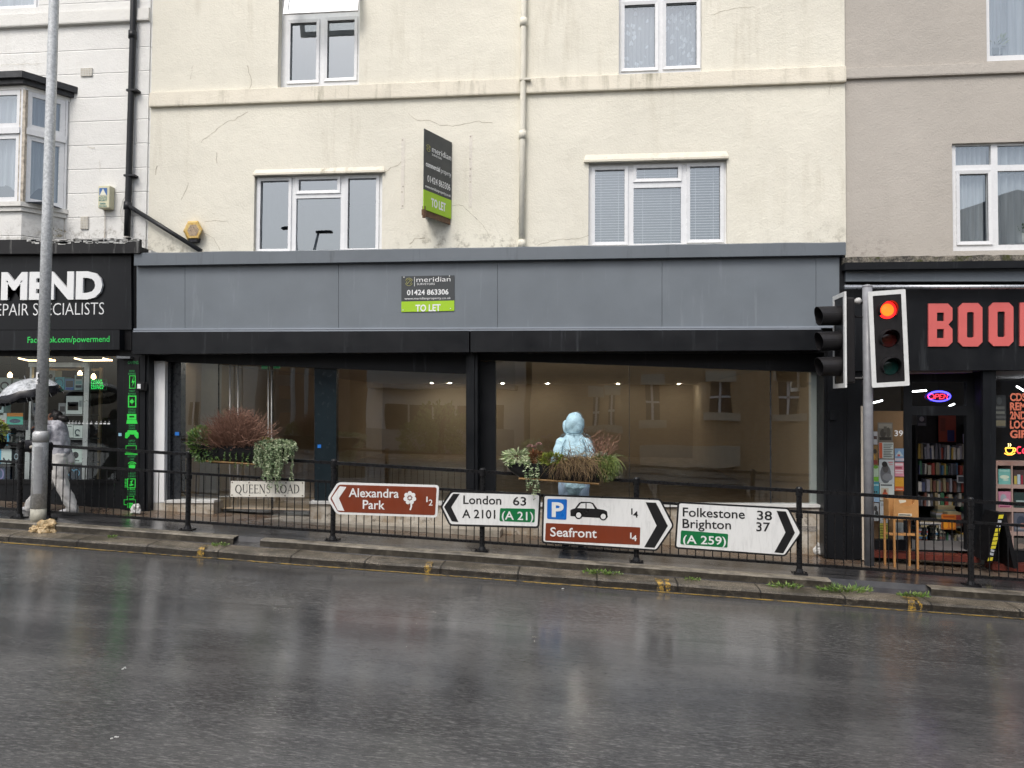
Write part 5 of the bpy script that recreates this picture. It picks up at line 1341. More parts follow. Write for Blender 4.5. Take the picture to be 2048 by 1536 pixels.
for i in range(7):
    a_ = rad(i*360/7 - 90); mb.px(ell(cc[0] + 8.7*math.cos(a_), cc[1] + 9.2*math.sin(a_), 4.3, 4.5, n=12)[:-1], YS - .0060 - .0003*i, .003)
mb.px(ell(cc[0], cc[1], 3.2, 3.3, n=12)[:-1], YS - .0085, .003)
mb.px([(820.5, 1008), (824, 1008), (824.2, 1013), (821.5, 1020.6), (818.6, 1019.6), (821, 1013)], YS - .0059, .003)
mb.build('flower_symbol', M_SW, s1)
mb = MB(); mb.tube([P(*q, YS - .0095) for q in ell(cc[0], cc[1], 3.5, 3.6, n=14)], .0035, 4); mb.build('flower_outline', M_SBR, s1)
s2 = road_sign('white left-pointing sign reading London 63 A2101', z4([(492, 150), (536, 84), (906, 95), (898, 239), (530, 229)]), 3.8, M_SB, M_SW)
part_px(s2, 'arrow', M_SB, [z4([(508, 151), (546, 97), (572, 98), (537, 152), (567, 213), (540, 210)])], .006)
part_px(s2, 'green_patch', M_SG, [rounded(z3([(256, 938), (435, 941), (433, 1011), (253, 1004)]), 3)], .006)
mb = MB(); wpx(mb, 'London', 926.6, 1007.5, 1002.5, 1009, 16.5, YS - .003, .003, .01); wpx(mb, '63', 1025.8, 1010.2, 1052.3, 1011, 16.5, YS - .003, .003, .01); wpx(mb, 'A 2101', 924.4, 1035.5, 990.5, 1037, 16.5, YS - .003, .003, .01); mb.build('lettering', M_SB, s2)
mb = MB(); wpx(mb, '(A 21)', 1003.5, 1038.6, 1066.5, 1040.6, 16, YS - .006, .003, .01); mb.build('lettering', M_SW, s2)
s3 = road_sign('tallest white sign with a car symbol and brown Seafront panel pointing right', z4([(907, 300), (912, 99), (1395, 117), (1452, 228), (1380, 333)]), 3.6, M_SB, M_SW)
part_px(s3, 'arrow', M_SB, [z4([(1334, 132), (1376, 134), (1425, 229), (1370, 319), (1328, 316), (1379, 228)])], .006)
part_px(s3, 'parking_panel', M_SBL, [rounded(z4([(931, 118), (1012, 120), (1009, 204), (930, 200)]), 3)], .006)
part_px(s3, 'brown_panel', M_SBR, [rounded(z4([(925, 217), (1312, 235), (1310, 307), (922, 289)]), 2)], .006)
mb = MB(); wpx(mb, 'P', 1103.5, 1032.5, 1127.5, 1033.5, 27, YS - .006, .003, .035); wpx(mb, 'Seafront', 1100.5, 1072.3, 1193.5, 1075.6, 17.5, YS - .006, .003, .012)
wpx(mb, '1', 1260.3, 1076.5, 1263, 1076.5, 11, YS - .006, .003, .012); wpx(mb, '4', 1263.5, 1081.5, 1273.5, 1082, 11, YS - .006, .003, .012); mb.build('lettering', M_SW, s3)
mb = MB(); wpx(mb, '1', 1262.3, 1029, 1265, 1029, 12, YS - .003, .003, .012); wpx(mb, '4', 1266, 1034.5, 1276, 1035, 12, YS - .003, .003, .012); mb.build('lettering', M_SB, s3)
part_px(s3, 'car_symbol', M_SB, [z3([(617, 978), (616, 950), (622, 944), (640, 939), (660, 911), (672, 905), (718, 906), (734, 912), (754, 941), (790, 947), (804, 955), (808, 984), (800, 990), (640, 980)]), [(a, b) for a, b in ell(1157.3, 1030.3, 7.8, 8, n=16)[:-1]], [(a, b) for a, b in ell(1206.5, 1033, 7.8, 8, n=16)[:-1]]], .006)
part_px(s3, 'car_window', M_SW, [z3([(652, 937), (670, 914), (694, 912), (694, 939)]), z3([(699, 912), (716, 912), (728, 917), (741, 941), (699, 939)])], .0085)
mb = MB()
for c_ in ((1157.3, 1030.3), (1206.5, 1033)): mb.px(ell(*c_, 5.2, 5.4, n=16)[:-1], YS - .0088, .003)
mb.build('wheel_symbol', M_SW, s3)
s4 = road_sign('white right-pointing sign reading Folkestone 38 and Brighton 37', z4([(1452, 322), (1465, 129), (1920, 154), (1975, 258), (1906, 355)]), 3.6, M_SB, M_SW)
part_px(s4, 'arrow', M_SB, [z3([(1672, 951), (1720, 955), (1766, 1064), (1706, 1169), (1661, 1164), (1718, 1062)])], .006)
part_px(s4, 'green_patch', M_SG, [rounded(z4([(1479, 247), (1672, 262), (1669, 318), (1476, 304)]), 3)], .006)
mb = MB(); wpx(mb, 'Folkestone', 1365.5, 1032.5, 1489.5, 1037.3, 17.5, YS - .003, .003, .01); wpx(mb, '38', 1514, 1039, 1544, 1040.4, 17.5, YS - .003, .003, .01); wpx(mb, 'Brighton', 1365, 1055.4, 1462, 1058.6, 17.5, YS - .003, .003, .01); wpx(mb, '37', 1512.5, 1062, 1540, 1063, 17.5, YS - .003, .003, .01); mb.build('lettering', M_SB, s4)
mb = MB(); wpx(mb, '(A 259)', 1366, 1086.5, 1452, 1090, 16, YS - .006, .003, .01); mb.build('lettering', M_SW, s4)
# street name plate with serif capitals, each stroke cut by hand
nm = thing('street_name_plate', P(535, 994, YS), 'cream street name plate reading QUEENS ROAD hung on the railing', 'sign')
mb = MB(); mb.px([(461.5, 962), (609, 963), (608.5, 994.5), (460.6, 993.5)], YS + .01, .01); mb.build('plate', sign_mat('aged_white_plate', (.70, .68, .61)), nm)
mb = MB(); TK, TN = .15, .055
cur = [0.0]; GL = []
def st(a, b, w0, w1=None):
    w1 = w0 if w1 is None else w1
    d = Vector(b) - Vector(a); n_ = Vector((-d.y, d.x)).normalized()
    GL.append([tuple(Vector(a)+n_*w0/2), tuple(Vector(b)+n_*w1/2), tuple(Vector(b)-n_*w1/2), tuple(Vector(a)-n_*w0/2)])
def sf(x, y, w_=.24): GL.append([(x-w_/2, y-.02), (x+w_/2, y-.02), (x+w_/2, y+.02), (x-w_/2, y+.02)])
def bowl(cx, cy, rx, ry, a0, a1, n=14, tk=TK, tn=TN):
    for i in range(n):
        p_, q_ = rad(a0+(a1-a0)*i/n), rad(a0+(a1-a0)*(i+1)/n)
        wa, wb = tn+(tk-tn)*abs(math.cos(p_)), tn+(tk-tn)*abs(math.cos(q_))
        f_ = lambda t, w_, s_: (cx+(rx+s_*w_/2)*math.cos(t), cy+(ry+s_*w_/2)*math.sin(t))
        GL.append([f_(p_, wa, 1), f_(q_, wb, 1), f_(q_, wb, -1), f_(p_, wa, -1)])
def glyph(ch):
    global GL
    GL = []
    if ch in 'OQ': bowl(.48, .5, .42, .46, 0, 360, 28); wd = .98
    if ch == 'Q': st((.5, .05), (.95, -.22), .1, .05)
    if ch == 'U': st((.16, 1), (.16, .35), TK); st((.74, 1), (.74, .35), TN); bowl(.45, .35, .29, .31, 180, 360, 12, .1); sf(.16, 1); sf(.74, 1); wd = .9
    if ch == 'E': st((.14, 0), (.14, 1), TK); st((.14, .97), (.62, .97), TN); st((.14, .52), (.52, .52), TN); st((.14, .03), (.66, .03), TN); st((.62, .84), (.62, 1), TN); st((.66, 0), (.66, .17), TN); st((.52, .44), (.52, .6), TN); sf(.12, 0, .2); sf(.12, 1, .2); wd = .72
    if ch == 'N': st((.12, 0), (.12, 1), TN); st((.12, 1), (.8, 0), TK); st((.8, 0), (.8, 1), TN); sf(.12, 0); sf(.06, 1, .2); sf(.8, 1); wd = .94
    if ch == 'S': bowl(.33, .745, .22, .235, 20, 260, 12, .07); bowl(.33, .255, .25, .235, -160, 80, 12, .07); st((.2, .6), (.5, .4), .13); wd = .66
    if ch == 'R': st((.14, 0), (.14, 1), TK); bowl(.3, .75, .28, .23, -90, 90, 12); st((.14, .98), (.32, .98), TN); st((.14, .52), (.32, .52), TN); st((.36, .52), (.76, 0), TK*.9); sf(.14, 0); sf(.1, 1, .2); sf(.78, 0, .14); wd = .8
    if ch == 'A': st((.08, 0), (.44, 1), TN); st((.44, 1), (.82, 0), TK); st((.22, .34), (.68, .34), TN); sf(.08, 0); sf(.82, 0); wd = .9
    if ch == 'D': st((.14, 0), (.14, 1), TK); bowl(.32, .5, .46, .47, -90, 90, 16); st((.14, .97), (.34, .97), TN); st((.14, .03), (.34, .03), TN); sf(.1, 0, .2); sf(.1, 1, .2); wd = .9
    if ch == ' ': wd = .45
    return GL, wd
tot = []; x = 0
for ch in 'QUEENS ROAD':
    g_, wd = glyph(ch); tot.append((x, g_)); x += wd + .1
sc_ = (599 - 470.5) / (x - .1)
for n_, (ox, g_) in enumerate(tot):
    for i_, q in enumerate(g_):
        mb.px([(470.5 + (ox + u)*sc_, 986.6 - v*17.2) for u, v in q], YS + .008 - .00008*i_, .003)
mb.build('lettering', mat('dark_letter_paint', (.035, .035, .032), .5, .3, 20), nm)
mb = MB()
for q in ((464.5, 965), (498, 965.3), (572, 965.6), (605, 965.8), (464, 990), (499, 990.6), (532, 991), (570, 991.2), (605, 991.4)): mb.disc(P(*q, YS + .01), .009, (0, -1, 0), .004, 8)
mb.build('fixing', mat('rusty_fixing', (.10, .07, .05), .6, .3), nm)

# ------------------------------------------------------------------ lamp post, traffic light
def mat_galv():
    k = NT('galvanised_steel')
    n = k.noise(30, 5, rough=.75); v = k.vor(42)
    k.set(Base_Color=k.mix(k.ramp(n, .4, .62), (.42, .44, .45), (.66, .68, .69)), Roughness=k.ramp(v, 0, .6, .36, .55), Metallic=.12)
    k.bump(n, .15, .01); return k.m
M_GALV = mat_galv()
YLP = 9.44
lp = thing('lamp_post', P(76, 1042, YLP), 'tall galvanised street lamp post standing in the railing gap', 'lamp post')
pp = lambda y: P(76.5 + (1040 - y) * .0305, y, YLP)
base = pp(1042)
mb = MB(); mb.tube([pp(1016) , pp(885), pp(868)], [.098, .096, .09], 20); mb.build('lower_column', M_GALV, lp, smooth=True)
mb = MB(); mb.tube([pp(1046), pp(1017)], [.094, .098], 20); mb.build('base', mat('pale_dirty_base', (.42, .41, .34), .7, .25, 16), lp, smooth=True)
mb = MB(); mb.tube([pp(884), pp(866), pp(862)], [.1, .1, .078], 20); mb.build('collar', mat('dull_zinc', (.52, .53, .53), .45, .1, 16, metal=.3), lp, smooth=True)
topz = pp(-700)
mb = MB(); mb.tube([pp(864), pp(400), pp(0), topz, topz + Vector((.05, -.25, .5)), topz + Vector((.05, -1.1, .62))], [.074, .068, .062, .05, .045, .04], 20); mb.build('upper_column', M_GALV, lp, smooth=True)
mb = MB(); q = topz + Vector((.05, -1.1, .62)); mb.loft([[q + Vector((-.1, 0, -.04)), q + Vector((.1, 0, -.04)), q + Vector((.1, 0, .04)), q + Vector((-.1, 0, .04))], [q + Vector((-.15, -.35, -.06)), q + Vector((.15, -.35, -.06)), q + Vector((.12, -.35, .08)), q + Vector((-.12, -.35, .08))], [q + Vector((-.1, -.7, -.04)), q + Vector((.1, -.7, -.04)), q + Vector((.08, -.7, .03)), q + Vector((-.08, -.7, .03))]]); mb.build('lantern', M_GALV, lp)
def curved_patch(y0, y1, a0, a1, r, th):
    mb = MB(); c0, c1 = pp(y0), pp(y1)
    rows = []
    for c in (c0, c1):
        rows.append([c + Vector((math.sin(rad(a))*r, -math.cos(rad(a))*r, 0)) for a in range(a0, a1 + 1, 6)])
    n = len(rows[0]); o2 = [[p + (p - c)*(th/r) - Vector((0, 0, 0)) for p in rw] for rw, c in zip(rows, (c0, c1))]
    for i in range(n - 1): mb.face([o2[0][i], o2[0][i+1], o2[1][i+1], o2[1][i]])
    return mb
d_ = curved_patch(893, 986, -6, 54, .0975, .003).build('access_door', mat('door_zinc', (.34, .35, .36), .4, .12, 22, metal=.35), lp)
pl_ = curved_patch(745, 768.5, -48, 0, .0745, .002).build('number_plate', M_WVIN, lp)
mb = MB(); yy = YLP - .0785; wpx(mb, '1', 75.4, 755, 78, 755, 7, yy, .002, .02); wpx(mb, '5', 74, 766, 78.6, 766, 7, yy, .002, .02); mb.build('digits', M_BLACKM, pl_)

YT_ = 9.78
tl = thing('traffic_light', P(1738, 1131, YT_), 'grey traffic light pole with two signal heads, red lamp lit', 'traffic light')
M_POLE = mat('grey_pole', (.27, .275, .295), .4, .15, 12, bump=.05)
mb = MB(); mb.tube([P(1738.5, 1131, YT_), P(1736, 800, YT_), P(1734.5, 574, YT_)], .058, 18); mb.build('pole', M_POLE, tl, smooth=True)
mb = MB(); p_ = P(1734.5, 574, YT_); mb.tube([p_, p_ + Vector((0, 0, .012)), p_ + Vector((0, 0, .03))], [.062, .062, .03], 18); mb.build('pole_cap', M_POLE, tl)
M_HEAD = mat('signal_black', (.016, .015, .016), .4, .15, 18)
Yh = 9.62
hd = [(1736, 583.5), (1811, 578), (1819.5, 771), (1744.5, 775.5)]
mb = MB(); mb.px(shrink(hd, 6), Yh, .012); head = mb.build('signal_head', M_HEAD, tl)
mb = MB()
o_ = [P(a, b, Yh - .006) for a, b in rounded(hd, 3)]; i_ = [P(a, b, Yh - .006) for a, b in rounded(shrink(hd, 9), 2)]
mb.ring(o_, i_, (0, .02, 0)); mb.build('white_border', mat('signal_white_border', (.70, .71, .70), .4, .08, 12), head)
mb = MB(); ins = shrink(hd, 14); mb.prism([P(a, b, Yh + .013) for a, b in ins], (0, .13, 0)); mb.build('signal_case', M_HEAD, head, bevel=.02)
def visor(parent, c, r, ax, L, arc=(-38, 218), cut=.45):
    ax = Vector(ax).normalized(); up = Vector((0, 0, 1)); sd = ax.cross(up).normalized(); up = sd.cross(ax)
    mb = MB(); N = 26; rows = []
    for t, rr in ((0, r), (1, r*.97)):
        rows.append([c + ax*(L*(t if t == 0 else ((1 - cut) + cut*max(0, math.sin(rad(a))))))  + sd*rr*math.cos(rad(a)) + up*rr*math.sin(rad(a)) for a in [arc[0] + (arc[1]-arc[0])*i/N for i in range(N+1)]])
    inn = [[p - (p - (c + ax*(p-c).dot(ax)))*.05 for p in rw] for rw in rows]
    for rw in (rows, inn):
        for i in range(N): mb.face([rw[0][i], rw[0][i+1], rw[1][i+1], rw[1][i]])
    for i in range(N): mb.face([rows[1][i], rows[1][i+1], inn[1][i+1], inn[1][i]])
    return mb.build('visor', M_HEAD, parent, smooth=True)
M_RED_ON = mat('red_lamp_core', (1, .11, .01), .3, 0, emit=2.2); M_RED_RIM = mat('red_lamp_rim', (1, .012, .012), .3, 0, emit=2.2)
M_AMB, M_GRN = mat('dark_amber_lens', (.05, .006, .005), .12, .1), mat('dark_green_lens', (.006, .035, .03), .12, .1)
for (a, b), m_ in (((1773.5, 620), None), ((1776.5, 677.5), M_AMB), ((1779.5, 733), M_GRN)):
    c = P(a, b, Yh - .001); r = .112
    if m_ is None:
        mb = MB(); mb.tube([c, c + Vector((0, -.008, 0))], r*.98, 28); ln = mb.build('lens', M_RED_RIM, head)
        mb = MB(); c2 = c + Vector((.004, -.0085, 0)); mb.tube([c2, c2 + Vector((0, -.012, 0)), c2 + Vector((0, -.02, 0))], [r*.70, r*.6, r*.25], 28); mb.build('lamp_core', M_RED_ON, ln)
    else:
        mb = MB(); mb.tube([c, c + Vector((0, -.008, 0)), c + Vector((0, -.016, 0))], [r*.98, r*.9, r*.4], 28); ln = mb.build('lens', m_, head, smooth=True)
    visor(head, c, r*1.03, (.03, -1, -.05), .13)
# second head, facing along the road to the left
Xs = P(1679, 680, 9.8).x; zt2, zb2 = P(1676, 588, 9.8).z, P(1680, 776, 9.8).z
mb = MB(); mb.box(Xs, Xs + .012, 9.62, 10.0, zb2 + .03, zt2 - .03); side = mb.build('signal_head', M_HEAD, tl)
mb = MB(); mb.ring([(Xs - .008, 9.585, zb2), (Xs - .008, 10.035, zb2 - .0), (Xs - .008, 10.035, zt2), (Xs - .008, 9.585, zt2)], [(Xs - .008, 9.64, zb2 + .055), (Xs - .008, 9.98, zb2 + .055), (Xs - .008, 9.98, zt2 - .055), (Xs - .008, 9.64, zt2 - .055)], (.024, 0, 0)); mb.build('white_border', MATS['signal_white_border'], side)
mb = MB(); mb.box(Xs + .0125, Xs + .15, 9.67, 9.95, zb2 + .06, zt2 - .06); mb.build('signal_case', M_HEAD, side, bevel=.02)
for f in (.77, .5, .23):
    c = Vector((Xs - .002, 9.81, zb2 + (zt2-zb2)*f)); 
    mb = MB(); mb.tube([c, c + Vector((-.01, 0, 0))], .11, 24); mb.build('lens', M_AMB, side)
    visor(side, c, .125, (-1, -.12, -.03), .29, (-85, 265), .12)
mb = MB()
pa = P(1734, 600, YT_); pb = P(1735, 760, YT_)
for z_ in (pa.z - .03, pb.z + .02): mb.tube([(Xs + .13, 9.82, z_), (pa.x, YT_, z_), (pa.x + .12, Yh + .14, z_)], .02, 8)
mb.build('bracket', M_HEAD, tl)
mb = MB(); mb.tube([P(1700, 606, 9.8), P(1708, 612, 9.76), P(1703, 624, 9.76), P(1712, 634, 9.78), P(1733, 634, 9.8)], .011, 6); mb.build('cable', M_HEAD, tl, smooth=True)
mb = MB(); c = P(1716, 602, 9.78); mb.tube([c + Vector((-.045, 0, -.02)), c, c + Vector((.03, 0, .02))], [.02, .045, .03], 10); mb.build('sensor', mat('pale_sensor', (.5, .5, .49), .5, .05), tl, smooth=True)

# ------------------------------------------------------------------ leaflet stand, folding stand, bag, litter
M_OAK = mat('honey_wood', (.46, .235, .085), .45, .16, 9)
Yl = 10.27; g0 = P(1808, 1100, Yl); g0.z = pz(g0.x, Yl)
st_ = thing('leaflet_stand', (P(1808, 1100, Yl).x, Yl, g0.z), 'honey wooden leaflet stand on legs outside the bookshop', 'stand')
mb = MB()
xa, xb2 = P(1787, 1020, Yl).x, P(1837, 1020, Yl).x; za, zb3 = P(1812, 1040, Yl).z, P(1812, 1000, Yl).z
ou = [(xa, zb3), (xa, za), (xb2, za), (xb2, zb3)]
cx_, rr_ = (xa + xb2)/2 + .01, .10
pts = [(xb2, zb3)] + [(cx_ + rr_*math.cos(rad(-t)), zb3 + rr_*math.sin(rad(-t))*.85) for t in range(0, 181, 15)] + [(xa, zb3), (xa, za), (xb2, za)]
mb.prism([(x, Yl, z) for x, z in pts], (0, .015, 0)); mb.build('front_board', M_OAK, st_)
mb = MB(); mb.box(xa, xb2, Yl + .16, Yl + .175, za, zb3 + .02); mb.box(xa - .06, xa - .05, Yl, Yl + .175, za, zb3); mb.box(xa - .05, xa - .001, Yl + .15, Yl + .165, za, zb3); mb.box(xb2 - .012, xb2, Yl + .016, Yl + .159, za, zb3 - .001); mb.box(xa, xb2, Yl + .016, Yl + .159, za, za + .012); mb.build('box_side', M_OAK, st_)
for x, y in ((xa + .012, Yl + .005), (xb2 - .012, Yl + .005), (xa - .05, Yl + .16), (xb2 - .05, Yl + .16)):
    mb = MB(); mb.box(x - .012, x + .012, y - .004, y + .02, pz(x, y), za - .001); mb.build('leg', M_OAK, st_)
mb = MB(); zz = P(1812, 1072, Yl).z; mb.box(xa - .04, xb2 - .002, Yl + .022, Yl + .15, zz, zz + .018); mb.build('lower_shelf', M_OAK, st_)
mb = MB(); mb.prism([(xa + .06, Yl + .03, zb3 - .06), (xa + .17, Yl + .03, zb3 - .03), (xa + .17, Yl + .03, zb3 - .005), (xa + .06, Yl + .03, zb3 - .005)], (0, .01, 0)); mb.box(xa + .06, xa + .23, Yl - .003, Yl, za + .05, za + .085); mb.build('leaflet', mat('leaflet_paper', (.6, .56, .45), .7, .1), st_)
mb = MB(); mb.box(xa + .07, xa + .21, Yl - .0045, Yl - .003, za + .06, za + .072); mb.build('print', M_BLACKM, st_)
Yk = 10.22; g0 = P(2003, 1132, Yk); g0.z = pz(g0.x, Yk)
fs = thing('folding_stand', (P(2004, 1100, Yk).x, Yk, g0.z), 'yellow and black striped folding stand outside the bookshop window', 'stand')
def leaf_panel(p0, p1, wd, m, dy, name):
    a, b = P(*p0, Yk + dy), P(*p1, Yk + dy); mb = MB()
    d = (b - a); n_ = Vector((d.z, 0, -d.x)).normalized()
    mb.prism([a - n_*wd, a + n_*wd, b + n_*wd, b - n_*wd], (0, .34, 0)); return mb.build(name, m, fs)
leaf_panel((2003, 1027), (1979, 1124), .035, M_BLACKM, 0, 'front_leaf'); leaf_panel((2008, 1027), (2032, 1137), .026, M_BLACKM, .005, 'rear_leaf')
M_YEL = mat('hazard_yellow', lin(222, 208, 56), .45, .1, 12)
mb = MB(); L0, L1 = (2003, 1027), (1979, 1124)
def onleaf(t, s_): return (L0[0] + (L1[0]-L0[0])*t + s_, L0[1] + (L1[1]-L0[1])*t + s_*.25)
for t0, t1 in ((.02, .10), (.30, .37), (.39, .46), (.48, .55), (.57, .64), (.66, .72), (.9, .97)):
    mb.px([onleaf(t0 + .02, -3.8), onleaf(t0 - .01, 4.8), onleaf(t1 - .01, 4.8), onleaf(t1 + .02, -3.8)], Yk - .004, .004)
mb.build('stripe', M_YEL, fs)
mb = MB()
for t0, t1 in ((.14, .2), (.22, .27), (.74, .79), (.81, .86)): mb.px([onleaf(t0, -3), onleaf(t0, 4), onleaf(t1, 4), onleaf(t1, -3)], Yk - .004, .004)
mb.build('stripe', mat('grey_stripe', (.4, .42, .45), .5, .1), fs)
def crumple(name, label, cat, px_, py_, sx, sy, sz, m, seed, dz=0.0, amp=.45):
    g_ = GP(px_, py_, dz); bm = bmesh.new(); bmesh.ops.create_icosphere(bm, subdivisions=4, radius=1)
    for v in bm.verts:
        p = v.co.copy(); n_ = noise.noise(p*1.7 + Vector((seed, 0, 0)))*amp + abs(noise.noise(p*4.2 + Vector((0, seed, 0))))*amp*.55 + noise.noise(p*9 + Vector((0, 0, seed)))*amp*.12
        q = p*(1 + n_); v.co = Vector((g_.x + q.x*sx, g_.y + q.y*sy, g_.z + max(0.0, (q.z + .55)*sz)))
    mb = MB(); mb.bm.free(); mb.bm = bm; return tag(mb.build(name, m, None, smooth=False), label, cat)
def mat_bag():
    k = NT('beige_bag'); n = k.noise(18, 5, rough=.7)
    k.set(Base_Color=k.mix(k.ramp(n, .4, .65), (.33, .22, .10), (.55, .43, .25)), Roughness=.45); k.bump(k.noise(24, 5), .5, .02); return k.m
mbag = mat_bag()
crumple('crumpled_bag', 'crumpled beige bag lying at the foot of the lamp post', 'bag', 93, 1064, .14, .10, .10, mbag, 3.0, -.1)
crumple('crumpled_bag', 'smaller beige bag end lying left of the crumpled bag', 'bag', 74, 1064, .09, .07, .055, mbag, 8.0, -.1)
M_LIT = mat('wet_white_paper', (.6, .6, .58), .4, .1)
crumple('paper_scrap', 'scrap of white paper against the plinth by the bookshop pilaster', 'litter', 1638, 1108, .08, .06, .12, M_LIT, 5.0, .02)
crumple('paper_scrap', 'white scrap at the foot of the green icon strip', 'litter', 272, 1026, .07, .05, .08, M_LIT, 6.5, .02)
def road_pt(px_, py_):
    d = ray(px_, py_); t = .001
    while CAMZ + d.z*t > rz(d.x*t, d.y*t) + .006 and t < .02: t += .00001
    return Vector((d.x*t, d.y*t, CAMZ + d.z*t))
for px_, py_, lb in ((247, 1338, 'small white scrap on the wet road at the left'), (226, 1478, 'small white scrap near the bottom left of the road'), (1125, 1178, 'tiny white scrap on the road below the car symbol sign')):
    p = road_pt(px_, py_); mb = MB(); rng = random.Random(px_)
    for i in range(3):
        a = p + Vector((rng.uniform(-.012, .012), rng.uniform(-.02, .02), .004)); mb.tube([a, a + Vector((rng.uniform(.005, .015), rng.uniform(-.006, .006), .004))], .004, 5)
    tag(mb.build('paper_scrap', M_LIT), lb, 'litter')
# yellow no-loading dashes across the kerb
k = NT('kerb_yellow'); k.set(Base_Color=k.mix(k.ramp(k.noise(20, 6, rough=.8), .47, .58), (.06, .05, .035), (.44, .27, .035)), Roughness=.4); M_YK = k.m
for px_, py_ in ((405, 1087), (858, 1112), (1320, 1150), (1820, 1178)):
    x = P(px_, py_, 8.95).x; mb = MB(); rng = random.Random(px_)
    for w_, x_ in ((.075, x), (.04, x + .09)) if px_ > 1000 else ((.08, x),):
        prof = [(8.896, -.20), (8.899, -.122), (8.928, -.096), (9.06, -.092)]; rows = []
        for y_, dz_ in prof:
            rows.append([(x_ - w_/2 + rng.uniform(-.015, .015), y_, pz(x_) + dz_ + .01), (x_ + w_/2 + rng.uniform(-.015, .015), y_ - .002, pz(x_) + dz_ + .01)])
        for A_, B_ in zip(rows, rows[1:]): mb.face([A_[0], A_[1], B_[1], B_[0]])
    struct(mb, 'kerb_marking', M_YK)
# ------------------------------------------------------------------ planters and plants
def leaf_mat(name, cols, rough=.5):
    k = NT(name); n = len(cols)
    r = k.n.new('ShaderNodeValToRGB'); k.t.links.new(k.isl(), r.inputs[0]); e = r.color_ramp.elements
    while len(e) < n: e.new(.5)
    for i, c in enumerate(cols): e[i].position = i/(n-1); e[i].color = (*c, 1)
    k.set(Base_Color=r.outputs[0], Roughness=rough); MATS[name] = k.m; return k.m
def leaf(mb, p, d, L, w_, rng, curl=.25):
    d = d.normalized(); ref = Vector((rng.uniform(-1, 1), rng.uniform(-1, 1), rng.uniform(-.2, 1)))
    s_ = d.cross(ref)
    if s_.length < 1e-4: s_ = Vector((1, 0, 0))
    s_.normalize(); n_ = s_.cross(d)
    m = p + d*L*.5 + n_*L*curl*.3; t = p + d*L - n_*L*curl*.3
    mb.face([p, m + s_*w_/2, t]); mb.face([p, t, m - s_*w_/2])
    # join halves so that a leaf is one island
    return
def leaf1(mb, p, d, L, w_, rng, curl=.25):
    d = d.normalized(); ref = Vector((rng.uniform(-1, 1), rng.uniform(-1, 1), rng.uniform(-.2, 1)))
    s_ = d.cross(ref)
    if s_.length < 1e-4: s_ = Vector((1, 0, 0))
    s_.normalize(); n_ = s_.cross(d)
    v = [mb.bm.verts.new(q) for q in (p, p + d*L*.45 + s_*w_/2 + n_*L*curl*.2, p + d*L - n_*L*curl*.25, p + d*L*.45 - s_*w_/2 + n_*L*curl*.2)]
    mb.bm.faces.new((v[0], v[1], v[2])); mb.bm.faces.new((v[0], v[2], v[3]))
def clump(mb, c, rx, ry, rz_, n, L, w_, rng, up=.3, droop=0.0):
    for _ in range(n):
        u = Vector((rng.gauss(0, 1), rng.gauss(0, 1), rng.gauss(0, 1))).normalized() * rng.uniform(.35, 1)**.6
        p = c + Vector((u.x*rx, u.y*ry, u.z*rz_)); d = Vector((u.x, u.y, u.z + up - droop*rng.random()))
        leaf1(mb, p, d, L*rng.uniform(.6, 1.2), w_*rng.uniform(.7, 1.2), rng)
def strand(mb, p, d, L, r, rng, sag=.0, seg=5, wig=.2):
    pts = [p.copy()]; d = d.normalized()
    for i in range(seg):
        d = (d + Vector((rng.uniform(-wig, wig), rng.uniform(-wig, wig), rng.uniform(-wig, wig) - sag))).normalized(); pts.append(pts[-1] + d*L/seg)
    mb.tube(pts, [r*(1 - .7*i/seg) for i in range(seg+1)], 3, cap=False); return pts
def vine(mb, p, L, rng, lw, step=.022, sway=.012):
    q = p.copy(); mbp = [q.copy()]
    while L > 0:
        q = q + Vector((rng.uniform(-sway, sway), rng.uniform(-sway*.6, sway*.6), -step)); L -= step; mbp.append(q.copy())
        for s_ in (-1, 1):
            leaf1(mb, q, Vector((s_*rng.uniform(.4, 1), rng.uniform(-.9, -.1), rng.uniform(-.5, .4))), lw*rng.uniform(.7, 1.2), lw*rng.uniform(.7, 1.0), rng, .1)
    if len(mbp) > 1: mb.tube(mbp, .0022, 3, cap=False)
YP = 9.46
M_TROUGH = mat('black_trough', (.010, .010, .011), .4, .2, 12)
M_OCHRE = mat('ochre_bar', (.22, .12, .03), .5, .25, 20)
def planter(label, x0, x1, ytop, ybot, ym0, ym1):
    a, b = P(x0, ytop[0], YP), P(x1, ytop[1], YP); h = a.z - P(x0, ybot, YP).z
    o = thing('planter_trough', ((a.x+b.x)/2, YP, (a.z+b.z)/2 - h), label, 'planter', 'troughs hung on the railing')
    mb = MB(); N = 26; rows = []
    for i in range(N + 1):
        t = i/N; x = a.x + (b.x-a.x)*t; e = min(1, (min(t, 1-t)*N + .15)/5.0)**.55; top = a.z + (b.z-a.z)*t
        sec = []
        for k in range(13):
            f = math.pi*k/12; sec.append((x, YP - .13*math.cos(f)*(.75 + .25*e), top - h*e*max(.06, math.sin(f))**.7 if 0 < k < 12 else top))
        rows.append(sec)
    mb.loft(rows, closed=True); mb.build('trough', M_TROUGH, o)
    mb = MB(); p0, p1 = P(ym0[0], ym0[1], YP - .09), P(ym1[0], ym1[1], YP - .09); mb.tube([p0, p1], .013, 8); mb.build('support_bar', M_OCHRE, o)
    mb = MB()
    for f in (.2, .8):
        q = p0 + (p1-p0)*f; mb.tube([q, q + Vector((0, .09, -.01)), q + Vector((0, .13, .03))], .008, 6)
    mb.build('bracket', M_RAIL, o)
    return a, b, h
planter('long black trough with a brown heather bush above the QUEENS ROAD plate', 383, 591, (888, 893), 926, (412, 922), (515, 929))
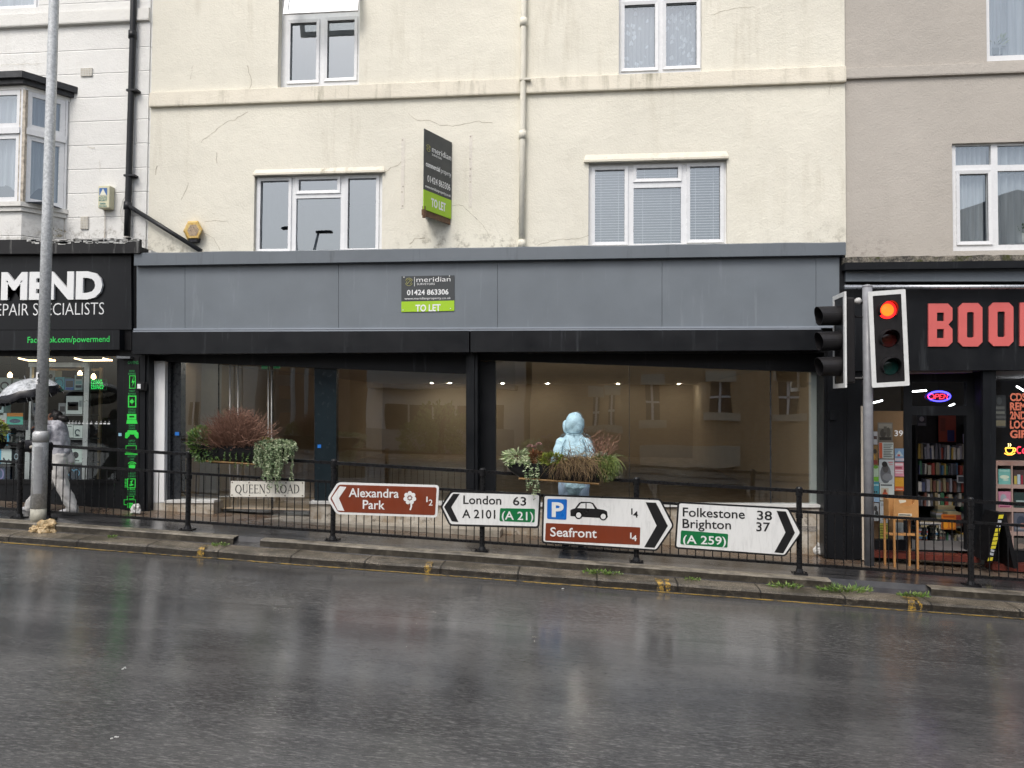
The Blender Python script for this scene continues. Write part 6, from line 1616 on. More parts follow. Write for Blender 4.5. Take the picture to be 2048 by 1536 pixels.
planter('long black trough of mixed plants in front of the person in blue', 1013, 1234, (925, 930), 962, (1037, 957), (1198, 968))
def plant(name, label, mb, m, group=None, stem=None):
    o = mb.build(name, m, None); tag(o, label, 'plant', group)
    return o
rng = random.Random(21)
GREEN = leaf_mat('fresh_leaves', [(.03, .07, .015), (.08, .15, .03), (.17, .26, .06), (.07, .16, .07)])
GREY = leaf_mat('variegated_leaves', [(.06, .12, .04), (.22, .30, .16), (.42, .46, .30), (.14, .22, .10)])
LIME = leaf_mat('yellow_green_leaves', [(.06, .09, .012), (.16, .20, .03), (.30, .33, .06), (.11, .16, .02)])
PALE = leaf_mat('pale_striped_leaves', [(.12, .22, .06), (.42, .50, .28), (.58, .62, .42), (.25, .36, .14)])
HEATH = leaf_mat('dry_heather', [(.09, .045, .03), (.20, .10, .068), (.32, .18, .125), (.14, .075, .05)], .8)
HAY = leaf_mat('dry_grass', [(.09, .05, .03), (.20, .13, .07), (.28, .20, .09), (.13, .09, .05)], .8)
mb = MB(); c = P(402, 884, YP - .06)
clump(mb, c, .16, .13, .19, 560, .075, .024, rng, .5); clump(mb, P(405, 905, YP - .08), .12, .06, .12, 300, .05, .018, rng, -.2, .6); clump(mb, P(428, 908, YP - .1), .1, .05, .09, 160, .045, .016, rng, 0)
plant('leafy_plant', 'bushy fresh green plant at the left end of the first trough', mb, GREEN)
mb = MB(); base_ = P(475, 900, YP)
for _ in range(1500):
    f = rng.uniform(-1, 1); p = base_ + Vector((f*.26, rng.uniform(-.09, .09), rng.uniform(-.04, .02))); a_ = rng.gauss(0, .30) + f*.32
    R_ = .60*math.sqrt(max(.25, 1 - (f*.72)**2))
    strand(mb, p, Vector((math.sin(a_), rng.gauss(-.1, .35), math.cos(a_))), R_*rng.uniform(.45, 1.08), .0042, rng, .0, 7, .34)
for _ in range(1100):
    u = Vector((rng.gauss(0, 1), rng.gauss(0, .8), rng.gauss(0, 1))).normalized()*rng.uniform(.5, 1.0)
    p = base_ + Vector((u.x*.35, u.y*.2 - .02, .25 + u.z*.29)); strand(mb, p, Vector((u.x*.8 + rng.uniform(-.6, .6), u.y + rng.uniform(-.6, .6), .1 + rng.random())), .10, .0040, rng, 0, 4, .6)
plant('heather_bush', 'big rounded bush of dry reddish brown heather', mb, HEATH)
mb = MB(); clump(mb, P(527, 884, YP), .07, .07, .06, 130, .05, .018, rng, .7); plant('small_shrub', 'small yellow tipped shrub beside the heather bush', mb, LIME)
mb = MB()
for _ in range(120):
    x_ = rng.uniform(510, 592); lens = .30 if x_ < 575 else .16
    L = lens*rng.uniform(.45, 1.25)*(1.25 if 525 < x_ < 566 else .8)
    vine(mb, P(x_, rng.uniform(882, 892), YP - rng.uniform(.10, .19)), L, rng, .026)
for x_ in (540, 544, 550, 557, 561): vine(mb, P(x_, 925, YP - .14), .42*rng.uniform(.6, 1.0), rng, .022)
for x_ in (588, 584): vine(mb, P(x_, 905, YP - .13), .36, rng, .02)
clump(mb, P(550, 886, YP - .03), .28, .13, .035, 420, .035, .028, rng, .8)
plant('trailing_ivy', 'curtain of pale variegated trailing leaves hanging over the QUEENS ROAD plate', mb, GREY)
mb = MB()
for x_ in (449, 462, 474, 486, 500): vine(mb, P(x_, 903, YP - .14), .16*rng.uniform(.5, 1.3), rng, .022)
plant('trailing_plant', 'thin leafy stems hanging down the middle of the first trough', mb, GREEN)
mb = MB(); clump(mb, P(1034, 914, YP), .16, .13, .07, 340, .085, .020, rng, .3, .9)
for x_ in range(1012, 1060, 5): vine(mb, P(x_, 918, YP - .13), .06*rng.uniform(.6, 1.6), rng, .03)
plant('variegated_plant', 'pale green striped plant at the left end of the second trough', mb, PALE)
sd = thing('sedum_plant', P(1070, 930, YP), 'reddish brown sedum with two dusty pink flower heads', 'plant')
mb = MB(); clump(mb, P(1072, 914, YP - .03), .08, .08, .07, 190, .05, .03, rng, .4)
for q in ((1061, 893), (1077, 889), (1069, 892)): strand(mb, P(1071, 925, YP), P(*q, YP) - P(1071, 925, YP), .22, .005, rng, 0, 4, .05)
mb.build('foliage', leaf_mat('rust_leaves', [(.09, .03, .012), (.2, .07, .03), (.13, .09, .03), (.28, .12, .06)]), sd)
for q, r_ in (((1060, 893), .028), ((1078, 889), .03), ((1069, 894), .014)):
    mb = MB(); c = P(*q, YP)
    for _ in range(170): u = Vector((rng.gauss(0, 1), rng.gauss(0, 1), abs(rng.gauss(0, 1)))).normalized(); leaf1(mb, c + Vector((u.x*r_, u.y*r_, u.z*r_*.8 - .005)), u, .016, .016, rng)
    mb.build('flower_head', leaf_mat('pink_heads', [(.38, .22, .2), (.52, .34, .31), (.30, .16, .13)]) if 'pink_heads' not in MATS else MATS['pink_heads'], sd)
mb = MB()
for x_ in (1050, 1061, 1064, 1076, 1078): vine(mb, P(x_, 922, YP - .14), rng.uniform(.2, .42), rng, .03, .03)
vine(mb, P(1064, 940, YP - .14), .35, rng, .026, .03)
plant('trailing_ivy', 'ivy strands hanging below the pink sedum', mb, GREY)
mb = MB(); clump(mb, P(1103, 918, YP - .06), .17, .12, .07, 700, .04, .016, rng, .3); 
for x_ in range(1086, 1126, 3): vine(mb, P(x_, 920, YP - .13), .1*rng.uniform(.4, 1.4), rng, .02)
plant('creeping_plant', 'yellow green creeping plant in the middle of the second trough', mb, LIME)
mb = MB(); base_ = P(1152, 925, YP)
for _ in range(750):
    f = rng.uniform(-1, 1); p = base_ + Vector((f*.20, rng.uniform(-.08, .08), 0)); a_ = rng.gauss(0, .5) + f*.6
    strand(mb, p, Vector((math.sin(a_), rng.gauss(-.55, .4), math.cos(a_)*.8)), rng.uniform(.14, .42), .0038, rng, .30, 8, .4)
plant('dry_grass_plant', 'drooping tuft of dry brown grass spilling over the second trough', mb, HAY)
mb = MB()
for x_ in (1192, 1200, 1186, 1208):
    for _ in range(9):
        p = strand(mb, P(x_, 925, YP + .04), Vector((rng.gauss(.1, .35), rng.gauss(0, .3), 1)), rng.uniform(.25, .46), .0042, rng, 0, 6, .3)
        for q in p[2:]: strand(mb, q, Vector((rng.gauss(.2, .8), rng.gauss(0, .6), .6)), rng.uniform(.05, .13), .0028, rng, 0, 3, .4)
plant('twiggy_shrub', 'bare reddish twigs standing up beside the person in blue', mb, HEATH)
mb = MB(); base_ = P(1213, 922, YP)
for _ in range(480):
    f = rng.uniform(-1, 1); p = base_ + Vector((f*.09, rng.uniform(-.07, .07), .02)); a_ = rng.gauss(.1, .6) + f*.4
    q = strand(mb, p, Vector((math.sin(a_)*.6, rng.gauss(-.7, .4), math.cos(a_)*.6)), rng.uniform(.10, .28), .0045, rng, .5, 7, .38)
clump(mb, P(1214, 938, YP - .08), .13, .10, .15, 1100, .05, .010, rng, -.3, .8); clump(mb, P(1205, 922, YP - .02), .16, .12, .06, 500, .045, .010, rng, .6)
plant('bushy_green_plant', 'bright green feathery plant at the right end of the second trough', mb, leaf_mat('feather_green', [(.05, .075, .018), (.10, .15, .03), (.19, .24, .06), (.13, .12, .035)]))
mb = MB(); clump(mb, P(1203, 912, YP + .02), .07, .06, .03, 60, .04, .02, rng, .8); plant('small_white_flower', 'few small cream flowers above the right end of the second trough', mb, leaf_mat('cream_petals', [(.5, .48, .36), (.62, .6, .5), (.4, .4, .28)]))
mb = MB(); clump(mb, P(-8, 862, YP), .13, .12, .14, 420, .06, .026, rng, .2, .5); clump(mb, P(-24, 885, YP), .16, .12, .12, 200, .05, .02, rng, .2)
plant('leafy_plant', 'green plant cut by the left edge of the photo', mb, LIME)
mb = MB(); a_, b_ = P(-200, 880, YP), P(2, 884, YP); mb.tube([a_, b_], .1, 12); tag(mb.build('planter_trough', M_TROUGH), 'black trough cut by the left edge of the photo', 'planter', 'troughs hung on the railing')
WEED = leaf_mat('weed_green', [(.05, .10, .02), (.10, .19, .03), (.19, .28, .06), (.12, .13, .04)])
for px_, py_, s_, lb in ((437, 1080, .55, 'small weed in the kerb gap left of the brown sign'), (222, 1070, .3, 'tiny weed on the kerb right of the beige bag'), (1195, 1136, .8, 'green weed on the kerb below the Seafront sign'), (1226, 1134, .55, 'thin weed beside the one below the Seafront sign'), (1385, 1143, .45, 'sparse weed on the kerb below the Folkestone sign'), (1572, 1158, .95, 'weed with a dry side at the foot of the post by the Folkestone sign'), (1690, 1160, 1.5, 'broad bright green weed on the kerb left of the traffic light pole'), (1828, 1174, .9, 'green weed beside the rightmost yellow kerb dash')):
    d_ = ray(px_, py_); g_ = d_*(9.1/d_.y); g_ = Vector((g_.x, 9.13, pz(g_.x) - .095)); mb = MB()
    n = int(40 + 110*s_)
    for _ in range(n):
        a_ = rng.uniform(0, 2*math.pi); r_ = rng.random()**.6*.13*s_; p = g_ + Vector((math.cos(a_)*r_*1.5, math.sin(a_)*r_*.6, rng.uniform(0, .03)))
        leaf1(mb, p, Vector((math.cos(a_)*.9 + rng.uniform(-.6, .6), math.sin(a_)*.6, rng.uniform(.1, 1.2))), .050*max(.5, s_)*rng.uniform(.35, 1.3), .016, rng)
    plant('weed', lb, mb, WEED, 'weeds growing along the kerb')
mb = MB()
for _ in range(60): clump(mb, P(rng.uniform(0, 130), 474 - rng.random()**2*14, YW - rng.uniform(.05, .3)), .03, .03, .015, 5, .035, .012, rng, .8)
plant('roof_moss', 'dry moss growing on the ledge under the bay window', mb, leaf_mat('dry_moss', [(.14, .12, .07), (.25, .22, .15), (.1, .1, .04)]))
pt_ = thing('potted_plant', P(2043, 488, YT + .2), 'small plant in a pale pot behind the lower taupe building window', 'plant')
mb = MB(); c = P(2043, 486, YT + .22); mb.tube([c, c + Vector((0, 0, .13))], [.05, .065], 12); mb.build('pot', M_WVIN, pt_)
mb = MB(); clump(mb, c + Vector((0, 0, .19)), .08, .07, .07, 90, .05, .03, rng, .5); mb.build('foliage', GREEN, pt_)
pt_ = thing('potted_plant', P(1992, 108, YT + .2), 'small pale plant in a box behind the upper taupe building window', 'plant')
mb = MB(); c = P(1990, 112, YT + .2); mb.box(c.x - .08, c.x + .08, c.y - .05, c.y + .05, c.z, c.z + .1); mb.build('pot', mat('grey_box_pot', (.12, .14, .15), .5, .1), pt_)
mb = MB(); clump(mb, c + Vector((.02, 0, .18)), .14, .06, .09, 60, .09, .02, rng, .5); mb.build('foliage', GREY, pt_)

# ------------------------------------------------------------------ people
def chain(mb, pts, ref=(1, 0, 0), n=16, sub=4, caps=True):
    P_ = [Vector(p[:3]) for p in pts]; A_ = [p[3] for p in pts]; B_ = [p[4] if len(p) > 4 else p[3] for p in pts]
    def cr(a, b, c, d, t): return .5*((2*b) + (c-a)*t + (2*a - 5*b + 4*c - d)*t*t + (3*b - a - 3*c + d)*t**3)
    Q = []
    m = len(pts)
    for i in range(m - 1):
        i0, i3 = max(i-1, 0), min(i+2, m-1)
        for k in range(sub):
            t = k/sub; Q.append((cr(P_[i0], P_[i], P_[i+1], P_[i3], t), cr(A_[i0], A_[i], A_[i+1], A_[i3], t), cr(B_[i0], B_[i], B_[i+1], B_[i3], t)))
    Q.append((P_[-1], A_[-1], B_[-1])); ref = Vector(ref); rows = []
    def frame(t):
        s_ = ref - t*ref.dot(t)
        if s_.length < .05: s_ = Vector((0, 0, 1)) - t*t.z
        s_.normalize(); return s_, t.cross(s_)
    def ring_(p, t, a, b):
        s_, o_ = frame(t); return [p + s_*a*math.cos(2*math.pi*k/n) + o_*b*math.sin(2*math.pi*k/n) for k in range(n)]
    for i, (p, a, b) in enumerate(Q):
        t = (Q[min(i+1, len(Q)-1)][0] - Q[max(i-1, 0)][0]).normalized(); r0 = (a+b)/2
        if i == 0 and caps:
            for f, s_ in ((.92, .35), (.7, .7)): rows.append(ring_(p - t*r0*f*.75, t, a*s_, b*s_))
        rows.append(ring_(p, t, a, b))
        if i == len(Q)-1 and caps:
            for f, s_ in ((.7, .7), (.92, .35)): rows.append(ring_(p + t*r0*f*.75, t, a*s_, b*s_))
    mb.loft(rows)
def fuse(mb, name, m, parent, voxel=.012, smooth=4, wrinkle=0.0, wscale=9, stretch=(1, 1, .5), seed=0):
    """overlapping limbs -> one continuous skin"""
    bmesh.ops.recalc_face_normals(mb.bm, faces=mb.bm.faces)
    me = bpy.data.meshes.new('t'); mb.bm.to_mesh(me); mb.bm.free(); ob = bpy.data.objects.new('t', me); C.objects.link(ob)
    r = ob.modifiers.new('r', 'REMESH'); r.mode = 'VOXEL'; r.voxel_size = voxel
    s_ = ob.modifiers.new('s', 'SMOOTH'); s_.factor = .5; s_.iterations = smooth
    m2 = bpy.data.meshes.new_from_object(ob.evaluated_get(bpy.context.evaluated_depsgraph_get()))
    bpy.data.objects.remove(ob)
    out_ = MB(); out_.bm.from_mesh(m2); bpy.data.meshes.remove(m2)
    if wrinkle:
        out_.bm.normal_update()
        for v in out_.bm.verts:
            q = Vector((v.co.x*stretch[0], v.co.y*stretch[1], v.co.z*stretch[2]))*wscale + Vector((seed, seed, 0))
            v.co += v.normal * wrinkle * (noise.noise(q) - 1.1*max(0, .28 - abs(noise.noise(q*.8 + Vector((7, 3, 1)))))*2 + .3*noise.noise(q*2.3))
    return out_.build(name, m, parent, smooth=True)
M_SKIN = mat('brown_skin', (.24, .115, .07), .5, .06, 12); M_SKINL = mat('fair_skin', (.5, .3, .22), .5, .06, 12)
def hand(mb, w_, d, palm_n, s_=1.0, curl=.5):
    """palm, four bent fingers of different lengths and a thumb, starting at wrist w_ and pointing along d"""
    d = Vector(d).normalized(); n_ = Vector(palm_n); n_ = (n_ - d*n_.dot(d)).normalized(); sd_ = d.cross(n_)
    w_ = Vector(w_)
    chain(mb, [(*(w_), .026*s_, .018*s_), (*(w_ + d*.05*s_), .038*s_, .015*s_), (*(w_ + d*.085*s_), .038*s_, .013*s_)], ref=sd_, n=12, sub=3)
    for i, L in enumerate((.068, .077, .072, .056)):
        b = w_ + d*.088*s_ + sd_*(-.029 + .0195*i)*s_
        dd = (d*math.cos(curl*.6) + n_*math.sin(curl*.6)); b1 = b + dd*L*.45*s_; dd = d*math.cos(curl*1.8) + n_*math.sin(curl*1.8); b2 = b1 + dd*L*.32*s_
        dd = d*math.cos(curl*2.8) + n_*math.sin(curl*2.8); b3 = b2 + dd*L*.25*s_
        chain(mb, [(*b, .0095*s_), (*b1, .009*s_), (*b2, .0082*s_), (*b3, .0065*s_)], n=8, sub=2)
    t0 = w_ + d*.03*s_ - sd_*.03*s_; t1 = t0 + (d*.6 - sd_*.7 + n_*.3).normalized()*.04*s_; t2 = t1 + (d*.8 + n_*.55).normalized()*.035*s_
    chain(mb, [(*t0, .012*s_), (*t1, .0105*s_), (*t2, .008*s_)], n=8, sub=2)
def cloth_mat(name, col, var, scale, sheen=0):
    k = NT(name); n = k.noise(scale, 5, rough=.7)
    k.set(Base_Color=k.mix(k.ramp(n, .38, .62), tuple(c*(1-var) for c in col), tuple(min(1, c*(1+var)) for c in col)), Roughness=.7)
    k.bump(k.noise(120, 2), .15, .004); MATS[name] = k.m; return k.m
# the person in pale blue waterproofs, back turned to us
YB = 10.12
X = P(1148, 900, YB).x; gz = pz(X, YB) + .012
pb_ = thing('person', (X, YB, gz), 'person seen from behind in a pale blue hooded raincoat and trousers, facing the empty shop', 'person')
HH = P(1148, 826, YB).z - gz; k_ = HH/1.78
def T(pts): return [(X + p[0]*k_, YB + p[1]*k_, gz + p[2]*k_, *[q*k_ for q in p[3:]]) for p in pts]
mb = MB()
chain(mb, T([(0, 0, .82, .15, .11), (0, 0, 1.0, .14, .10), (0, .0, 1.3, .16, .10), (0, 0, 1.44, .12, .08), (0, .01, 1.52, .05, .055), (0, .02, 1.6, .06, .07), (0, .03, 1.66, .07, .085), (0, .03, 1.70, .05, .07)]))
chain(mb, T([(0, .115, 1.66, .014, .014), (0, .125, 1.64, .012, .014)]), sub=2); chain(mb, T([(-.02, .105, 1.685, .02, .01), (.02, .105, 1.685, .02, .01)]), sub=2)
for s_ in (-1, 1):
    chain(mb, T([(s_*.09, 0, .86, .09), (s_*.1, .01, .48, .06), (s_*.1, .0, .1, .045)])); chain(mb, T([(s_*.1, -.03, .05, .045, .035), (s_*.105, .12, .035, .04, .025)]))
    chain(mb, T([(s_*.135, 0, 1.39, .045), (s_*.195, -.01, 1.29, .045), (s_*.245, -.018, 1.10, .042), (s_*.17, .2, 1.06, .035)]))
    w_ = T([(s_*.155, .23, 1.065)])[0]; hand(mb, w_, (-s_*.5, .85, .1), (-s_*.6, -.4, -.3), .95*k_, .6)
    chain(mb, T([(s_*.074, .03, 1.66, .012, .02), (s_*.08, .02, 1.68, .01, .02)]), sub=2)
fuse(mb, 'body', M_SKINL, pb_, .009, 3)
M_RAINB = cloth_mat('pale_blue_waterproof', lin(176, 210, 222, 1.0), .06, 5)
MATS['pale_blue_waterproof'].node_tree.nodes['Principled BSDF'].inputs['Roughness'].default_value = .62
mb = MB()
chain(mb, T([(0, 0, .80, .215, .165), (0, 0, .98, .212, .155), (0, 0, 1.2, .212, .15), (0, 0, 1.33, .205, .135), (0, 0, 1.43, .165, .11), (0, .01, 1.52, .08, .09)]), n=22)
chain(mb, T([(0, -.01, 1.535, .105, .10), (0, .0, 1.585, .130, .125), (0, .01, 1.65, .122, .135), (.003, .015, 1.70, .115, .128)]), n=20)
chain(mb, T([(-.06, .03, 1.54, .075, .075), (-.115, .06, 1.575, .05, .06), (-.115, .1, 1.66, .035, .04)]), n=12); chain(mb, T([(.07, .06, 1.545, .06, .06), (.11, .1, 1.60, .035, .05), (.1, .12, 1.68, .03, .04)]), n=12)
for s_ in (-1, 1): chain(mb, T([(s_*.15, 0, 1.385, .078, .088), (s_*.2, -.012, 1.28, .076, .085), (s_*.235, -.02, 1.10, .070, .076), (s_*.225, .1, 1.045, .06), (s_*.17, .21, 1.06, .05)]), ref=(0, 1, 0), n=16)
kb = MATS['pale_blue_waterproof']; kn = kb.node_tree; bs = kn.nodes['Principled BSDF']
_v = kn.nodes.new('ShaderNodeTexNoise'); _v.inputs['Scale'].default_value = 9; _v.inputs['Detail'].default_value = 3; _v.inputs['Distortion'].default_value = 1.4
_g = kn.nodes.new('ShaderNodeNewGeometry'); kn.links.new(_g.outputs['Position'], _v.inputs['Vector'])
_a = kn.nodes.new('ShaderNodeMath'); _a.operation = 'SUBTRACT'; _a.inputs[1].default_value = .5; kn.links.new(_v.outputs[0], _a.inputs[0])
_b = kn.nodes.new('ShaderNodeMath'); _b.operation = 'ABSOLUTE'; kn.links.new(_a.outputs[0], _b.inputs[0])
_m = kn.nodes.new('ShaderNodeMapRange'); _m.inputs['From Min'].default_value = .022; _m.inputs['From Max'].default_value = .006; _m.inputs['To Max'].default_value = .5; kn.links.new(_b.outputs[0], _m.inputs['Value'])
_x = kn.nodes.new('ShaderNodeMixRGB'); _x.inputs[2].default_value = (.16, .28, .36, 1); kn.links.new(_m.outputs[0], _x.inputs[0]); kn.links.new(bs.inputs['Base Color'].links[0].from_socket, _x.inputs[1]); kn.links.new(_x.outputs[0], bs.inputs['Base Color'])
jk = fuse(mb, 'raincoat', M_RAINB, pb_, .0095, 4, .011, 7, (1.2, 1.2, .9), 3)
M_SEAM = mat('blue_seam', (.10, .19, .24), .5, .05)
mb = MB()
for s_ in (-1, 1): mb.tube([Vector(q[:3]) for q in T([(s_*.11, -.10, 1.43), (s_*.145, -.112, 1.36), (s_*.165, -.108, 1.24), (s_*.172, -.108, 1.14)])], .005, 5)
mb.tube([Vector(q[:3]) for q in T([(-.09, -.08, 1.522), (-.04, -.112, 1.512), (.04, -.112, 1.512), (.09, -.08, 1.522)])], .007, 5)
mb.tube([Vector(q[:3]) for q in T([(0, -.118, 1.50), (0, -.124, 1.47)])], .006, 5)
mb.build('seam', M_SEAM, jk)
mb = MB()
for s_ in (-1, 1): chain(mb, T([(s_*.09, -.01, .93, .115, .13), (s_*.1, 0, .78, .112, .125), (s_*.105, .01, .5, .092, .095), (s_*.105, 0, .09, .088, .09)]))
fuse(mb, 'trousers', cloth_mat('pale_blue_trousers', lin(168, 192, 216), .12, 6), pb_, .011, 3, .010, 8, (1, 1, .8), 8)
mb = MB()
for s_ in (-1, 1): chain(mb, T([(s_*.1, -.05, .045, .05, .045), (s_*.105, .06, .045, .05, .04), (s_*.11, .16, .035, .042, .03)]), ref=(1, 0, 0))
fuse(mb, 'shoes', mat('dark_shoe', (.02, .02, .025), .4, .1), pb_, .008, 2)

# the person walking left under an umbrella
YA = 9.98
X = P(115, 900, YA).x; gz = pz(X, YA) + .012
pa_ = thing('person', (X, YA, gz), 'person walking left in a grey patterned hoodie and off-white trousers with hair in a bun', 'person')
sc1 = P(115, 900, YA).z - P(115, 901, YA).z
def Zp(y): return P(115, y, YA).z - gz
def Xp(x, y=900): return P(x, y, YA).x - X
def T(pts): return [(X + p[0], YA + p[1], gz + p[2], *p[3:]) for p in pts]
zh = Zp(838); zsh = Zp(856); zhip = Zp(925); hx = Xp(108)
ra_, la_ = Xp(150, 1030), Xp(54, 1030)
mb = MB()
chain(mb, T([(Xp(119), 0, zhip, .11, .14), (Xp(116), 0, Zp(900), .10, .12), (Xp(112), 0, Zp(870), .10, .14), (Xp(110), 0, zsh + .01, .07, .10), (Xp(107), 0, Zp(849), .05, .05), (hx, 0, zh - .04, .075, .068), (hx - .005, 0, zh + .03, .09, .075), (hx, 0, zh + .08, .06, .055)]))
chain(mb, T([(hx - .085, 0, zh + .02, .014), (hx - .108, 0, zh - .012, .014), (hx - .095, 0, zh - .025, .013)]), sub=3)   # nose
chain(mb, T([(hx - .088, -.018, zh - .05, .009), (hx - .094, 0, zh - .05, .011), (hx - .088, .018, zh - .05, .009)]), sub=2); chain(mb, T([(hx - .075, -.01, zh - .085, .022), (hx - .07, .01, zh - .085, .022)]), sub=2)
for s_ in (-1, 1): chain(mb, T([(hx + .015, s_*.074, zh - .015, .014, .01), (hx + .02, s_*.08, zh + .02, .014, .01)]), sub=2)
for s_, ax in ((-1, ra_), (1, la_)):
    kx = Xp(134 if s_ < 0 else 88); chain(mb, T([(Xp(119), s_*.08, zhip, .08), (kx, s_*.08, zhip*.52, .055), (ax, s_*.08, .1, .04)])); chain(mb, T([(ax + .03, s_*.08, .05, .035), (ax - .12, s_*.085, .035, .032)]))
el = (Xp(103), -.2, Zp(884)); wl = (Xp(88), -.19, Zp(894))
chain(mb, T([(Xp(109), -.15, zsh - .02, .05), (*el, .042), (*wl, .032)])); hand(mb, T([wl])[0][:3], (-.9, .1, -.35), (0, .6, -.7), .9, .8)
er = (Xp(84), .16, Zp(884)); wr = (Xp(69), .08, Zp(866))
chain(mb, T([(Xp(109), .15, zsh - .02, .05), (*er, .042), (*wr, .032)])); hand(mb, T([wr])[0][:3], (-.5, -.1, .75), (-.6, -.75, -.2), .95, 1.0)
fuse(mb, 'body', M_SKIN, pa_, .0075, 2)
mb = MB(); chain(mb, T([(hx + .05, 0, zh - .01, .062, .08), (hx + .015, 0, zh + .045, .098, .086), (hx - .01, 0, zh + .09, .065, .06)])); chain(mb, T([(hx + .1, 0, zh + .015, .05, .055), (hx + .16, 0, zh - .0, .05, .055), (hx + .185, 0, zh - .015, .035, .04)]))
fuse(mb, 'hair', mat('black_hair', (.012, .010, .010), .5, .3, 40), pa_, .009, 2, .006, 22)
k = NT('grey_pattern_cloth'); n = k.noise(9, 4, rough=.6, dist=.8); k.set(Base_Color=k.mix(k.ramp(n, .36, .64), (.22, .22, .25), (.56, .56, .60)), Roughness=.75); k.bump(k.noise(100, 2), .2, .004)
mb = MB()
chain(mb, T([(Xp(121), 0, Zp(909), .145, .17), (Xp(118), 0, Zp(898), .145, .165), (Xp(114), 0, Zp(876), .15, .165), (Xp(112), 0, Zp(858), .12, .165), (Xp(109), 0, Zp(849), .08, .09)]), n=20)
chain(mb, T([(Xp(109), -.15, zsh - .015, .082), (el[0]+.02, el[1], Zp(870), .078), (*el, .074), (*wl, .05)]), ref=(0, 1, 0)); chain(mb, T([(Xp(109), .15, zsh - .015, .08), (*er, .068), (*wr, .048)]), ref=(0, 1, 0))
chain(mb, T([(Xp(100), 0, Zp(846), .05, .085), (Xp(112), 0, Zp(846), .075, .105), (Xp(122), 0, Zp(851), .06, .10), (Xp(127), 0, Zp(860), .035, .07)]), ref=(0, 0, 1))
hd_ = fuse(mb, 'hoodie', k.m, pa_, .0095, 2, .011, 8, (1, 1, 1), 2)
mb = MB(); mb.tube([Vector(q[:3]) for q in T([(Xp(104), -.145, Zp(846)), (Xp(111), -.205, Zp(852)), (Xp(112.5), -.205, Zp(866)), (Xp(110), -.215, Zp(880)), (Xp(100), -.225, Zp(893))])], .011, 6); mb.build('bag_strap', mat('maroon_strap', (.09, .02, .025), .6, .1), pa_)
mb = MB()
for s_, ax in ((-1, ra_), (1, la_)):
    kx = Xp(136 if s_ < 0 else 88)
    chain(mb, T([(Xp(121), s_*.06, Zp(908), .135, .115), (Xp(122), s_*.075, Zp(928), .14, .11), ((kx + Xp(121))/2, s_*.08, Zp(950), .115, .095), (kx, s_*.08, zhip*.52, .09, .085), (ax + .0, s_*.08, .12, .085, .08), (ax + .01, s_*.08, .055, .085, .08)]))
fuse(mb, 'trousers', cloth_mat('off_white_trousers', (.66, .645, .62), .05, 5), pa_, .0105, 2, .012, 7, (1.2, 1, 1.2), 12)
M_SHOE = mat('white_trainer', (.62, .62, .63), .45, .12, 14)
for s_, ax in ((-1, ra_), (1, la_)):
    mb = MB(); chain(mb, T([(ax + .07, s_*.08, .05, .045, .042), (ax - .02, s_*.08, .05, .048, .042), (ax - .13, s_*.085, .033, .03, .038), (ax - .17, s_*.085, .028, .022, .03)]), ref=(0, 0, 1)); fuse(mb, 'shoe', M_SHOE, pa_, .008, 2)
bg_ = thing('handbag', tuple(Vector(T([(Xp(80), -.22, Zp(905))])[0][:3])), 'dark shoulder bag with a white edge held by the person with the umbrella', 'bag')
mb = MB(); chain(mb, T([(Xp(58), -.21, Zp(890), .045, .02), (Xp(72), -.22, Zp(891), .085, .05), (Xp(92), -.225, Zp(889), .085, .055), (Xp(106), -.22, Zp(887), .045, .03)]), ref=(0, 0, 1)); fuse(mb, 'bag_body', mat('dark_bag', (.018, .018, .022), .45, .1), bg_, .009, 2, .005, 12)
mb = MB(); chain(mb, T([(Xp(90), -.285, Zp(893), .022, .015), (Xp(98), -.29, Zp(890), .02, .012), (Xp(101), -.285, Zp(886), .01, .01)]), ref=(0, 0, 1)); fuse(mb, 'bag_trim', mat('cream_trim_bag', (.6, .57, .5), .5, .05), bg_, .006, 1)
# umbrella
rc_ = Vector(T([(Xp(63.5, 800), .0, P(63.5, 801, YA).z - gz)])[0][:3]); axv = Vector((-.237, -.12, .95)).normalized()
hw_ = Vector(T([wr])[0][:3]) + Vector((-.035, -.02, .06))
um = thing('umbrella', tuple(hw_), 'clear dome umbrella with a black border held over the walking person', 'umbrella')
e1 = axv.cross(Vector((0, 1, 0))).normalized(); e2 = axv.cross(e1); RU = .425; HU = .32
def dome(a, t, off=0.0):             # t 0 apex .. 1 rim ; edges droop between the eight ribs
    th = t*math.pi/2*.97; sag = 1 - .045*(t**2)*(1 - abs(math.cos(4*a)))
    return rc_ + axv*(HU*math.cos(th) + .0 + off) + (e1*math.cos(a) + e2*math.sin(a))*(RU + off)*math.sin(th)*sag + axv*(.03*t*t*(1 - abs(math.cos(4*a))))
k = NT('clear_umbrella'); tr = k.add('ShaderNodeBsdfTransparent', {'Color': (.93, .95, .96, 1)}); 
k.set(Base_Color=(.72, .75, .78), Roughness=.18); ms = k.add('ShaderNodeMixShader'); k.put(ms.inputs[0], k.ramp(k.noise(9, 4, dist=1.5), .35, .62, .30, .85)); k.t.links.new(tr.outputs[0], ms.inputs[1]); k.t.links.new(k.b.outputs[0], ms.inputs[2]); k.t.links.new(ms.outputs[0], k.out.inputs['Surface']); MCLR = k.m
def cap_(t0, t1, m, name):
    mb = MB(); NA, NT_ = 64, 8
    g_ = [[mb.bm.verts.new(dome(2*math.pi*i/NA, t0 + (t1-t0)*j/NT_)) for i in range(NA)] for j in range(NT_+1)]
    for A_, B_ in zip(g_, g_[1:]):
        for i in range(NA): mb.bm.faces.new((A_[i], A_[(i+1) % NA], B_[(i+1) % NA], B_[i]))
    return mb.build(name, m, um, smooth=True)
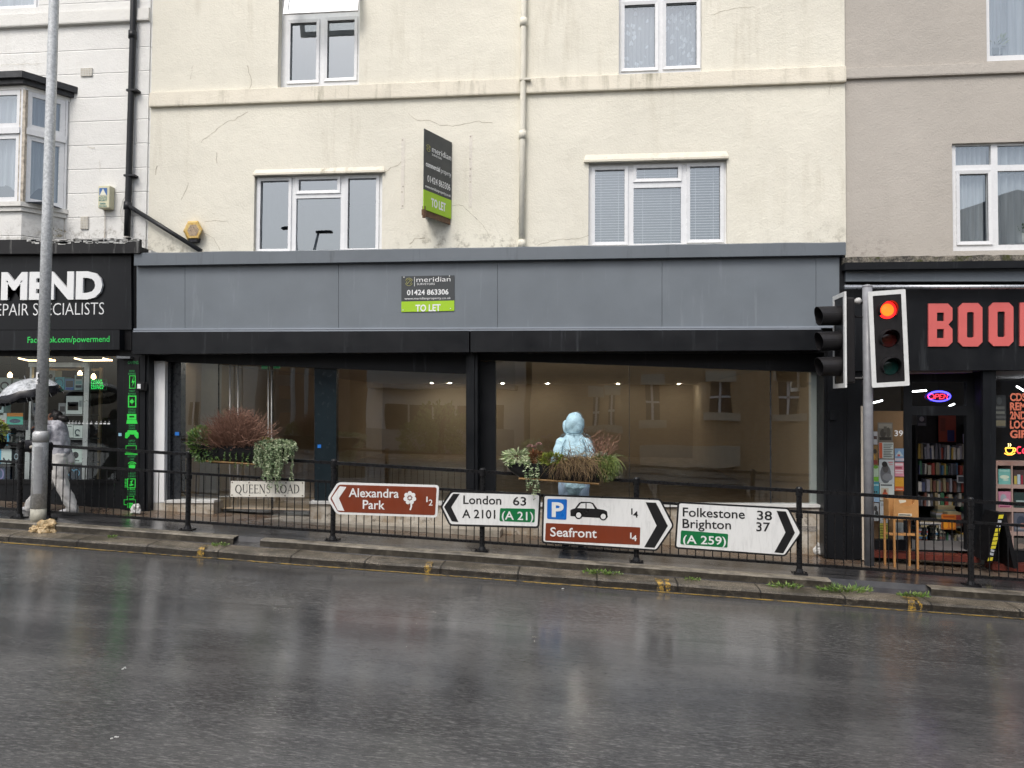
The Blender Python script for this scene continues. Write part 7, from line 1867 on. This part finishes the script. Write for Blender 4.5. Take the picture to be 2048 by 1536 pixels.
cap_(.001, .76, MCLR, 'canopy'); cap_(.76, 1.0, mat('black_border_film', (.012, .012, .014), .25, .1), 'border')
for i in range(8):
    a = 2*math.pi*i/8; mb = MB(); mb.tube([dome(a, t/8, -.006) for t in range(9)], .003, 5)
    mb.tube([dome(a, .55, -.006), rc_ + axv*.06], .0025, 5); mb.build('rib', M_WVIN, um)
mb = MB(); mb.tube([rc_ + axv*(HU + .05), rc_ + axv*.1, rc_ - axv*.02, hw_ + Vector((0, 0, .02)), hw_ - (rc_ - hw_).normalized()*.05], .007, 8); mb.build('shaft', mat('steel_shaft', (.55, .55, .56), .3, .05, metal=.8), um)
mb = MB(); d_ = (rc_ - hw_).normalized(); mb.tube([hw_ - d_*.03, hw_ - d_*.16], .014, 10); mb.build('handle', mat('red_handle', (.42, .06, .07), .4, .05), um)

# ------------------------------------------------------------------ across the road, behind the photographer: what the glass reflects
def MP(px_, py_, Yo): p = P(px_, py_, 2*(YG + .01) - Yo); return Vector((p.x, Yo, p.z))
mb = MB(); mb.face([(-60, -60, -6), (60, -60, -6), (60, -5.9, -3), (-60, -5.9, -3)]); mb.face([(-60, -5.9, -3), (60, -5.9, -3), (60, -5.8, -3), (-60, -5.8, -3)])
struct(mb, 'far_ground', mat('far_ground', (.06, .06, .06), .7, .2, .5))
mb = MB(); strip(mb, -40, 40, [(-14, -.2), (-3.02, -.14), (-3.0, -.35)], 60); struct(mb, 'far_pavement', mat_wetpave())
YO = -6.5
def mat_brick():
    k = NT('tan_brick'); br = k.add('ShaderNodeTexBrick', {'Vector': k.map(1, 1, 1), 'Scale': 3.2, 'Color1': (.50, .32, .16, 1), 'Color2': (.42, .26, .13, 1), 'Mortar': (.40, .33, .23, 1), 'Mortar Size': .02})
    sx = k.sep(); cv = k.add('ShaderNodeCombineXYZ', {0: sx[0], 1: sx[2]}); k.t.links.new(cv.outputs[0], br.inputs['Vector'])
    k.set(Base_Color=br.outputs[0], Roughness=.85); return k.m
bo = thing('brick_building', (MP(1350, 800, YO).x, YO, -.5), 'tan brick building reflected in the right shop window', 'building')
x0, x1 = MP(1062, 800, YO).x, MP(1990, 800, YO).x; zt_ = MP(1500, 560, YO).z
wins = [(1418, 762, 1463, 826), (1290, 770, 1318, 840), (1217, 790, 1232, 852), (1183, 795, 1196, 852), (1560, 760, 1600, 826)]
hs = []
for q in wins:
    a, b = MP(q[0], q[3], YO), MP(q[2], q[1], YO); hs.append((a.x, b.x, a.z, b.z))
mb = MB(); holes(mb, x0, x1, -2.6, zt_, YO, hs, -.2); mb.face([(x0, YO, -2.6), (x0, YO - 8, -2.6), (x0, YO - 8, zt_), (x0, YO, zt_)]); mb.face([(x1, YO, -2.6), (x1, YO - 8, -2.6), (x1, YO - 8, zt_), (x1, YO, zt_)]); mb.face([(x0, YO, zt_), (x1, YO, zt_), (x1, YO - 8, zt_), (x0, YO - 8, zt_)]); mb.build('wall', mat_brick(), bo)
M_STONE = mat('pale_stone', (.52, .45, .34), .8, .1, 4)
for h in hs:
    mb = MB(); mb.box(h[0] - .25, h[1] + .25, YO - .05, YO + .12, h[2] - .28, h[2] - .002); mb.build('sill', M_STONE, bo)
    mb = MB(); mb.box(h[0] - .18, h[1] + .18, YO - .05, YO + .10, h[3] + .002, h[3] + .4); mb.build('lintel', M_STONE, bo)
    mb = MB(); mb.box(h[0], h[1], YO - .2, YO - .18, h[2], h[3]); w2 = mb.build('window', mat('dark_pane', (.03, .03, .035), .1, .1), bo)
    mb = MB(); mb.box((h[0]+h[1])/2 - .04, (h[0]+h[1])/2 + .04, YO - .17, YO - .12, h[2], h[3]); mb.box(h[0], h[1], YO - .175, YO - .12, (h[2]+h[3])/2 - .04, (h[2]+h[3])/2 + .04); mb.build('frame', M_FRAME, w2)
a, b = MP(1280, 930, YO), MP(1476, 894, YO); mb = MB(); mb.box(a.x, b.x, YO + .003, YO + .25, a.z, b.z); mb.build('shop_fascia', M_STONE, bo)
mb = MB(); a, b = MP(1283, 1010, YO), MP(1465, 932, YO); mb.box(a.x, b.x, YO + .003, YO + .06, a.z, b.z); mb.build('shop_window', mat('brown_shopfront', (.06, .04, .03), .2, .2), bo)
# white flats and a stepped brown tower further left
YO2 = -8.5
wf = thing('white_flats', (MP(780, 800, YO2).x, YO2, -.5), 'white block of flats with balconies reflected in the left shop window', 'building')
x0, x1, zt_ = MP(735, 800, YO2).x, MP(1050, 800, YO2).x, MP(800, 520, YO2).z
mb = MB(); mb.box(x0, x1, YO2 - 7, YO2, -2.6, zt_); mb.build('wall', mat('white_flat_wall', (.62, .60, .56), .8, .05), wf)
for j in range(3):
    for i in range(5):
        xx = x0 + .8 + i*(x1 - x0 - 1.6)/5; zz = .2 + j*2.7
        mb = MB(); mb.box(xx, xx + .9, YO2 + .003, YO2 + .03, zz + .3, zz + 1.7); mb.build('window', mat('dark_pane', (.03, .03, .035), .1, .1), wf)
    mb = MB(); mb.box(x0 + .3, x1 - .3, YO2 + .003, YO2 + 1.1, j*2.7 - .12, j*2.7 + .06); mb.box(x0 + .3, x1 - .3, YO2 + 1.05, YO2 + 1.1, j*2.7 + .061, j*2.7 + .95); mb.build('balcony', mat('balcony_grey', (.30, .29, .27), .6, .1), wf)
tw = thing('brown_tower', (MP(590, 800, YO2).x, YO2, -.5), 'brown brick tower with stepped corner reflected in the left shop window', 'building')
x0, x1 = MP(580, 800, YO2).x, MP(700, 800, YO2).x; mb = MB(); mb.box(x0, x1, YO2 - 7, YO2 + .2, -2.6, MP(600, 700, YO2).z)
tw_w = mb.build('wall', mat('tower_brown', (.22, .13, .075), .85, .1), tw)
mb = MB()
for j in range(7): mb.box(x0 - .55, x0 - .002, YO2 - 6, YO2 + .15, -1.2 + j*1.1, -.6 + j*1.1)
mb.build('quoin', mat('tower_brown', (.22, .13, .075), .85, .1), tw)
cf = thing('cream_terrace', (MP(420, 800, YO2).x, YO2, -.5), 'cream terrace house reflected beside the glass door', 'house')
x0, x1 = MP(250, 800, YO2).x, MP(505, 800, YO2).x; mb = MB(); mb.box(x0, x1, YO2 - 7, YO2, -2.6, MP(400, 560, YO2).z); mb.build('wall', mat('terrace_cream', (.55, .52, .45), .8, .06), cf)
for px_ in (392, 300):
    a, b = MP(px_ - 14, 850, YO2), MP(px_ + 8, 803, YO2); mb = MB(); mb.box(a.x, b.x, YO2 + .003, YO2 + .04, a.z, b.z); f_ = mb.build('window', mat('dark_pane', (.03, .03, .035), .1, .1), cf)
    mb = MB(); mb.box((a.x+b.x)/2 - .03, (a.x+b.x)/2 + .03, YO2 + .041, YO2 + .08, a.z, b.z); mb.build('frame', M_FRAME, f_)
gb = thing('gabled_house', (MP(2000, 600, YO).x, YO, -.5), 'grey gabled house reflected in the window of the taupe building', 'house')
pts = [MP(1800, 460, YO), MP(2060, 366, YO), MP(2400, 480, YO)]
lo = [Vector((p.x, YO, -2.6)) for p in (pts[2], pts[0])]
mb = MB(); mb.prism([pts[0], pts[1], pts[2], lo[0], lo[1]], (0, -8, 0)); mb.build('wall', mat('gable_grey', (.20, .19, .19), .8, .1, 2), gb)
tr_ = thing('tree', (MP(880, 900, -5).x, -5, -.5), 'dark bushy tree reflected low in the left shop window', 'tree')
mb = MB(); q = MP(880, 900, -5); mb.tube([(q.x, -5, -1), (q.x + .05, -5, .6), (q.x + .2, -5, 1.8)], [.14, .11, .05], 8); mb.build('trunk', mat('bark', (.06, .045, .03), .9, .2), tr_)
mb = MB()
for c_, r_ in (((q.x, -5, 1.1), 1.0), ((q.x + .9, -5.2, .8), .8), ((q.x - .8, -5.1, .7), .8)): clump(mb, Vector(c_), r_, r_, r_*.9, 900, .16, .09, rng, .2)
mb.build('crown', GREEN, tr_)
for i, (a, b) in enumerate((((562, 446), (582, 520)), ((634, 456), (610, 520)))):
    p = MP(*a, -3.5); s_ = 1 if b[0] > a[0] else -1; x_ = MP(b[0], 500, -3.5).x
    o = thing('street_lamp', (x_, -3.5, pz(x_) - .15), 'street lamp with a curved arm reflected in the lower left upstairs window, %s' % ('left one' if i == 0 else 'right one'), 'street lamp')
    mb = MB(); mb.tube([(x_, -3.5, pz(x_) - .2), (x_, -3.5, p.z - 1.6), (x_ - s_*.12, -3.5, p.z - .7), (p.x + s_*.2, -3.5, p.z)], [.09, .06, .05, .04], 10); mb.build('column', M_GALV, o, smooth=True)
    mb = MB(); mb.box(p.x - .28, p.x + .28, -3.6, -3.4, p.z - .03, p.z + .07); mb.build('lantern', M_HEAD, o, bevel=.03)
